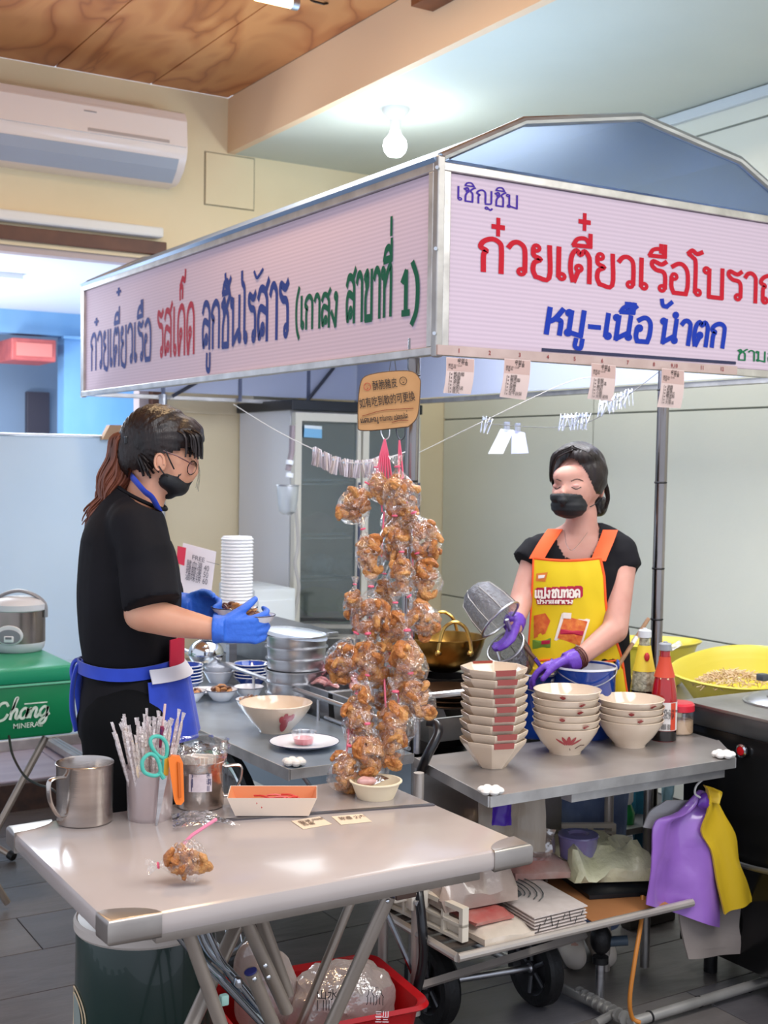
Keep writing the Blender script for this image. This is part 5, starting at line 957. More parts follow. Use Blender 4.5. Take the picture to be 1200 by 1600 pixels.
# stove
st = thing('black_stove', 'black steel stove cabinet with red indicator at picture edge', 'stove', (3.0, 2.45, 0))
blk = mat('black_glossy_steel', '#2a2a2b', .22, .6, var='#171717', vs=5, bump=.12, bs=5)
sx0, sy1 = 2.72, 2.70
B().box2((sx0, 1.7, .08), (3.5, sy1, .74), bev=.004).go('cabinet', blk, st); B().box2((sx0 - .01, 1.69, .74), (3.51, sy1 + .005, .80), bev=.006).go('top_slab', mat('dark_steel_top', '#6f7375', .35, .8, var='#515456', vs=6), st)
B().box2((sx0 - .012, 1.69, .795), (3.51, sy1 + .006, .805), bev=.003).go('top_edge', steel_dull, st)
kc = at(1160, 1173, X=sx0 - .006); B().lathe([(0, 0), (.019, 0), (.019, .006), (.014, .009), (.014, .004)], kc, 24, Matrix.Rotation(-PI / 2, 3, 'Y')).go('indicator_ring', chrome, st); B().lathe([(0, .004), (.0135, .004), (.012, .009), (0, .010)], kc, 24, Matrix.Rotation(-PI / 2, 3, 'Y')).go('indicator_lamp', mat('red_indicator', '#c0121a', .2, coat=.6), st)
for x in (sx0 + .05, 3.4):
    for y in (1.8, 2.62): B().cyl((x, y, 0), (x, y, .09), .02).go('foot', black_rub, st)
B().tube(catmull([at(1130, 1340, X=2.70), at(1160, 1352, X=2.70), at(1200, 1362, X=2.70), at(1260, 1372, X=2.70)], 5), .008, 8).go('bottom_rail', mat('pipe_grey', '#6c6c6c', .4, .8), st)
lc = at(1192, 1100, Z=.81) + V((.10, .0, 0)); t = thing('pot_lid', 'round grey pot lid resting on top of black stove', 'lid', V((lc.x, lc.y, .806))); B().lathe([(0, .03), (.06, .028), (.10, .018), (.118, .004), (.125, .004), (.125, 0), (.0, 0)], (lc.x, lc.y, .806), 44).go('lid_body', steel, t); B().tube([V((lc.x - .08, lc.y, .83)), V((lc.x - .05, lc.y + .0, .845)), V((lc.x - .0, lc.y, .84))], .005, 8).go('lid_handle', steel, t)
b_ = at(1192, 1058, D=4.0); t = thing('grey_clip', 'small dark grey clip on the rim of large yellow tub', 'clip', b_); B().box(b_, (.03, .03, .022), bev=.003).go('clip_body', mat('dark_grey_clip', '#4c5055', .4), t)
# black hose over the frame
t = thing('black_hose', 'thick black gas hose curving down beside the chrome post', 'hose', at(655, 1225, Y=2.6))
B().tube(catmull([at(668, 1128, Y=2.70), at(682, 1132, Y=2.68), at(684, 1148, Y=2.66), at(668, 1180, Y=2.66), at(655, 1215, Y=2.70), at(652, 1260, Y=2.70), at(651, 1340, Y=2.66), at(655, 1400, Y=2.60), at(660, 1450, Y=2.57), at(661, 1500, Y=2.57), at(652, 1545, Y=2.58)], 6), .0125, 12).go('hose_body', mat('hose_black', '#17181c', .3, coat=.3), t)
# paper bowls in a tall stack, sign card, dome lid, back shelf
B().box2((1.86, 4.1, .84), (2.32, 5.2, .86), bev=.003).go('back_shelf', steel, stall, smooth=False); B().box2((1.87, 4.1, .65), (1.90, 4.13, .84)).go('shelf_upright', steel, stall, smooth=False)
pw_ = mat('white_paper_bowl', '#e9e8ea', .5)
bc_ = V((2.045, 4.42, .862))
ORD = 'first second third fourth fifth sixth seventh eighth ninth tenth eleventh twelfth thirteenth fourteenth fifteenth sixteenth seventeenth eighteenth nineteenth twentieth twenty-first twenty-second twenty-third twenty-fourth twenty-fifth twenty-sixth'.split()
for k in range(26):
    c = bc_ + V((0, 0, k * .0128)); t = thing('paper_bowl', 'white paper bowl, %s from the bottom of the tall stack' % ORD[k], 'bowl', c, 0, 'white paper bowls in tall stack')
    B().lathe([(.062, 0), (.0625, .004), (.0605, .005), (.0575, .012), (.056, .012)], c, 28).go('bowl_wall', pw_, t)
c = bc_ + V((0, 0, 26 * .0128)); t = thing('paper_bowl', 'topmost white paper bowl closing the tall stack', 'bowl', c, 0, 'white paper bowls in tall stack'); B().lathe([(.062, 0), (.0625, .004), (.058, .006), (.056, .012), (0, .012)], c, 28).go('bowl_wall', pw_, t)
CC = [at(x, y, D=4.25) for x, y in ((286, 848), (338, 862), (328, 942), (276, 930))]; t = thing('menu_card', 'white price card with black handwriting propped behind woman in black', 'menu card', CC[3])
nn2 = (CC[1] - CC[0]).cross(CC[3] - CC[0]).normalized(); nn2 = nn2 if nn2.dot(FW) < 0 else -nn2
B().prism(CC, -nn2 * .003).go('card', mat('card_white', '#d8d3da', .6), t, smooth=False)
ux2 = (CC[1] - CC[0]).normalized(); uy2 = (CC[0] - CC[3]).normalized()
plain('handwriting', '  FREE ——', mat('faded_ink', '#4a4a5a', .7), t, at(294, 872, D=4.245), ux2, uy2, .022, nn2, .0); plain('handwriting', '豬血湯 40\n雞腳凍 50\n滷味拼 60', mat('faded_ink', '#4a4a5a', .7), t, at(291, 884, D=4.245), ux2, uy2, .0185, nn2, .0, vs=1.5)
t = thing('red_tag', 'small red card behind the shoulder of the woman in black', 'card', at(285, 870, D=4.2)); B().prism([at(x, y, D=4.2) for x, y in ((278, 853), (291, 856), (288, 884), (276, 880))], (0, .003, 0)).go('tag_card', mat('tag_red', '#c92f4a', .5), t, smooth=False)
c = at(318, 1022, Z=.86) + V((0, .1, 0)); c = V((1.93, 4.25, .861)); t = thing('steel_dome', 'shiny steel dome lid behind the held bowls', 'lid', c)
dc = at(322, 1020, D=4.5); dc.z = .80
B().sph(at(322, 1020, D=4.4), (.062, .062, .05), 28, 14).go('dome', chrome, t); B().lathe([(.062, 0), (.07, -.001), (.07, .002), (.062, .002)], at(322, 1021, D=4.4), 32).go('dome_rim', chrome, t)
t = thing('white_cabinet', 'low white cabinet standing behind the steel pans', 'cabinet', (2.5, 5.2, 0)); a_, z_ = at(398, 922, Y=5.15), at(462, 922, Y=5.15); B().box2((a_.x, 5.15, 0), (z_.x, 5.55, a_.z), bev=.006).go('cabinet_body', mat('white_cabinet', '#dfe3e2', .4), t); B().box2((a_.x + .015, 5.142, .05), (z_.x - .015, 5.15, a_.z - .05), bev=.003).go('door', mat('white_door_panel', '#e4e8e8', .4), t)
# ------------------------------------------------------------------ fridge, cooler, rice cooker and other things behind
fx0, fx1, fy = 2.775, 3.50, 5.35; fzt = 1.745
fr = thing('display_fridge', 'white framed upright display fridge with glass doors behind hanging snack bags', 'fridge', (3.14, 5.6, 0))
wf_ = mat('fridge_white', '#d9dadd', .3); gs = mat('fridge_grey_inside', '#9aa9b5', .5)
b = B(); b.box2((fx0, fy + .06, .05), (fx0 + .03, 5.98, fzt)); b.box2((fx1 - .03, fy + .06, .05), (fx1, 5.98, fzt)); b.box2((fx0 + .03, fy + .06, .05), (fx1 - .03, 5.98, .12)); b.box2((fx0 + .03, fy + .06, fzt - .04), (fx1 - .03, 5.98, fzt)); b.go('cabinet_shell', wf_, fr, smooth=False)
B().box2((fx0 + .03, 5.93, .12), (fx1 - .03, 5.98, fzt - .04)).go('back_lining', gs, fr, smooth=False)
B().box2((fx0 - .02, fy, fzt), (fx1, 5.98, fzt + .05), bev=.004).go('dark_header', mat('dark_header', '#20242c', .4), fr, smooth=False)
mid = at(566, 800, Y=fy).x
for x0, x1 in ((fx0 + .005, mid - .006), (mid + .006, fx1 - .005)):
    d = B().box2((x0, fy + .01, .08), (x0 + .035, fy + .05, fzt - .01)).box2((x1 - .018, fy + .01, .08), (x1, fy + .05, fzt - .01)).box2((x0 + .035, fy + .01, .08), (x1 - .018, fy + .05, .12)).box2((x0 + .035, fy + .01, fzt - .05), (x1 - .018, fy + .05, fzt - .01)).go('door', mat('beige_door_frame', '#d6d2c6', .35), fr, smooth=False)
    B().box2((x0 + .035, fy + .025, .12), (x1 - .018, fy + .03, fzt - .05)).go('door_glass', film('fridge_glass', amount=.06, rough=.05, bump=0, tint='#c2d0d6', milk=.12, mcol='#b9c8d0'), d, smooth=False)
    B().box2((x1 - .014, fy - .004, .6), (x1 - .004, fy + .01, 1.4), bev=.002).go('door_handle', mat('slate_handle', '#5a5f78', .3, .5), d)
for y_ in (751, 834, 898):
    z = at(520, y_, Y=5.5).z
    for dz in (0, -.02): B().box2((fx0 + .035, 5.42, z + dz), (fx1 - .035, 5.43, z + dz + .008)).go('shelf_wire', chrome, fr, smooth=False)
    B().box2((fx0 + .035, 5.43, z - .004), (fx1 - .035, 5.92, z)).go('shelf', film('shelf_pane', amount=.1, rough=.2, bump=0, milk=.3, mcol='#aebcc6'), fr, smooth=False)
B().prism([at(x, y, Y=fy + .005) for x, y in ((476, 664), (503, 666), (503, 685), (475, 683))], (0, .003, 0)).go('blue_sticker', mat('sticker_blue', '#7db7e0', .4), fr, smooth=False)
B().prism([at(x, y, Y=fy + .003) for x, y in ((476, 664), (503, 666), (503, 671), (476, 669))], (0, .003, 0)).go('sticker_band', mat('sticker_white', '#dce8f0', .4), fr, smooth=False)
random.seed(9)
for (x0, x1, y_, m, l) in ((470, 520, 820, mat('pink_packs', '#b08f94', .5, var='#8d7a82', vs=30), 'pinkish wrapped food pack on the second fridge shelf'), (475, 520, 884, mat('grey_packs', '#8e9aa2', .4, var='#c9d3d8', vs=35), 'dark wrapped bundle on the third fridge shelf'), (522, 556, 884, mat('pale_packs', '#b9c4cc', .4, var='#8f9ca6', vs=35), 'pale bagged bundle on the third fridge shelf, by divider')):
    c = at((x0 + x1) / 2, y_, Y=5.62); w = (at(x1, y_, Y=5.62).x - at(x0, y_, Y=5.62).x) / 2; t = thing('food_pack', l, 'food pack', c); B().sph(c, (w, .1, .065), 18, 10).jit(.02, 12, x0).go('pack_wrap', m, t)
for (x, y, w, h_, l) in ((512, 945, .15, .075, 'larger olive yellow basket in the fridge bottom above red crate'), (556, 950, .10, .06, 'smaller olive yellow basket in the fridge bottom, nearer snack bags')):
    c = at(x, y, Y=5.55 if x < 530 else 5.5); t = thing('olive_basket', l, 'basket', c); Mx = Matrix.Rotation(.5, 3, 'X'); B().lathe([(0, -h_), (.6 * w, -h_), (w, 0), (w * 1.06, .004), (w * 1.06, -.006), (.95 * w, -.004), (.58 * w, -h_ + .008), (0, -h_ + .008)], c, 36, Mx).go('basket_body', mat('olive_yellow', '#b3ae3c', .4, var='#9c983a', vs=8), t)
a_, z_ = at(474, 966, Y=5.45), at(556, 990, Y=5.45); t = thing('red_crate', 'red crate at the bottom of the fridge beneath olive baskets', 'crate', (a_.x, 5.5, .5)); B().box2((a_.x, 5.45, .55), (fx1 - .06, 5.85, a_.z), bev=.006).go('crate_body', mat('crate_red', '#b01f25', .4), t); B().box2((a_.x - .005, 5.445, a_.z - .02), (fx1 - .055, 5.855, a_.z + .004), bev=.004).go('crate_rim', mat('crate_orange', '#b8643c', .4), t)
for y0, y1, Y_, nm in ((978, 984, 5.2, 'pale_rail'), (994, 1000, 5.1, 'pale_rail')):
    t = thing('pale_rail', 'pale horizontal steel rail before the fridge, %s' % ('upper one' if y0 < 990 else 'lower one'), 'rail', at(520, y0, Y=Y_)); B().prism([at(445 if y0 < 990 else 430, y0 - 3, Y=Y_), at(645, y0, Y=Y_), at(645, y1, Y=Y_), at(445 if y0 < 990 else 430, y1 - 3, Y=Y_)], (0, .04, 0)).go('rail_bar', alu, t, smooth=False)
# stick over the fridge, strainer hung at the fridge side
t = thing('hanging_strainer', 'small wire strainer hanging beside the fridge frame', 'strainer', at(450, 760, Y=5.1))
B().tube([at(457, 665, Y=5.1), at(456, 705, Y=5.1), at(450, 735, Y=5.1)], .012, 8, ra=1.5).go('handle', mat('greige_handle', '#9c8d92', .5), t)
for y in (722, 742): B().cyl(at(453, y - 3, Y=5.09), at(452, y + 4, Y=5.09), .018, n=12).go('handle_band', mat('white_band', '#f0f2f6', .3), t)
c = at(449, 775, Y=5.1); B().lathe([(.05, .05), (.052, .045), (.048, -.02), (.04, -.07), (.02, -.085), (0, -.088)], c, 24).go('basket_mesh', film('wire_mesh', amount=.2, rough=.3, bump=0, milk=.35, mcol='#aeb9c4'), t); B().tube([c + V((math.cos(k / 20 * 6.283) * .052, math.sin(k / 20 * 6.283) * .052, .048)) for k in range(20)], .003, 6, True).go('rim_wire', steel, t)
t = thing('cable_bundle', 'pale cable bundle hanging down the fridge frame edge', 'cable', at(463, 900, Y=5.2)); B().tube(catmull([at(462, 790, Y=5.25), at(466, 850, Y=5.25), at(461, 880, Y=5.25), at(467, 915, Y=5.25), at(462, 950, Y=5.25), at(459, 965, Y=5.25)], 5), .009, 8).go('cable', mat('pale_cable', '#b9b5b0', .4), t)
# peg line
line = thing('peg_line', 'thin pale string stretched across the stall with pegs and clips', 'string', at(540, 720, D=4.2))
P1 = [at(x, y, D=d) for x, y, d in ((365, 632, 4.9), (430, 672, 4.6), (490, 702, 4.3), (540, 722, 4.2), (590, 720, 4.15), (650, 700, 4.2))]
B().tube(catmull(P1, 5), .0016, 6).go('string_strand', mat('pale_string', '#cfc8c0', .6), line)
P2 = [at(x, y, D=d) for x, y, d in ((645, 712, 4.4), (760, 656, 4.2), (880, 600, 4.0), (932, 588, 3.9))]; B().tube(catmull(P2, 5), .0014, 6).go('string_strand', mat('pale_string', '#cfc8c0', .6), line)
P3 = [at(x, y, D=4.0) for x, y in ((760, 662), (850, 668), (900, 664), (935, 652), (985, 615), (1028, 582))]; B().tube(catmull(P3, 5), .0014, 6).go('string_strand', mat('dark_string', '#6c6a68', .6), line)
pc_ = catmull([at(x, y, D=4.2) for x, y in ((491, 702), (515, 714), (545, 722), (575, 722), (594, 716))], 8); pgm = [mat('peg_pale', '#d9cdd0', .5), mat('peg_greige', '#a89a9c', .5), mat('peg_wood', '#c9b8b0', .6)]
pg = None
for k in range(26):
    p = pc_[min(len(pc_) - 1, int(k * (len(pc_) - 1) / 25))]
    if pg is None or k < 3:
        t = thing('clothes_peg', 'pale clothes peg in the packed row on string before the fridge', 'peg', p, 0, 'pegs packed on the string')
        B().box((0, -.004, -.022), (.0042, .006, .062), bev=.001).box((0, .004, -.022), (.0042, .005, .058), bev=.001).go('peg_leg', pgm[k % 3], t, world=False); B().cyl((-.003, 0, -.004), (.003, 0, -.004), .004, n=10).go('spring', chrome, t, world=False); pg = pg or []; pg.append(t)
    else: t = dup(pg[k % 3], p)
    t.rotation_euler = (.15 * math.sin(k), .2 * math.sin(k * 1.7), .5); t['label'] = 'pale clothes peg, %s from the fridge-frame end of packed string row' % ORD[k]
clp = film('clear_clip', amount=.22, rough=.15, bump=0, milk=.3, mcol='#8f99bf', ed=.35)
def clips(x0, y0, x1, y1, n, lab, grp, D=4.0):
    first = None
    for k in range(n):
        u = k / (n - 1); p = at(x0 + (x1 - x0) * u, y0 + (y1 - y0) * u, D=D)
        if first is None:
            first = t = thing('clear_clip', lab, 'clip', p, 0, grp); B().box((0, -.006, -.018), (.006, .003, .058), bev=.001).go('clip_jaw', clp, t, world=False); B().box((0, .006, -.018), (.006, .003, .058), bev=.001).go('clip_jaw', clp, t, world=False); B().cyl((-.004, 0, 0), (.004, 0, 0), .005, n=10).go('spring', chrome, t, world=False)
        else: t = dup(first, p)
        t.rotation_euler = (.3 * math.sin(k * 2), .35 + .25 * math.sin(k * 3.1), .5 + .3 * math.sin(k)); t['label'] = lab + ', %s counting toward the pole' % ORD[k]
clips(879, 652, 919, 650, 8, 'clear clip in bunch above yellow-aproned woman', 'clear clips, lower bunch'); clips(940, 630, 985, 612, 9, 'clear clip in bunch beneath number eight', 'clear clips, higher bunch'); clips(757, 655, 766, 658, 2, 'clear clip beside the hanging white cards', 'clear clips by the white cards', 4.2)
for pts, l, m in ((((783, 670), (803, 672), (786, 709), (763, 709)), 'white card hanging tilted on the string', mat('card_bright', '#e9eef6', .6)), (((800, 672), (820, 676), (826, 708), (799, 709)), 'pale lilac card hanging behind the tilted white card', mat('card_lilac', '#c6c9e6', .6))):
    t = thing('hanging_card', l, 'card', at(*pts[0], D=4.2)); dd = 4.2 if m.name == 'card_bright' else 4.26; B().prism([at(x, y, D=dd) for x, y in pts], (0, .002, 0)).go('card_sheet', m, t, smooth=False); B().box(at(pts[0][0] + 9, pts[0][1] - 4, D=dd), (.02, .01, .03), bev=.002).go('card_clip', clp, t)
# green cooler box on stand, rice cooker
k0 = at(116, 1038, Z=.81); k1 = at(66, 1014, Z=.81); gx1, gy0 = k0.x, k0.y; gy1 = gy0 + .42; gx0 = gx1 - .75; zb = at(118, 1146, Y=gy0).z
cool = thing('green_cooler', 'green cooler box with white lettering carrying the rice cooker', 'cooler', (gx1, gy0, zb - .0))
grn = mat('cooler_green', '#12804f', .3, var='#0d6c42', vs=4); B().box2((gx0, gy0, zb), (gx1, gy1, .755), bev=.012).go('box_body', grn, cool); B().box2((gx0 - .005, gy0 - .008, .757), (gx1 + .006, gy1 + .005, .81), bev=.010).go('lid', mat('cooler_lid_green', '#1f8a63', .28), cool); B().box2((gx0, gy0 - .004, .75), (gx1 + .003, gy1, .757)).go('lid_seam', mat('pale_green_seam', '#6fc09a', .4), cool, smooth=False)
wl = mat('cooler_white_print', '#dfe9df', .5, var='#9db8a2', vs=40); pz = at(1, 1130, Y=gy0 - .001)
b = B(); sc_t = .0195 * 3
def script(txt, p0, ux, uy, s, w):
    GL = {'C': (.95, [[(.75, .85), (.6, 1.05), (.3, 1.0), (.08, .6), (.1, .15), (.35, -.05), (.65, .05), (.8, .3)]]), 'h': (.6, [[(.05, .35), (.3, 1.1), (.35, 1.3), (.22, 1.2), (.12, .5), (.06, 0)], [(.08, .3), (.3, .6), (.42, .5), (.38, .1), (.5, 0), (.6, .15)]]), 'a': (.62, [[(.5, .5), (.3, .62), (.08, .4), (.1, .05), (.3, 0), (.48, .3), (.52, .6), (.46, .1), (.58, .05), (.66, .2)]]), 'n': (.62, [[(.05, .55), (.1, .55), (.08, 0)], [(.1, .3), (.3, .6), (.44, .5), (.4, .1), (.52, 0), (.62, .15)]]), 'g': (.62, [[(.5, .5), (.3, .62), (.08, .4), (.1, .1), (.3, .05), (.48, .3), (.54, .6), (.5, -.2), (.3, -.45), (.1, -.35), (.3, -.1), (.66, .15)]])}
    x = 0
    for ch in txt: g = GL[ch]; [stroke(b, st, x, w, ux * s, uy * s, p0, V((0, -1, 0)), .15) for st in g[1]]; x += g[0]
script('Chang', at(-10, 1126, Y=gy0 - .001), V((1, 0, 0)), V((0, 0, 1)), .052, .17); b.go('lettering', wl, cool, smooth=False)
plain('lettering', 'MINERAL', wl, cool, at(20, 1139, Y=gy0 - .001), (1, 0, 0), (0, 0, 1), .024, (0, -1, 0), .01)
b = B().box2((at(38, 1100, Y=gy0).x, gy0 - .001, at(38, 1101, Y=gy0).z), (at(74, 1100, Y=gy0).x, gy0, at(38, 1099, Y=gy0).z)).go('print_line', wl, cool, smooth=False)
stt = thing('folding_stool', 'grey metal folding stand under the green cooler box', 'stand', (gx0 + .4, gy0 + .2, 0))
for xa, xb in ((gx1 - .08, gx0 + .25), (gx0 + .25, gx1 - .08)): B().tube([(xa, gy0 + .05, zb - .012), ((xa + xb) / 2 + (xa - xb) * -.2, gy0 + .05 + .02 * (xa > xb), .02)], .012, 10).go('leg', leg_m, stt)
p0, p1 = at(-45, 1300, Z=.08), at(18, 1337, Z=.02); B().tube([V((gx0 + .3, gy1 - .1, zb - .01)), V((p0.x, p0.y, .12)), p0 * .3 + p1 * .7, p1], .012, 10).go('leg', leg_m, stt); B().tube([p1 - (p1 - p0).normalized() * .012, p1 + (p1 - p0).normalized() * .012], .016, 12).go('rubber_foot', black_rub, stt)
t = thing('power_cable', 'thin dark cable hanging from the green cooler box to table', 'cable', at(20, 1160, D=4.0)); B().tube(catmull([at(14, 1150, D=4.05), at(20, 1180, D=3.9), at(38, 1212, D=3.8), at(60, 1226, D=3.7), at(90, 1240, D=3.6), at(130, 1300, D=3.7)], 6), .004, 6).go('cable', black_rub, t)
rc = V((at(34, 1018, Z=.811).x, at(34, 1018, Z=.811).y + .04, .811)); rr = .092
t = thing('rice_cooker', 'steel sided rice cooker with grey lid on green cooler box', 'rice cooker', rc)
B().lathe([(0, 0), (rr * .86, 0), (rr * .97, .012), (rr, .03), (rr, .033)], rc, 44).go('base', mat('cooker_grey', '#b9bcc2', .4), t)
B().lathe([(rr, .033), (rr, .145)], rc, 44).go('steel_side', mat('cooker_steel', '#a29890', .25, .9, var='#6f6662', vs=3), t)
B().lathe([(rr, .145), (rr * 1.05, .148), (rr * 1.05, .168), (rr * .9, .182), (rr * .5, .192), (0, .195)], rc, 44).go('lid', MT['cooker_grey'], t)
B().tube(catmull([rc + rx2 * x + V((0, 0, z)) for x, z in ((-.09, .165), (-.06, .196), (0, .213), (.06, .196), (.093, .165), (.097, .12))], 5), .007, 8, ra=1.8).go('carry_handle', mat('cooker_dark_grey', '#7b7e84', .4), t)
fv = -fw2; fc = rc + fv * (rr - .001) + rx2 * -.006; MM = Matrix((rx2, V((0, 0, 1)), fv)).transposed()
B().lathe([(0, .002), (.046, .002), (.049, 0), (.046, -.004)], fc + V((0, 0, .065)) + fv * .003, 32, MM, sx=1, sy=.72).go('control_panel', mat('panel_ring', '#c6c8cc', .35), t); B().lathe([(0, .004), (.040, .004), (.041, .002)], fc + V((0, 0, .06)) + fv * .004, 32, MM, sx=1, sy=.62).go('panel_face', mat('panel_dark', '#74767e', .35), t)
B().box(fc + V((0, 0, .052)) + fv * .008, (.034, .006, .022), rz=math.atan2(rx2.y, rx2.x), bev=.003).go('switch', mat('switch_pale', '#d4d6da', .3), t); B().box(fc + V((0, 0, .056)) + fv * .0115, (.022, .003, .008), rz=math.atan2(rx2.y, rx2.x)).go('switch_lever', mat('switch_grey', '#6a6c74', .3), t)
c = at(168, 678, Y=5.85); t = thing('cardboard_box', 'small open cardboard box on top of frosted partition', 'box', c); B().prism([at(x, y, Y=5.86) for x, y in ((160, 687), (172, 664), (196, 664), (196, 687))], (0, .05, 0)).go('box_body', mat('tan_card', '#b89474', .8), t, smooth=False)
# ------------------------------------------------------------------ under the stall
rk = thing('lower_rack', 'low grey tube rack under front counter loaded with packs', 'rack', (2.1, 2.6, 0))
tubm2 = mat('rack_tube', '#cbc2ba', .38, .5, var='#aea59d', vs=5); RZ = .31
a1, a2 = at(735, 1492, Z=RZ), at(1040, 1417, Z=RZ)
for y_ in (a1.y, 2.80): B().tube([(1.72, y_, RZ), (2.50, y_, RZ)], .011, 10).go('rack_bar', tubm2, rk)
for x_ in (1.72, 2.5): B().tube([(x_, a1.y, RZ), (x_, 2.80, RZ)], .011, 10).go('rack_bar', tubm2, rk)
for k in range(6): y_ = a1.y + .05 + k * .055; B().box2((1.73, y_, RZ - .002), (2.49, y_ + .03, RZ + .004)).go('rack_slat', mat('rack_dark_slat', '#4e4640', .5), rk, smooth=False)
for x_, y_ in ((1.72, 2.62), (2.5, 2.78), (1.72, 2.78)): B().cyl((x_, y_, .10 if x_ < 2 else .0), (x_, y_, .72 if y_ < 2.7 or x_ > 2 else .40), .0135, n=14).go('leg', tubm2, rk)
B().tube([(1.72, 2.62, .17), (2.28, 2.62, .20)], .012, 4).go('rack_bar', tubm2, rk)
p0, p1 = at(597, 1410, Y=2.66), at(650, 1530, Y=2.62); B().tube([p0, p1], .008, 8).go('diagonal_brace', ct, rk)
B().box((1.715, 2.612, .40), (.05, .03, .045), bev=.004).go('clamp', cream_pl, rk); B().cyl((1.70, 2.597, .40), (1.70, 2.585, .40), .007, n=10).go('clamp_bolt', steel, rk); B().box((1.675, 2.63, .405), (.045, .02, .018), bev=.004).go('clamp_wing', cream_pl, rk)
# white crate side grille
def grille(pA, pB, h_, name, label, d=.02):
    t = thing(name, label, 'crate', pA); pA, pB = V(pA), V(pB); dr = (pB - pA); L = dr.length; u = dr.normalized(); zz = V((0, 0, 1)); nn_ = V((u.y, -u.x, 0)); 
    def bar(s0, s1, z0, z1, nm): B().prism([pA + u * s0 + zz * z0, pA + u * s1 + zz * z0, pA + u * s1 + zz * z1, pA + u * s0 + zz * z1], nn_ * d).go(nm, cream_pl, t, smooth=False)
    bar(0, L, h_ - .012, h_, 'rail'); bar(0, L, 0, .008, 'rail'); bar(0, L, h_ * .42, h_ * .42 + .007, 'rail'); bar(0, .012, .008, h_ - .012, 'stile'); bar(L - .014, L, .008, h_ - .012, 'stile')
    for k in range(1, 4): bar(L * k / 4 - .004, L * k / 4 + .004, .008, h_ - .012, 'stile')
    q = B(); q.prism([pA + u * .01 + zz * .006, pA + u * (L - .01) + zz * .006, pA + u * (L - .01) + zz * h_ * .42, pA + u * .01 + zz * h_ * .42], nn_ * .004); q.go('lower_panel', cream_pl, t, smooth=False); return t
gp = at(735, 1496, Z=.285); grille(V((gp.x - .03, 2.80, .322)), V((gp.x, gp.y + .01, .322)), .085, 'crate_grille', 'cream plastic crate side with slots at near end of lower rack'); grille(V((2.20, 2.84, .42)), V((2.50, 2.76, .40)), .05, 'crate_grille', 'cream plastic crate side behind the yellow green bag on rack')
def wheel(c, r, w, lab):
    t = bpy.data.objects.new('wheel', None); COL.objects.link(t); t.parent = rk; c = V(c); Mw = Matrix.Rotation(-PI / 2, 3, 'Y')
    B().lathe([(r * .7, -w / 2), (r * .93, -w / 2), (r, -w * .3), (r, w * .3), (r * .93, w / 2), (r * .7, w / 2)], c, 36, Mw).go('tyre', black_rub, t)
    B().lathe([(r * .7, w * .5), (r * .62, w * .3), (r * .55, w * .15), (r * .2, w * .15), (r * .2, w * .45), (0, w * .48)], c, 36, Mw).go('wheel_disc', mat('hub_black', '#2b2b2e', .3, .3), t)
    for k in range(6): a = k * PI / 3; B().tube([c + Mw @ V((math.cos(a) * r * .2, math.sin(a) * r * .2, w * .3)), c + Mw @ V((math.cos(a) * r * .66, math.sin(a) * r * .66, w * .4))], .006, 6).go('spoke', mat('spoke_grey', '#55565a', .3, .5), t)
    B().lathe([(0, w * .56), (.010, w * .55), (.014, w * .45)], c, 16, Mw).go('hub_cap', steel, t); return t
wheel((1.852, 2.74, .108), .108, .05, 'black cart wheel beside red basket'); wheel((2.17, 2.70, .105), .105, .045, 'black cart wheel under middle of lower rack')
t = rk; B().cyl((1.88, 2.738, .108), (2.15, 2.702, .105), .010, n=12).go('axle_rod', steel, t)
t = thing('floor_pipes', 'grey floor piping with ribbed joint and black valve under rack', 'pipe', at(960, 1590, Z=.02)); pg_ = mat('pipe_steel', '#bdbbb7', .38, .6, var='#93908c', vs=8)
A_, B_, C_, D_ = at(800, 1500, Z=.03), at(960, 1583, Z=.025), at(1240, 1520, Z=.03), at(930, 1600, Z=.02)
B().tube([at(690, 1450, Z=.05), A_, at(870, 1540, Z=.03), B_, D_ * 1 + V((0, 0, 0))], .013, 12).go('pipe_run', pg_, t); B().tube([at(985, 1598, Z=.025), C_], .014, 12).go('pipe_run', pg_, t)
for x in (1092, 1170, 1015): q = at(x, 1598 - (x - 985) * .306, Z=.025); B().cyl(q - V((.003, 0, 0)), q + V((.003, 0, 0)), .0165, n=14).go('pipe_ring', mat('ring_dark', '#2a2a2c', .4, .6), t)
q0, q1 = at(905, 1552, Z=.03), at(975, 1590, Z=.03)
for k in range(9): p = q0 * (1 - k / 8) + q1 * (k / 8); d = (q1 - q0).normalized() * .004; B().cyl(p - d, p + d, .0185, n=14).go('ribbed_joint', pg_, t)
vx = at(937, 1560, Z=.03); zt = .33
B().cyl(vx, vx + V((0, 0, .11)), .013, n=12).go('valve_stem', steel, t); B().sph(vx + V((0, 0, .165)), (.03, .03, .042), 14, 10).go('valve_body', black_rub, t); B().cyl(vx + V((0, 0, .2)), V((vx.x, vx.y, .30)), .012, n=12).go('valve_stem', black_rub, t); B().cyl(vx + V((.01, -.01, .16)), vx + V((.06, -.04, .165)), .014, n=12).go('valve_knob', mat('valve_blue_grey', '#3d4b58', .4), t); B().cyl(vx + V((0, 0, .1)), vx + V((0, 0, .118)), .022, n=14).go('valve_collar', black_rub, t)
t = thing('orange_hose', 'thin orange gas hose dropping from the rack to floor pipes', 'hose', at(990, 1590, Z=.02)); B().tube(catmull([at(1004, 1400, Y=2.50), at(1002, 1438, Y=2.47), at(992, 1500, Y=2.44), at(984, 1560, Y=2.43), at(988, 1590, Y=2.43), at(1000, 1598, Y=2.42)], 6), .006, 10).go('hose_body', mat('orange_hose', '#b8742c', .4), t)
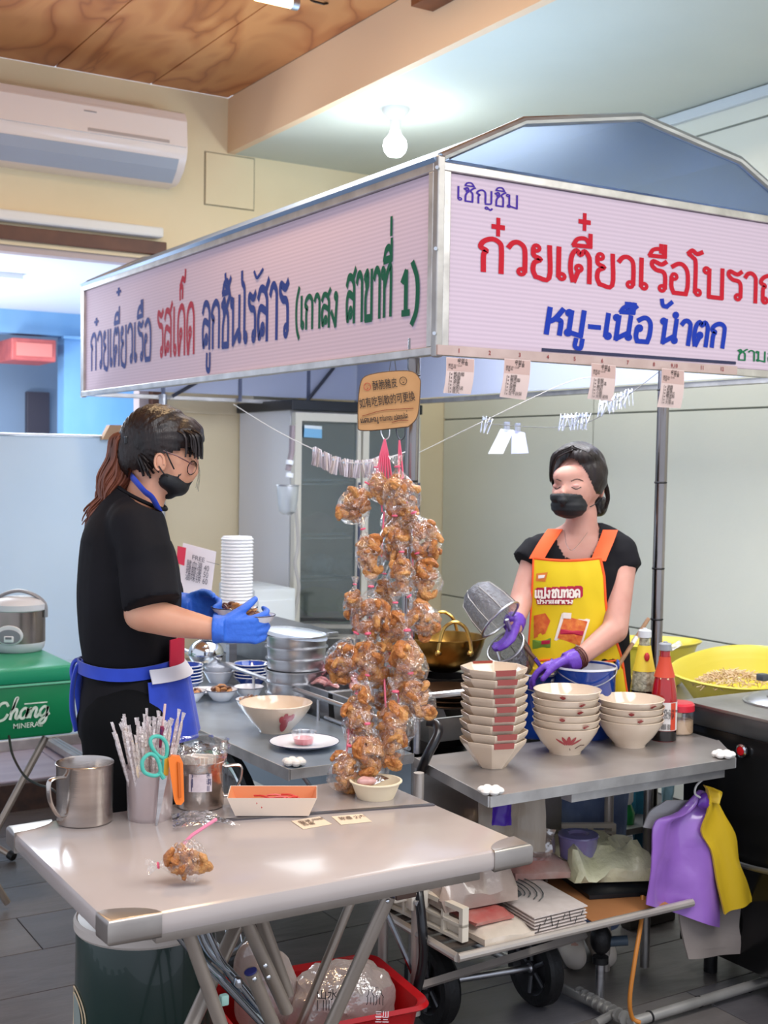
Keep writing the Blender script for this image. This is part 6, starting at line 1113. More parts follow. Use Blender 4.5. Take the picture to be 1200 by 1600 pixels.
# packs and bags on the rack
pk = film('milky_pack', amount=.18, rough=.15, bump=.8, bs=30, milk=.75, mcol='#d6c8ba'); mk2 = film('milky_bag', amount=.2, rough=.12, bump=.9, bs=16, milk=.62, mcol='#cdbfb4')
def slab(name, label, cat, pts, z0, z1, m, seed=0, jit=.006, part='pack_body', grp=None):
    """soft slab over a quadrilateral of the ground plan"""
    P4 = [V(p) for p in pts]; t = thing(name, label, cat, (P4[0].x, P4[0].y, z0), 0, grp); b = B(); n1, n2 = 14, 10
    def f(top):
        def g(u, v): p = (P4[0] * (1 - u) + P4[1] * u) * (1 - v) + (P4[3] * (1 - u) + P4[2] * u) * v; e = min(u, 1 - u, v, 1 - v) * 6; e = min(1, e) ** .5; zz = z0 + (z1 - z0) * ((.35 + .65 * e) if top else 0); return V((p.x, p.y, zz))
        return g
    b.surf(f(True), n1, n2); b.surf(f(False), n1, n2); bmesh.ops.remove_doubles(b.b, verts=b.b.verts, dist=1e-5)
    eb = [e for e in b.b.edges if e.is_boundary]; bmesh.ops.bridge_loops(b.b, edges=eb) if eb else None
    for v in b.b.verts: 
        if v.co.z > z0 + .003: v.co += noise.noise_vector(v.co * 18 + V((seed, 0, 0))) * jit
    b.go(part, m, t); return t
zz = RZ + .006
slab('napkin_pack', 'flat clear wrapped pack of white napkins lowest at near end of rack', 'pack', [(1.81, 2.45), (1.96, 2.445), (2.00, 2.80), (1.81, 2.80)], zz, zz + .035, mat('wrapped_white', '#dccfbf', .25, var='#cbbba9', vs=9, coat=.7, bump=.35, bs=26), 1); slab('red_print_pack', 'clear wrapped pack with red print on top of the napkin pack', 'pack', [(1.81, 2.49), (1.93, 2.49), (1.97, 2.79), (1.81, 2.79)], zz + .037, zz + .058, mat('red_print_film', '#c9a79a', .25, var='#b83a34', vs=5, va=.35, coat=.5, bump=.3, bs=30), 2)
slab('plastic_bag_bundle', 'milky plastic bag bundle bulging under table corner on the rack', 'plastic bag', [(1.76, 2.55), (1.98, 2.54), (2.03, 2.80), (1.77, 2.80)], zz + .06, zz + .16, mat('greige_bag_film', '#b9a699', .22, var='#a08d82', vs=6, coat=.6, bump=.6, bs=14), 3, .016)
for k in range(6):
    slab('printed_paper_stack', 'white printed paper sheets in the folded pile on rack, %s' % ['lowest', 'second', 'third', 'fourth', 'fifth', 'topmost with black drawing'][k], 'paper', [(1.96, 2.445), (2.135 + .004 * math.sin(k * 3), 2.45), (2.17, 2.79), (1.99, 2.79)], zz + k * .0085, zz + k * .0085 + .0078, mat('printed_paper', '#d8cdc6', .7, var='#c7bab2', vs=30), k, .0015, 'paper_sheet', 'printed paper sheets')
P_ = lambda x, y: V((x, y, zz + 6 * .0085 + .004)); t = bpy.data.objects['printed_paper_stack.005']
b = B(); b.prism([P_(1.98 + .03 * math.cos(a) + .03, 2.66 + .09 * math.sin(a)) for a in [k / 16 * 2 * PI for k in range(16)]], (0, 0, .0008)); 
for r in (.045, .06, .078, .095): b.tube([P_(2.01 + r * math.cos(a), 2.66 + (r + .05) * math.sin(a)) for a in [-1.3 + k * .26 for k in range(11)]], .0018, 4)
b.go('printed_drawing', mat('faded_black_print', '#37383a', .7, var='#6f7470', vs=60), t)
b = B(); [b.tube([V((1.97 + k * .02, 2.443, zz + .008 + .018 * (k % 3))), V((1.977 + k * .02, 2.443, zz + .016 + .012 * ((k + 1) % 3)))], .0013, 4) for k in range(8)]; b.go('edge_print', ink, t)
slab('cardboard_sheet', 'brown cardboard sheet lying at far end of the rack', 'cardboard', [(2.15, 2.445), (2.42, 2.445), (2.45, 2.72), (2.20, 2.84)], zz, zz + .008, mat('brown_cardboard', '#ab7444', .8, var='#98633a', vs=8), 4, .001, 'card_sheet')
slab('food_pack', 'milky food pack with reddish top behind the printed paper', 'food pack', [(2.08, 2.68), (2.24, 2.62), (2.30, 2.86), (2.12, 2.95)], zz + .052, zz + .10, mat('milky_red_pack', '#c9b3a6', .2, var='#b0655c', vs=7, va=.35, coat=.7, bump=.4, bs=30), 5, .006)
slab('yellow_green_bag', 'crumpled pale yellow green plastic bag on the rack near purple bag', 'plastic bag', [(2.22, 2.60), (2.45, 2.50), (2.50, 2.74), (2.28, 2.90)], zz + .045, zz + .125, mat('yellow_green_film', '#e6e2c2', .3, var='#cfcb98', vs=9, coat=.4, bump=1.0, bs=26), 6, .034)
slab('black_tray', 'black tray under the yellow green bag', 'tray', [(2.24, 2.56), (2.47, 2.48), (2.50, 2.72), (2.30, 2.80)], zz + .009, zz + .04, mat('black_tray', '#15181c', .3), 7, .001)
c = at(903, 1322, Z=.43); c = at(903, 1338, Z=.405); t = thing('tape_tub', 'round translucent purple tinted tub on the rack pile', 'tub', c); B().lathe([(0, 0), (.05, 0), (.056, .055), (.058, .06), (.056, .064), (.03, .066), (.026, .058), (0, .058)], c, 36).go('tub_body', mat('purple_tub', '#8d86ac', .15, var='#6a5f96', vs=6, coat=.7), t)
# milky bags hanging below the counter
def drape(name, label, X, Yp, x0, x1, y0, y1, m, seed, amp=.012, part='bag_film', nu=22, nv=26, taper=None, D=None):
    t = thing(name, label, 'plastic bag', at((x0 + x1) / 2, y1, Y=Yp)); cx = (x0 + x1) / 2
    def f(u, v):
        xx = x0 + (x1 - x0) * u; s = taper(v) if taper else 1; xx = cx + (xx - cx) * s; p = at(xx, y0 + (y1 - y0) * v, Y=Yp); return p + V((0, amp * math.sin(u * 9 + seed + v * 2) + amp * .8 * noise.noise(V((u * 4, v * 4, seed))), 0))
    B().surf(f, nu, nv).solid(.0008).go(part, m, t); return t
drape('milky_bag_pack', 'milky ribbed bag pack hanging beneath front counter near corner', 0, 2.62, 750, 850, 1243, 1330, mat('ribbed_milky', '#b3a695', .3, var='#9c8f80', vs=20, stretch=(1, 1, .15), bump=.6, bs=30), 1, .008); drape('crumpled_bag', 'crumpled clear bag between hanging pack and table corner', 0, 2.72, 735, 858, 1292, 1380, mk2, 2, .03); drape('folded_bag', 'grey folded plastic bag behind the table corner cap', 0, 2.78, 660, 800, 1270, 1350, mat('grey_bag', '#9a9088', .3, coat=.3), 3, .02)
drape('purple_strap', 'purple plastic strap hanging beneath front counter corner', 0, 2.55, 768, 800, 1246, 1290, mat('deep_purple', '#4c2aa0', .35), 4, .004)
# hanging bag bundles on the counter end
hk_ = at(1112, 1208, Y=2.42); t = thing('bag_hook', 'bent white wire hook holding purple and yellow bags', 'hook', hk_); B().tube(catmull([at(1112, 1205, Y=2.43), at(1098, 1218, Y=2.42), at(1088, 1228, Y=2.42), at(1086, 1240, Y=2.42), at(1094, 1246, Y=2.42)], 5), .0028, 8).go('hook_wire', white_pl, t)
def sheet(name, label, Lp, Rp, Yp, m, th=.004, seed=0, amp=.01, cat='plastic bags'):
    """hanging bundle of bags between a left and a right outline, with folds fanning from the gathered top"""
    t = thing(name, label, cat, at(*Lp[-1], Y=Yp)); n = 24; cl = lambda P: catmull([(x, y, 0) for x, y in P], 8); L_, R_ = cl(Lp), cl(Rp); at_ = lambda C, v: C[min(len(C) - 1, int(v * (len(C) - 1)))]
    def f(u, v): a, c = at_(L_, v), at_(R_, v); return at(a.x + (c.x - a.x) * u, a.y + (c.y - a.y) * u, Y=Yp) + V((0, amp * math.sin(u * 8 + seed + 2 * v) * min(1, v * 3) + amp * .7 * noise.noise(V((u * 3, v * 3, seed))), 0))
    b = B(); g0 = [f(i / 20, j / 24) for i in range(21) for j in range(25)]
    for off in (0, -th): b.surf(lambda u, v: g0[round(u * 20) * 25 + round(v * 24)] + V((0, off, 0)), 20, 24)
    lp = [(i, 0) for i in range(20)] + [(20, j) for j in range(24)] + [(i, 24) for i in range(20, 0, -1)] + [(0, j) for j in range(24, 0, -1)]
    A1 = [b.v(g0[i * 25 + j]) for i, j in lp]; A2 = [b.v(g0[i * 25 + j] + V((0, -th, 0))) for i, j in lp]; b.bridge(A1, A2); bmesh.ops.remove_doubles(b.b, verts=b.b.verts, dist=1e-6)
    b.go('bag_bundle', m, t); return t
sheet('clear_bag_bundle', 'bundle of clear greyish bags hanging lowest behind purple bag', [(1062, 1400), (1062, 1440), (1074, 1498)], [(1158, 1400), (1152, 1448), (1160, 1488)], 2.47, mat('greige_clear', '#a09690', .25, var='#8b817b', vs=6, coat=.6), .006, 1, .004)
sheet('grey_bag_bundle', 'grey plastic bags peeking out above the purple bag', [(1040, 1250), (1015, 1268), (1003, 1292)], [(1100, 1250), (1090, 1270), (1050, 1300)], 2.47, mat('grey_film', '#b7b4b4', .3, coat=.4), .004, 2, .003)
sheet('purple_bag_bundle', 'bundle of purple plastic bags hanging from counter end', [(1092, 1234), (1060, 1268), (1018, 1282), (1012, 1330), (1006, 1380), (1002, 1410)], [(1110, 1238), (1112, 1262), (1106, 1300), (1112, 1360), (1124, 1410), (1126, 1450)], 2.445, mat('purple_film', '#a274c8', .24, var='#9464be', vs=6, coat=.5, bump=.4, bs=9), .004, 3, .018)
sheet('yellow_bag_bundle', 'folded bundle of yellow plastic bags hanging beside the purple ones', [(1102, 1230), (1104, 1262), (1092, 1298), (1108, 1330), (1118, 1380), (1130, 1428)], [(1114, 1240), (1130, 1272), (1148, 1305), (1154, 1345), (1168, 1380), (1176, 1408)], 2.425, mat('yellow_film', '#e0bd32', .3, var='#d0ab25', vs=5, coat=.3), .006, 4, .005)
sheet('yellow_bag_knot', 'gathered yellow bag ends tied above the hanging bundles', [(1098, 1226), (1104, 1240), (1108, 1254)], [(1112, 1230), (1128, 1238), (1124, 1252)], 2.42, MT['yellow_film'], .008, 5, .008)
b = at(1105, 1250, Y=2.43); t = thing('purple_knot', 'gathered purple bag ends at wire hook', 'plastic bags', b); B().sph(b + V((-.006, 0, 0)), (.022, .014, .026), 12, 8).jit(.008, 60).go('bag_bundle', mat('deep_purple_film', '#6a3aa4', .3, coat=.4), t)
# lidded green barrel, red basket with bags
dc_ = V((.985, 2.585, 0)); dr = .150
t = thing('green_barrel', 'dark green barrel with pale lid under the table corner', 'barrel', dc_)
B().lathe([(0, 0), (dr * .9, 0), (dr * .96, .01), (dr, .05), (dr * 1.01, .25), (dr, .475), (dr * .99, .48)], dc_, 56).go('barrel_body', mat('barrel_green', '#093029', .25, var='#07251f', vs=3, coat=.3), t)
B().lathe([(dr * 1.0, .478), (dr * 1.03, .484), (dr * 1.03, .50), (dr * .99, .506), (dr * .97, .503), (dr * .6, .508), (0, .51)], dc_, 56).go('lid', mat('barrel_lid', '#c9bfb6', .35), t)
vd2 = (EYE - dc_); vd2.z = 0; vd2.normalize(); va2 = math.atan2(vd2.y, vd2.x)
def on_barrel(a, z, e=.0012): return dc_ + V((math.cos(a) * (dr * 1.012 + e), math.sin(a) * (dr * 1.012 + e), z))
cr = mat('cream_print', '#cfc6b4', .6); b = B()
for r in (.058, .046): b.tube([on_barrel(va2 - 1.32 + math.cos(a) * r / dr, .30 + math.sin(a) * r * 1.05) for a in [k / 30 * 2 * PI for k in range(30)]], .0015, 5, True)
b.go('printed_rings', cr, t); b = B(); b.surf(lambda u, v: on_barrel(va2 - 1.32 + (u - .5) * .5 * math.sin(PI * (.12 + .76 * v)), .24 + v * .11), 10, 8); b.go('printed_oval', mat('grey_print', '#8f9a94', .6), t)
for i, chs in enumerate(('QUALITY', 'le')):
    for j, ch in enumerate(chs):
        a = va2 - 1.14 + (j * .115 if i == 0 else j * .09 + .0); z = (.155 - .004 * j) if i == 0 else .128
        plain('printed_text', ch, cr, t, on_barrel(a, z), (-math.sin(a), math.cos(a), 0), (0, 0, 1), .022 if i == 0 else .032, (math.cos(a), math.sin(a), 0), .01)
rb_ = thing('red_basket', 'bright red plastic basket under the table holding knotted bags', 'basket', (1.42, 2.62, 0)); rm = mat('basket_red', '#c8141c', .3, var='#b80f18', vs=5)
def rrect(cx, cy, wx, wy, z, n=8, r=.05, rot=-.10):
    out = []
    for k, (sx, sy) in enumerate(((1, 1), (-1, 1), (-1, -1), (1, -1))):
        for j in range(n + 1): a = PI / 2 * (k + j / n); x, y = sx * (wx - r) + math.cos(a) * r, sy * (wy - r) + math.sin(a) * r; out.append(V((cx + x * math.cos(rot) - y * math.sin(rot), cy + x * math.sin(rot) + y * math.cos(rot), z)))
    return out
b = B(); L_ = [rrect(1.43, 2.63, w1, w2, z) for w1, w2, z in ((.185, .12, .0), (.21, .145, .12), (.225, .155, .205), (.24, .17, .215), (.245, .175, .205), (.24, .17, .20))]; R5 = [[b.v(p) for p in l] for l in L_]; b.face(R5[0][::-1]); [b.bridge(p, q) for p, q in zip(R5, R5[1:])]; b.solid(.003); b.go('basket_body', rm, rb_)
pp = at(594, 1588, D=2.55); plain('label_print', '三川\n三三', mat('white_print', '#e8d8d8', .6), rb_, at(586, 1588, D=2.50), rx2, (0, 0, 1), .014, -fw2, .02)
milk = film('carrier_bag', amount=.10, rough=.16, bump=.9, bs=22, milk=.86, mcol='#d6cac6', ed=.3)
t = thing('carrier_bag', 'large white translucent carrier bag with black print in red basket', 'plastic bag', (1.46, 2.62, .1))
q = blob([('e', (1.50, 2.60, .20), (.135, .10, .085)), ('e', (1.40, 2.60, .17), (.06, .06, .05)), ('e', (1.56, 2.60, .17), (.07, .08, .05))], .012, 4)
for v in q.b.verts: v.co += noise.noise_vector(v.co * 16) * .014 + noise.noise_vector(v.co * 38) * .009
q.go('bag_film', milk, t)
for px_, py_, txt, s in ((494, 1560, '山水園\n| |||', .024), (572, 1545, '。。\n八八\n川川', .02)): plain('bag_print', txt, ink, t, at(px_, py_, D=2.745), rx2, V((0, 0, 1)) - fw2 * -.2, s, -fw2, .0)
t = thing('carrier_bag', 'smaller white knotted bag in red basket behind brace tubes', 'plastic bag', (1.3, 2.62, .1))
q = blob([('e', (1.325, 2.68, .22), (.08, .08, .10)), ('e', (1.30, 2.70, .30), (.05, .04, .05))], .012, 3)
for v in q.b.verts: v.co += noise.noise_vector(v.co * 18 + V((5, 0, 0))) * .012
q.go('bag_film', milk, t)
# things behind the counter legs
for nm, l, c_, x0, x1, y0, y1, Yp, m in (('teal_cloth', 'teal cloth hanging behind the front counter leg', 'cloth', 985, 1012, 1216, 1330, 3.05, mat('teal_cloth', '#1f6f8c', .7, var='#154f66', vs=12)), ('blue_cloth', 'pale blue cloth hanging between pole and black stove', 'cloth', 1032, 1052, 1212, 1275, 3.1, mat('pale_blue_cloth', '#8fb6c4', .7)), ('dark_cloth', 'dark cloth hanging left of the jeans behind the packs', 'cloth', 850, 892, 1232, 1322, 2.98, mat('dark_cloth', '#10131a', .8))):
    t = drape(nm, l, 0, Yp, x0, x1, y0, y1, m, 3, .01, 'cloth_sheet'); t['category'] = c_
t = thing('orange_pole', 'slim orange broom pole standing behind the front counter', 'pole', at(1017, 1330, Y=3.0)); p_ = at(1017, 1250, Y=3.0); B().cyl((p_.x, 3.0, .02), (p_.x, 3.0, .73), .011, n=12).go('pole_rod', mat('orange_wood', '#c0782c', .5), t); B().box((p_.x, 3.0, .02), (.2, .05, .04), bev=.006).go('broom_head', mat('broom_dark', '#3a332c', .8), t)
c = at(975, 1330, Y=3.0); t = thing('green_bottle', 'green detergent bottle with white cap behind the counter', 'bottle', (c.x, 3.0, .35)); z1 = at(975, 1222, Y=3.0).z
B().lathe([(0, 0), (.03, 0), (.032, .02), (.032, z1 - .45), (.02, z1 - .42), (0, z1 - .42)], (c.x, 3.0, .35), 20).go('bottle_body', mat('bottle_green', '#1c7a3c', .3), t); B().lathe([(.02, z1 - .42), (.026, z1 - .41), (.026, z1 - .35), (0, z1 - .345)], (c.x, 3.0, .35), 20).go('cap', white_pl, t); B().box((c.x, 3.0, .34), (.3, .12, .02)).go('stand_shelf', steel_dull, t)
# ------------------------------------------------------------------ the two women
_bl = blob
def blob2(prims, vox=.008, smooth=2, **k):
    """blob with flat-ended tubes ('t', p0, p1, r0, r1, squash, up) too"""
    b = B(); rest = []
    for p in prims:
        if p[0] == 't': b.tube([p[1], (V(p[1]) + V(p[2])) / 2, p[2]], [p[3], (p[3] + p[4]) / 2, p[4]], 20, ra=p[5] if len(p) > 5 else 1, up=p[6] if len(p) > 6 else None)
        elif p[0] == 'c':
            _, p0, p1, r0, r1 = p[:5]; p0, p1 = V(p0), V(p1); d = (p1 - p0); d = d.normalized() if d.length > 1e-6 else V((0, 0, 1)); pts = []; rs = []
            for k_ in range(6): t = PI / 2 * (1 - k_ / 5); pts.append(p0 - d * (r0 * math.sin(t))); rs.append(max(r0 * math.cos(t), r0 * .04))
            for k_ in range(6): t = PI / 2 * k_ / 5; pts.append(p1 + d * (r1 * math.sin(t))); rs.append(max(r1 * math.cos(t), r1 * .04))
            b.tube(pts, rs, 16)
        elif p[0] == 'l': b.tube(catmull(p[1], 4), [x.x for x in catmull([(r, 0, 0) for r in p[2]], 4)], 24, ra=p[3], up=p[4])
        else: b.sph(p[1], p[2], 22, 14, p[3] if len(p) > 3 else None)
    me = bpy.data.meshes.new('t'); bmesh.ops.recalc_face_normals(b.b, faces=b.b.faces); b.b.to_mesh(me); b.b.free(); o = bpy.data.objects.new('t', me); COL.objects.link(o)
    r = o.modifiers.new('r', 'REMESH'); r.mode = 'VOXEL'; r.voxel_size = vox
    sm = o.modifiers.new('s', 'SMOOTH'); sm.iterations = smooth; sm.factor = .5
    dg = bpy.context.evaluated_depsgraph_get(); m2 = bpy.data.meshes.new_from_object(o.evaluated_get(dg)); bpy.data.objects.remove(o)
    q = B(); q.b.from_mesh(m2); return q
from mathutils.bvhtree import BVHTree
def snapper(*objs):
    ts = [(BVHTree.FromPolygons([o.matrix_basis @ v.co + (o.parent.location if o.parent else V()) for v in o.data.vertices], [p.vertices[:] for p in o.data.polygons])) for o in objs]
    def f(x, y, e=.002):
        d = (at(x, y, D=1) - EYE).normalized(); hs = [t.ray_cast(EYE, d)[0] for t in ts]; hs = [h for h in hs if h is not None]
        return (min(hs, key=lambda h: (h - EYE).length) if hs else ts[0].find_nearest(at(x, y, D=d1 - .05))[0]) - d * e
    return f
AX = Matrix((rx2, fw2, V((0, 0, 1)))).transposed()
def tilt(a): return AX @ Matrix.Rotation(a, 3, 'Y')
def yaw(a): return AX @ Matrix.Rotation(a, 3, 'Z')
skin = mat('skin', '#d6a184', .45, var='#c98f74', vs=14, sss=.25); skin2 = mat('skin_pale', '#c69686', .55, var='#b98476', vs=14, sss=.25)
tee = mat('black_tee', '#0c0b0f', .8, var='#141319', vs=6, bump=.25, bs=10, spec=.25); pants = mat('black_trousers', '#08090b', .9, spec=.2)
hair_d = mat('dark_hair', '#0f0a0a', .4, var='#251612', vs=40, stretch=(1, 1, .25), bump=.5, bs=70); hair_a = mat('auburn_hair', '#8a513c', .4, var='#4a281c', vs=40, stretch=(1, 1, .12), bump=.4, bs=60)
mask_m = mat('black_mask', '#141519', .6, bump=.15, bs=25)
def hand(w, d, n, s, curl=.5, sc=1.0, spread=.1, tcurl=.5):
    """palm, four unequal bent fingers and a thumb from the side of the palm; d to the fingertips, n out of the palm, s to the thumb"""
    w, d, n, s = V(w), V(d).normalized(), V(n).normalized(), V(s).normalized(); P = []
    for o_ in (-.022, -.007, .008, .023): P.append(('c', w + s * o_ * .8 * sc + d * .01 * sc, w + d * .080 * sc + s * o_ * sc, .0145 * sc, .0115 * sc))
    for i, (o_, L) in enumerate(((.028, .070), (.010, .078), (-.009, .073), (-.027, .057))):
        p = w + d * .084 * sc + s * o_ * sc; a = curl * .6; rs = (.0092, .0084, .0076, .0066)
        for j, f in enumerate((.46, .31, .23)):
            a += curl * (.5 if j else 0) + .12 * j; dd = (d * math.cos(a) + n * math.sin(a) + s * (spread * (1.5 - i) * .5)).normalized(); q = p + dd * L * f * sc; P.append(('c', p, q, rs[j] * sc, rs[j + 1] * sc)); p = q
    p = w + d * .022 * sc + s * .026 * sc; dd = (s * .45 + d * .85 + n * .3).normalized()
    for j, f in enumerate((.040, .032, .026)): q = p + dd * f * sc; P.append(('c', p, q, (.0125 - .0015 * j) * sc, (.011 - .0015 * j) * sc)); p = q; dd = (dd + d * .45 + n * tcurl).normalized()
    return P
def strands(b, path, n, spread0, spread1, r, seed, seg=6, flat=1):
    random.seed(seed); P = [V(p) for p in path]
    for k in range(n):
        o0 = V([random.uniform(-1, 1) for _ in range(3)]); o1 = o0 * .7 + V([random.uniform(-1, 1) for _ in range(3)]) * .3; m = len(P); f = random.uniform(.78, 1.0); pts = []
        for i, p in enumerate(P):
            u = i / (m - 1); pts.append(p + (o0 * (1 - u) + o1 * u) * (spread0 * (1 - u) + spread1 * u) * (math.sin(PI * min(1, u * 1.2 + .25)) * .5 + .6))
        pts = catmull(pts, 4); pts = pts[:max(4, int(len(pts) * f))]; L = len(pts); b.tube(pts, [r * (1 - .75 * (i / L) ** 2) for i in range(L)], 4)
# ---- woman in black, in profile
d0 = 3.05
A = lambda x, y, dd=0: at(x, y, D=d0 + dd)
hipx = A(205, 1120); w1 = thing('person', 'person in black tee and mask with auburn ponytail, holding two bowls in blue gloves', 'person', (hipx.x, hipx.y, 0))
fl = lambda p, z=0: V((p.x, p.y, z))
toe = rx2 * .93 + fw2 * .3
K1, K2 = A(200, 1270, -.09), A(222, 1270, .09); F1, F2 = fl(A(196, 1500, -.09), .05), fl(A(225, 1500, .10), .05)
body = [('e', A(250, 700), (.084, .070, .092), tilt(.25)), ('e', A(277, 728), (.052, .054, .062), tilt(.3)), ('e', A(263, 758), (.036, .036, .026), tilt(.5)), ('c', A(297, 724), A(305, 738), .008, .011), ('c', A(288, 748), A(290, 752), .016, .013),
        ('c', A(236, 748), A(216, 812), .046, .052), ('e', A(205, 860), (.075, .12, .10), AX), ('c', A(208, 845, -.10), A(208, 845, .10), .04, .04), ('e', A(200, 980), (.07, .10, .18), AX), ('e', A(206, 1100), (.075, .12, .10), AX),
        ('c', A(222, 846, -.145), A(224, 950, -.165), .040, .042), ('c', A(222, 958, -.17), A(275, 972, -.18), .043, .037), ('c', A(275, 972, -.18), A(338, 984, -.19), .037, .025), 
        ('c', A(222, 846, .145), A(235, 940, .18), .040, .038), ('c', A(235, 940, .18), A(292, 948, .14), .036, .026), ('c', A(292, 948, .14), A(316, 948, .12), .011, .008),
        ('c', A(205, 1110, -.08), K1, .075, .05), ('c', K1, F1 + V((0, 0, .05)), .05, .035), ('c', A(212, 1110, .08), K2, .075, .05), ('c', K2, F2 + V((0, 0, .05)), .05, .035), ('c', F1, F1 + toe * .12, .035, .025), ('c', F2, F2 + toe * .12, .035, .025)]
blob2(body, .0085, 3).go('body', skin, w1)
# ear
e_ = A(250, 722, -.068); q = B(); q.sph(e_, (.014, .008, .024), 14, 10, tilt(-.15)); q.go('ear', skin, w1); B().tube([e_ + rx2 * .011 * math.cos(a) + V((0, 0, .019 * math.sin(a))) - fw2 * .006 for a in [k / 14 * 5.0 - .3 for k in range(15)]], .0032, 6).go('ear_rim', skin, w1)
# shirt
sh = [('l', [A(224, 768), A(214, 786), A(204, 812), A(198, 845), A(200, 890), A(201, 940), A(200, 990), A(199, 1026), A(199, 1044), A(203, 1070), A(207, 1110), (A(207, 1146))], [.046, .064, .086, .108, .121, .124, .116, .105, .104, .118, .128, .129], 1.28, rx2),
      ('c', A(206, 815, -.09), A(206, 815, .09), .062, .062), ('t', A(212, 812, -.11), A(240, 946, -.185), .066, .069), ('c', A(212, 822, -.12), A(226, 870, -.155), .064, .066), ('t', A(214, 812, .11), A(250, 935, .19), .064, .062), ('c', A(214, 822, .12), A(228, 870, .16), .06, .06)]
q = blob2(sh, .009, 3)
for v in q.b.verts:
    p = v.co; n_ = noise.noise(V((p.dot(rx2) * 14, p.dot(fw2) * 9, p.z * 3.0))); v.co += v.normal * (.011 * n_ if p.z < 1.3 else .005 * n_)
g = q.b.verts[:] + q.b.edges[:] + q.b.faces[:]; nk = A(223, 778); bmesh.ops.bisect_plane(q.b, geom=g, plane_co=nk, plane_no=(rx2 * .42 + V((0, 0, 1))).normalized(), clear_outer=True)
q.go('black_shirt', tee, w1)
B().tube(catmull([nk + rx2 * math.cos(a) * .056 + fw2 * math.sin(a) * .066 - V((0, 0, math.cos(a) * .027)) for a in [k / 12 * 2 * PI for k in range(12)]], 3, True), .005, 8, True).go('collar', tee, w1)
tr = [('e', A(206, 1125), (.128, .165, .12), AX), ('c', A(200, 1130, -.075), K1, .115, .088), ('t', K1, V((F1.x, F1.y, .06)), .088, .07), ('c', A(216, 1130, .08), K2, .115, .088), ('t', K2, V((F2.x, F2.y, .06)), .088, .07)]
q = blob2(tr, .011, 3); [setattr(v, 'co', v.co + v.normal * .008 * noise.noise(V((v.co.x * 12, v.co.y * 12, v.co.z * 4)))) for v in q.b.verts]; q.go('trousers', pants, w1)
for F in (F1, F2): q = blob2([('c', V((F.x, F.y, .045)), V((F.x, F.y, .035)) + toe * .13, .045, .034)], .008, 2); q.go('shoe', mat('dark_shoe', '#1a1a1c', .6), w1)
# hair
hp_ = [('e', A(247, 690), (.096, .083, .092), tilt(.2)), ('e', A(222, 705), (.062, .070, .075), tilt(.3)), ('e', A(288, 683), (.050, .066, .050), tilt(.6)), ('e', A(213, 690), (.030, .035, .03), AX)]
q = blob2(hp_, .006, 3)
fc_ = A(296, 735); 
for v in q.b.verts:
    u = (v.co - A(205, 690)); v.co += v.normal * (.0010 * math.sin(math.atan2(u.z, u.dot(rx2)) * 34 + 4 * noise.noise(v.co * 8)) + .002 * noise.noise(v.co * 14))
g = q.b.verts[:] + q.b.edges[:] + q.b.faces[:]
dl = [f for f in q.b.faces if (lambda c: (c - EYE).dot(FW) > 0)(f.calc_center_median()) and False]
def px_of(p): r = p - EYE; z = r.dot(FW); return 600 + FPX * r.dot(RX) / z, 800 - FPX * r.dot(m3.col[1]) / z
dl = []
for f in q.b.faces:
    x, y = px_of(f.calc_center_median())
    if y > 708 - max(0, (x - 262)) * .30 and x > 242: dl.append(f)
    elif y > 744 - (243 - x) * .3 and x > 200: dl.append(f)
bmesh.ops.delete(q.b, geom=dl, context='FACES'); q.go('hair', hair_d, w1)
b = B(); random.seed(2)
for k in range(70):
    z = random.uniform(-.06, .06); x0 = random.uniform(272, 300); s0 = A(x0, 668 + abs(z) * 60, z); b.tube(catmull([s0, A(x0 + 15, 680, z * 1.05 - .01), A(min(316, x0 + 19 + random.uniform(-3, 2)), 696, z * 1.02 - .01), A(min(316, x0 + 20 + random.uniform(-4, 2)), 712 + random.uniform(-7, 6), z - .01)], 4), .0026, 4)
for k in range(3): b.tube(catmull([A(300 + k * 2, 700, -.05), A(310 + k, 735, -.05), A(306 + k * 2, 762 + k * 3, -.05)], 4), .0005, 3)
b.go('fringe', hair_d, w1)
b = B(); strands(b, [A(208, 688), A(194, 700), A(190, 730), A(172, 758), A(168, 785), A(150, 806), A(146, 822)], 420, .022, .046, .0040, 4); b.go('ponytail', hair_a, w1)
b = B(); strands(b, [A(235, 735, -.05), A(222, 715, -.06), A(208, 694, -.03)], 40, .02, .008, .003, 5); b.go('side_hair', hair_d, w1)
cl = A(205, 688, -.05); b = B(); b.box(cl, (.035, .012, .02), bev=.003); [b.tube([cl + rx2 * x * .01, cl + rx2 * x * .014 + V((0, 0, -.03)) - fw2 * .008], .0028, 6) for x in (-1, 0, 1)]; b.go('claw_clip', mat('clip_black', '#121214', .25), w1)
# mask, glasses
mk = blob2([('e', A(270, 750), (.046, .052, .034), tilt(.75)), ('c', A(285, 738), A(292, 746), .016, .010), ('c', A(279, 738, -.03), A(297, 741), .019, .013), ('c', A(279, 738, .03), A(297, 741), .019, .013), ('c', A(284, 744), A(263, 764), .030, .026), ('c', A(262, 750, -.03), A(262, 750, .03), .024, .024)], .0045, 3)
dl = [f for f in mk.b.faces if (lambda xy: xy[1] < 730 + (xy[0] - 270) * .10 or xy[0] < 250 - (xy[1] - 745) * .35)(px_of(f.calc_center_median()))]
bmesh.ops.delete(mk.b, geom=dl, context='FACES'); mk.go('face_mask', mask_m, w1)
b = B(); b.tube(catmull([A(258, 702, -.072), A(264, 716, -.073), A(272, 733, -.06)], 4), .0018, 6); b.tube(catmull([A(248, 728, -.075), A(256, 740, -.072), A(262, 744, -.06)], 4), .0018, 6); b.go('ear_loop', mask_m, w1)
gl_ = mat('glasses_frame', '#2d2024', .25, .5)
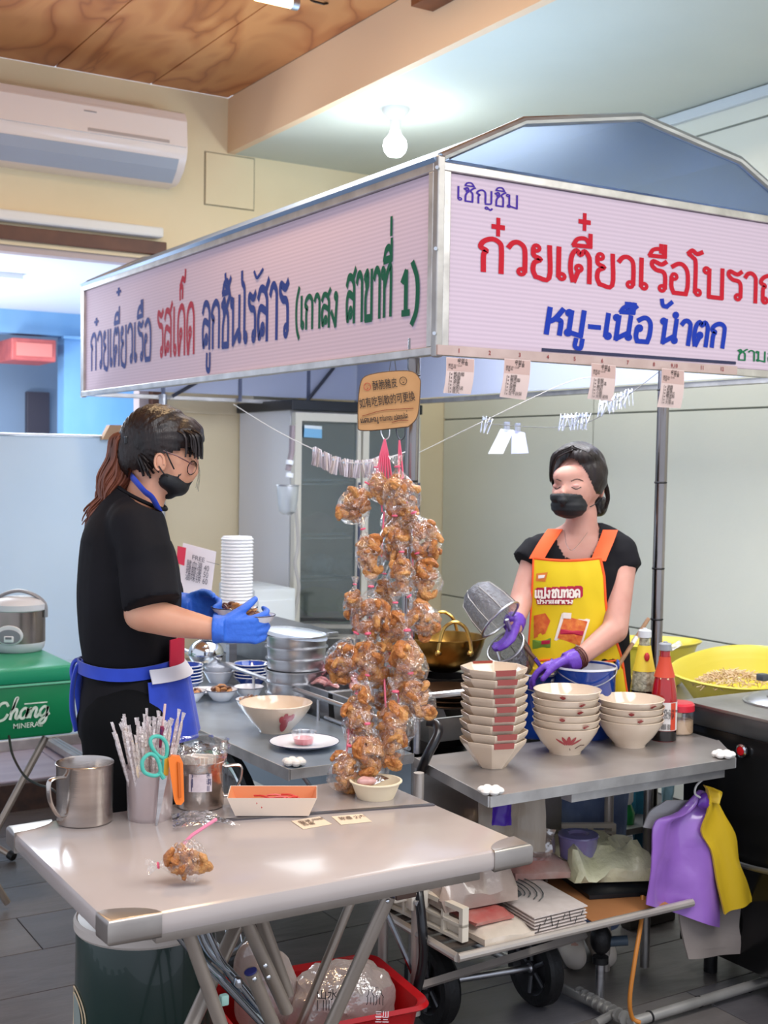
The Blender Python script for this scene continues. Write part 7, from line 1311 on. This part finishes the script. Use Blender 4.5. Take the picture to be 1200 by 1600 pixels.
for z in (-.035, .03):
    c = A(300, 731, z); lm = tilt(.25) @ Matrix.Rotation(PI / 2 - .35, 3, 'Z'); B().tube([c + lm @ V((math.cos(a) * .021, 0, math.sin(a) * .017)) for a in [k / 18 * 2 * PI for k in range(18)]], .0012, 6, True).go('lens_rim', gl_, w1); q = B(); q.prism([c + lm @ V((math.cos(a) * .020, 0, math.sin(a) * .016)) for a in [k / 14 * 2 * PI for k in range(14)]], fw2 * .0008); q.go('lens', film('lens', amount=.12, rough=.03, bump=0), w1, smooth=False)
B().tube([A(254, 704, -.073), A(276, 712, -.072), A(300, 725, -.058)], .0016, 6).go('temple_arm', mat('temple_dark_red', '#5b2a2e', .3), w1)
# eyelid and brow just above the mask
B().sph(A(297, 722, -.030), (.008, .012, .008), 12, 8).go('eyelid', skin, w1); B().tube([A(293, 708, -.05), A(301, 707, -.035)], .0022, 5).go('eyebrow', hair_d, w1)
# apron: straps, ties, front
blu_s = mat('royal_blue_cloth', '#2748c4', .75, var='#1d3aa8', vs=20, sheen=.2)
B().tube(catmull([A(203, 742, .0), A(212, 752, -.05), A(226, 768, -.062), A(238, 778, -.065), A(250, 800, -.06)], 5), .010, 8, ra=.35, up=(0, 0, 1)).go('neck_strap', blu_s, w1)
b = B(); W_ = A(202, 1040)
def el(a, z, rx_, ry_): return W_ + rx2 * math.cos(a) * rx_ + fw2 * math.sin(a) * ry_ + V((0, 0, z))
b.surf(lambda u, v: el(-PI * 1.05 + u * PI * 1.1 + .0, (v - .5) * .030 + .008 * math.sin(u * 9) * .4 + .004, .122, .148), 26, 3).solid(.004); b.go('waist_tie', blu_s, w1)
for i, pts in enumerate(([(134, 1036), (122, 1040), (114, 1070), (113, 1110), (120, 1142)], [(136, 1036), (128, 1046), (122, 1075), (126, 1110), (130, 1135)], [(132, 1034), (118, 1032), (112, 1048), (116, 1075)], [(134, 1038), (142, 1030), (136, 1058), (130, 1075)])): B().tube(catmull([A(x, y, -.06 + .015 * i) for x, y in pts], 5), .0135, 8, ra=.4, up=rx2 * .6 + fw2).go('tie_tail' if i < 2 else 'tie_loop', blu_s, w1)
B().sph(A(133, 1037, -.06), (.014, .014, .012), 10, 8).go('tie_knot', blu_s, w1)
def apf(x, y, dd): return A(x, y, dd)
B().surf(lambda u, v: el(-.55 + u * 1.1, .075 - v * .075, .128, .150) + rx2 * .004, 14, 6).solid(.003).go('apron_bib', mat('apron_red', '#b5183a', .7), w1)
B().surf(lambda u, v: el(-1.0 + u * 2.0, .012 - v * .030, .130 + .02 * v, .156 + .02 * v) + rx2 * .004, 14, 4).solid(.003).go('apron_band', mat('apron_white', '#cfcfd8', .7), w1)
B().surf(lambda u, v: el(-1.05 + u * 2.1, -.016 - v * .15, .138 + .03 * v + .006 * math.sin(u * 20), .162 + .02 * v) + rx2 * .004, 22, 8).solid(.003).go('apron_skirt', blu_s, w1)
# gloves holding bowls
glv = mat('blue_glove', '#3a72d8', .5, var='#2c5fc4', vs=18, bump=.35, bs=45)
hr = hand(A(342, 984, -.19), A(392, 984, -.17) - A(342, 984, -.19), fw2 * .9 + V((0, 0, .3)), V((0, 0, 1)) - fw2 * .1, 1.15, .98, .02, 1.4)
q = blob2(hr + [('t', A(333, 983, -.19), A(352, 983, -.19), .034, .031)], .0042, 2); q.go('glove', glv, w1, label='blue glove on near hand')
hl = hand(A(290, 947, .14), A(335, 951, .10) - A(290, 947, .14), -fw2 * .8 + V((0, 0, -.3)), V((0, 0, 1)), 1.15, 1.0, .02, .7)
q = blob2(hl + [('t', A(280, 947, .145), A(302, 947, .135), .036, .032)], .0045, 2); q.go('glove', glv, w1, label='blue glove on far hand')
random.seed(8)
c = A(398, 971, -.13) - V((0, 0, .014)); enamel_bowl(c, .048, 'white enamel bowl held in near blue glove, dark meat heaped in it', .03, 'bowls held by woman in black'); heap(c + V((-.01, 0, .02)), .024, 12, [meat, meat, tan], 'dark braised meat heaped in the bowl of the near glove', 'held braised food', 1.1)
c = A(366, 956, .07) - V((0, 0, .02)); enamel_bowl(c, .058, 'white enamel bowl held in far blue glove with meat and tofu', .032, 'bowls held by woman in black'); heap(c + V((-.005, 0, .02)), .034, 14, [meat, tan, meat], 'braised meat and tofu in the bowl of the far glove', 'held braised food', 1.0)
# ---- woman in yellow apron
d1 = 3.85
A = lambda x, y, dd=0: at(x, y, D=d1 + dd)
hp2 = A(912, 1100); w2 = thing('person', 'person with tied dark hair and mask in yellow apron with orange straps, cooking', 'person', (hp2.x, hp2.y, 0))
K3, K4 = A(892, 1290, -.0), A(938, 1290, .02); F3, F4 = fl(K3, .05), fl(K4, .05)
body = [('e', A(905, 745, .02), (.076, .090, .094), yaw(.35)), ('e', A(893, 770, -.035), (.060, .060, .062), yaw(.35)), ('e', A(889, 797, -.045), (.032, .034, .022), yaw(.35)), ('c', A(882, 757, -.086), A(879, 771, -.100), .006, .011),
        ('e', A(873, 772, -.075), (.018, .016, .014), AX), ('e', A(901, 773, -.075), (.018, .016, .014), AX), ('e', A(889, 745, -.06), (.054, .03, .035), yaw(.35)), ('c', A(909, 800, .02), A(908, 838, .02), .047, .052), ('c', A(845, 860, .02), A(972, 860, .02), .045, .045), ('c', A(906, 828, .04), A(956, 854, .03), .040, .042), ('c', A(906, 828, .04), A(858, 854, .03), .040, .042),
        ('e', A(908, 890, .02), (.135, .085, .12), AX), ('e', A(908, 1000, .02), (.115, .085, .19), AX), ('e', A(912, 1100, .02), (.145, .10, .11), AX),
        ('c', A(838, 868, .02), A(814, 940, -.04), .043, .037), ('c', A(814, 940, -.04), A(804, 980, -.14), .036, .025), ('c', A(804, 980, -.14), A(798, 988, -.17), .011, .009),
        ('c', A(973, 874, .01), A(961, 985, -.10), .044, .039), ('c', A(959, 985, -.10), A(905, 1028, -.20), .038, .026), ('c', A(905, 1028, -.20), A(885, 1036, -.22), .011, .009),
        ('c', A(890, 1110, .02), K3, .08, .055), ('c', K3, F3 + V((0, 0, .04)), .055, .035), ('c', A(936, 1110, .03), K4, .08, .055), ('c', K4, F4 + V((0, 0, .04)), .055, .035), ('c', F3, F3 - fw2 * .12, .032, .024), ('c', F4, F4 - fw2 * .12, .032, .024)]
blob2(body, .0078, 3).go('body', skin2, w2)
B().sph(A(939, 766, .03), (.009, .014, .024), 12, 8, yaw(.3)).go('ear', skin2, w2)
sh = [('c', A(848, 861, .02), A(968, 861, .02), .058, .058), ('c', A(937, 840, .035), A(962, 853, .03), .047, .050), ('c', A(874, 840, .035), A(852, 853, .03), .047, .050), ('e', A(908, 900, .02), (.145, .100, .13), AX), ('t', A(908, 890, .02), A(910, 1110, .02), .110, .125, 1.25, fw2), ('t', A(846, 860, .02), A(823, 884, .0), .062, .056), ('t', A(964, 862, .02), A(973, 892, .01), .064, .064), ('c', A(958, 872, .02), A(968, 885, .02), .058, .056)]
sh[2] = ('e', A(906, 1010, .02), (.122, .100, .24), AX)
q = blob2(sh, .009, 3)
for v in q.b.verts: v.co += v.normal * .006 * noise.noise(V((v.co.x * 14, v.co.y * 14, v.co.z * 6)))
dl = [f for f in q.b.faces if (lambda c: ((px_of(c)[0] - 903) / 34) ** 2 + ((px_of(c)[1] - 832) / 46) ** 2 < 1 and (c - EYE).dot(FW) < d1 + .03 or ((px_of(c)[0] - 906) / 26) ** 2 + ((px_of(c)[1] - 822) / 20) ** 2 < 1)(f.calc_center_median())]
bmesh.ops.delete(q.b, geom=dl, context='FACES'); q.go('black_shirt', tee, w2)
jm = mat('blue_jeans', '#7f8fb0', .85, var='#5d6e98', vs=14, bump=.3, bs=80)
q = blob2([('e', A(914, 1120, .02), (.155, .115, .11), AX), ('c', A(890, 1130, .02), K3, .105, .078), ('t', K3, F3 + V((0, 0, .03)), .078, .068), ('c', A(938, 1130, .03), K4, .105, .08), ('t', K4, F4 + V((0, 0, .03)), .08, .068)], .011, 3)
[setattr(v, 'co', v.co + v.normal * .006 * noise.noise(v.co * 14)) for v in q.b.verts]; q.go('jeans', jm, w2)
b = B(); b.tube([A(958, 1150, -.05), A(957, 1250, -.055), A(957, 1330, -.055)], .004, 6); b.go('jeans_seam', mat('pale_seam', '#9aa4b8', .8), w2)
for F in (F3, F4): q = blob2([('c', V((F.x, F.y, .045)), V((F.x, F.y, .035)) - fw2 * .13, .045, .036)], .008, 2); q.go('shoe', mat('cream_shoe', '#c9bfb4', .6), w2)
# hair
q = blob2([('e', A(905, 741, .030), (.085, .102, .102), yaw(.3)), ('e', A(903, 714, .01), (.070, .085, .045), yaw(.3)), ('e', A(934, 790, .09), (.035, .035, .035), AX)], .006, 3)
for v in q.b.verts: u = v.co - A(893, 698); v.co += v.normal * (.0010 * math.sin(math.atan2(u.dot(rx2), .04 - u.z) * 34 + 4 * noise.noise(v.co * 9)) + .002 * noise.noise(v.co * 16))
dl = []
for f in q.b.faces:
    c = f.calc_center_median(); x, y = px_of(c)
    if (c - EYE).dot(FW) < d1 + .04 and ((x - 892) / 34) ** 2 + ((y - 770) / (56 - abs(x - 888) * .35)) ** 2 < 1: dl.append(f)
    elif (c - EYE).dot(FW) < d1 + .05 and y > 772: dl.append(f)
bmesh.ops.delete(q.b, geom=dl, context='FACES'); q.go('hair', hair_d, w2)
b = B()
for sd_, pts in ((1, ((894, 699, -.05), (868, 712, -.065), (861, 738, -.05), (862, 758, -.03))), (2, ((896, 699, -.05), (922, 712, -.06), (934, 735, -.03), (942, 762, .01))), (3, ((930, 730, .03), (944, 755, .04), (950, 780, .04), (942, 800, .04))), (4, ((938, 770, .06), (934, 790, .06), (938, 806, .05)))): strands(b, [A(*p) for p in pts], 34, .007, .009, .0024, sd_)
b.go('loose_hair', hair_d, w2)
# face: brows, lids, mask
bd2 = next(o for o in w2.children if o.name.startswith('body')); bpy.context.view_layer.update(); sn = snapper(bd2)
for x0, x1 in ((863, 877), (892, 911)): B().tube(catmull([sn(x0, 752, .000), sn((x0 + x1) / 2, 748.5, .0005), sn(x1, 751.5, .000)], 4), .0019, 5).go('eyebrow', mat('brow_brown', '#5b4038', .7), w2)
for x0, x1 in ((863, 876), (893, 908)): B().sph(sn((x0 + x1) / 2, 759.5, -.004), (.013, .006, .007), 12, 8, yaw(.35)).go('eyelid', mat('lid_pink', '#bf8a80', .6), w2); B().tube(catmull([sn(x0, 761, .0005), sn((x0 + x1) / 2, 764, .002), sn(x1, 761, .0005)], 4), .0014, 5).go('lash_line', mat('lash', '#241a1a', .7), w2)
mk = blob2([('e', A(889, 790, -.052), (.056, .056, .040), yaw(.35)), ('e', A(887, 777, -.064), (.058, .044, .024), yaw(.35)), ('c', A(879, 773, -.104), A(879, 782, -.108), .010, .014)], .005, 3)
for v in mk.b.verts: v.co += v.normal * .0008 * math.sin((v.co.z) * 420)
dl = [f for f in mk.b.faces if (lambda x, y: y < 773 - 2 * math.cos((x - 880) / 18) or x > 931)(*px_of(f.calc_center_median()))]; bmesh.ops.delete(mk.b, geom=dl, context='FACES'); mk.go('face_mask', mask_m, w2)
b = B(); b.tube(catmull([A(921, 773, -.045), A(930, 763, -.02), A(938, 752, .02)], 4), .0016, 5); b.tube(catmull([A(922, 792, -.04), A(932, 786, -.01), A(939, 776, .02)], 4), .0016, 5); b.go('ear_loop', mask_m, w2)
B().tube(catmull([A(882, 828, -.028), A(885, 850, -.075), A(893, 860, -.09), A(903, 852, -.08), (A(918, 832, -.03))], 5), .0007, 5).go('necklace', mat('fine_silver', '#c9c0b8', .2, 1), w2)
# apron
def fr_(x, y, e=0):
    k = max(0, 1 - ((x - 906) / 92) ** 2); return A(x, y, .02 - .112 * k ** .5 - .012 * math.exp(-((y - 900) / 40) ** 2) - e - (.0 if y < 1040 else .02))
yel = mat('yellow_apron', '#e8c914', .6, var='#dcb90e', vs=5, bump=.15, bs=12); org = mat('orange_trim', '#f0581c', .6)
def edge(y): 
    pts = ((872, 834, 938), (900, 833, 944), (940, 831, 946), (970, 829, 950), (1000, 827, 962), (1030, 825, 972), (1100, 820, 982)); 
    for (a, l, r), (b_, l2, r2) in zip(pts, pts[1:]):
        if a <= y <= b_: t = (y - a) / (b_ - a); return l + (l2 - l) * t, r + (r2 - r) * t
    return 820, 982
def apn(u, v, e=0): y = 872 + v * 228; l, r = edge(y); x = l + (r - l) * u; return fr_(x, y + (4 * math.sin(PI * u) * (1 - v)), e) + V((0, 0, 0)) - fw2 * (.004 * noise.noise(V((u * 5, v * 6, 1))))
B().surf(lambda u, v: apn(u, v, .004), 26, 34).solid(.003).go('apron_body', yel, w2)
for f_ in (lambda t: apn(t, 0, .0065), lambda t: apn(0, t, .0065), lambda t: apn(1, t, .0065)): B().tube([f_(k / 24) for k in range(25)], .0045, 6, ra=.7).go('orange_binding', org, w2)
B().tube([fr_(830 + k * 5.6, 1034 - 3 * math.sin(k * .3), .012) for k in range(25)], .003, 6).go('pocket_trim', org, w2)
ss = snapper(*[o for o in w2.children if o.name.startswith(('black_shirt', 'body'))])
for pts in (((838, 873), (845, 860), (853, 847), (861, 836), (867, 828)), ((934, 877), (940, 862), (946, 849), (950, 838), (953, 829))):
    P_ = [ss(x, y, .008) for x, y in pts]; a_, z_ = P_[0], P_[-1]; P_ = [p.lerp(a_.lerp(z_, i_ / 4) - fw2 * .015, .35) for i_, p in enumerate(P_)]; C_ = catmull(P_, 4)
    B().surf(lambda u, v: C_[min(len(C_) - 1, int(round(v * (len(C_) - 1))))] + rx2 * (u - .5) * .046, 3, len(C_) - 1).solid(.004).go('shoulder_strap', org, w2)
ab = next(o for o in w2.children if o.name.startswith('apron_body')); sa = snapper(ab)
_fr = fr_
def fr_(x, y, e=0): return sa(x, y, max(.0015, (e - .0075) * 1.3))
def patch(pts, e, m, nm, n=1):
    b = B(); c = V((sum(p[0] for p in pts) / len(pts), sum(p[1] for p in pts) / len(pts), 0)); N = len(pts); R3 = []
    for k in range(4): s_ = k / 3; R3.append([b.v(fr_(c.x + (p[0] - c.x) * s_, c.y + (p[1] - c.y) * s_, e)) for p in pts] if k else None)
    cv = b.v(fr_(c.x, c.y, e)); [b.face([cv, R3[1][i], R3[1][(i + 1) % N]]) for i in range(N)]; [b.bridge(R3[k], R3[k + 1]) for k in (1, 2)]
    return b.go(nm, m, w2, smooth=False)
def rr(x0, y0, x1, y1, r): return [(x0 + r, y0), (x1 - r, y0), (x1, y0 + r), (x1, y1 - r), (x1 - r, y1), (x0 + r, y1), (x0, y1 - r), (x0, y0 + r)]
crim = mat('print_crimson', '#b3163c', .6); wpr = mat('print_white', '#f0e4d8', .6)
for k in range(6): x0 = 836 + k * 12; patch(rr(x0, 917 + (2 - k) * .6, x0 + 15, 936 + (1 if k < 5 else -2), 3), .0085, crim, 'print_ground')
for k in range(5): x0 = 838 + k * 11; patch(rr(x0, 934, x0 + 13, 945, 2), .0085, crim, 'print_ground')
def atext(txt, x0, x1, y0, xh, w, m, e): b = B(); p0, p1 = fr_(x0, y0, e), fr_(x1, y0, e); letters(b, txt, p0, p1, V((0, 0, xh)), (p1 - p0).cross(V((0, 0, 1))).normalized(), w); return b.go('lettering', m, w2, smooth=False)
atext('เเปง', 836, 861, 934, .022, .26, wpr, .0135); atext('ชบทอด', 862, 907, 933, .022, .26, wpr, .012); atext('ปรงรส', 840, 866, 943, .010, .24, wpr, .012); atext('สาเรจ'.replace('จ', 'ง'), 867, 896, 943, .010, .24, wpr, .012)
patch([(838, 896), (856, 894), (852, 909), (837, 908)], .0085, mat('print_orange', '#d87a2c', .6), 'logo_patch'); patch([(841, 899), (852, 898), (850, 903), (841, 904)], .010, wpr, 'logo_mark')
food = mat('print_food', '#c4321c', .6, var='#e8913c', vs=60); lf = mat('print_leaf', '#6d8f2c', .6)
patch([(878, 958), (922, 968), (908, 1014), (866, 1000)], .0085, wpr, 'picture_border'); patch([(882, 963), (918, 971), (906, 1009), (871, 997)], .010, food, 'picture_food'); patch([(876, 983), (912, 986), (911, 993), (875, 991)], .0115, crim, 'picture_band'); patch([(880, 957), (893, 958), (892, 967), (879, 966)], .0115, wpr, 'picture_badge')
patch([(834, 962), (852, 958), (860, 970), (852, 990), (834, 998)], .0085, mat('print_food2', '#e07c34', .6, var='#c23e20', vs=50), 'picture_food'); patch([(832, 1000), (861, 997), (860, 1012), (832, 1014)], .0085, lf, 'picture_leaf'); patch([(846, 1001), (860, 1000), (859, 1006), (846, 1007)], .010, crim, 'picture_badge')
# gloves, bracelets, strainers
pg2 = mat('purple_glove', '#6a3fb0', .45, var='#5a32a0', vs=18, bump=.35, bs=45)
hw = hand(A(893, 1032, -.215), A(848, 1044, -.23) - A(893, 1032, -.215), V((0, 0, -1)), -fw2 * .9 + V((0, 0, .4)), .8, 1.0, .02, .6); blob2(hw + [('t', A(900, 1030, -.205), A(884, 1036, -.22), .033, .030)], .0045, 2).go('glove', pg2, w2, label='purple glove over blue pot')
hw = hand(A(804, 975, -.13), A(796, 998, -.20) - A(804, 975, -.13), V((0, 0, -.6)) - rx2, rx2 * .2 + fw2 * -.9, 1.4, .95, .02, .8); blob2(hw + [('t', A(805, 968, -.11), A(802, 980, -.14), .034, .031)], .0045, 2).go('glove', pg2, w2, label='purple glove gripping the strainers')
for k in range(4): c = A(907 - k * 2.6, 1026 + k * 1.6, -.198); dd = (A(893, 1032, -.215) - A(905, 1026, -.2)).normalized(); a_, b__ = frame(dd); B().tube([c + a_ * math.cos(t) * .031 + b__ * math.sin(t) * .031 for t in [j / 18 * 2 * PI for j in range(18)]], .0022, 6, True).go('bracelet', mat('dark_beads', '#5a2e2a', .4), w2)
def strainer(c, axis, r, dpt, label, hp0, hp1):
    t = thing('wire_strainer', label, 'strainer', c, 0, 'wire noodle strainers'); a_, b__ = frame(V(axis)); M_ = Matrix((a_, b__, V(axis).normalized())).transposed()
    B().lathe([(0, -dpt), (r * .5, -dpt * .97), (r * .8, -dpt * .8), (r * .95, -dpt * .4), (r, 0)], c, 32, M_).go('mesh_basket', film('grey_mesh', col='#9a9aa0', amount=.16, rough=.35, bump=.5, bs=120, milk=.42, mcol='#77757c'), t)
    B().tube([V(c) + M_ @ V((math.cos(k / 30 * 2 * PI) * r, math.sin(k / 30 * 2 * PI) * r, 0)) for k in range(30)], .0035, 8, True).go('rim_wire', steel, t)
    for k in range(8): B().tube([V(c) + M_ @ V((math.cos(k / 4 * PI) * q_, math.sin(k / 4 * PI) * q_, z)) for q_, z in ((r, 0), (r * .96, -dpt * .4), (r * .81, -dpt * .8), (r * .4, -dpt))], .0014, 4).go('rib_wire', steel_dull, t)
    B().tube([hp0, hp1], .006, 8).go('handle', steel, t)
strainer(A(782, 968, -.20), -fw2 * .35 + rx2 * .55 + V((0, 0, -.55)), .070, .125, 'dark wire strainer held highest by purple glove', A(792, 968, -.2), A(802, 1000, -.17))
strainer(A(790, 1010, -.16), -fw2 * .4 + rx2 * -.45 + V((0, 0, .60)), .060, .115, 'wire strainer held lower over the blue pots', A(775, 1015, -.18), A(792, 1066, -.18))
t = thing('steel_ladle', 'steel ladle handle with brown grip under the purple glove', 'ladle', A(835, 1030, -.2)); B().tube([A(819, 1010, -.19), A(835, 1028, -.19)], .006, 8).go('grip', mat('brown_grip', '#5b3c30', .5), t); B().tube([A(835, 1028, -.19), A(850, 1048, -.18)], .007, 8).go('ladle_rod', chrome, t); B().sph(A(862, 1062, -.17), (.03, .03, .02), 14, 8).go('ladle_bowl', steel, t)
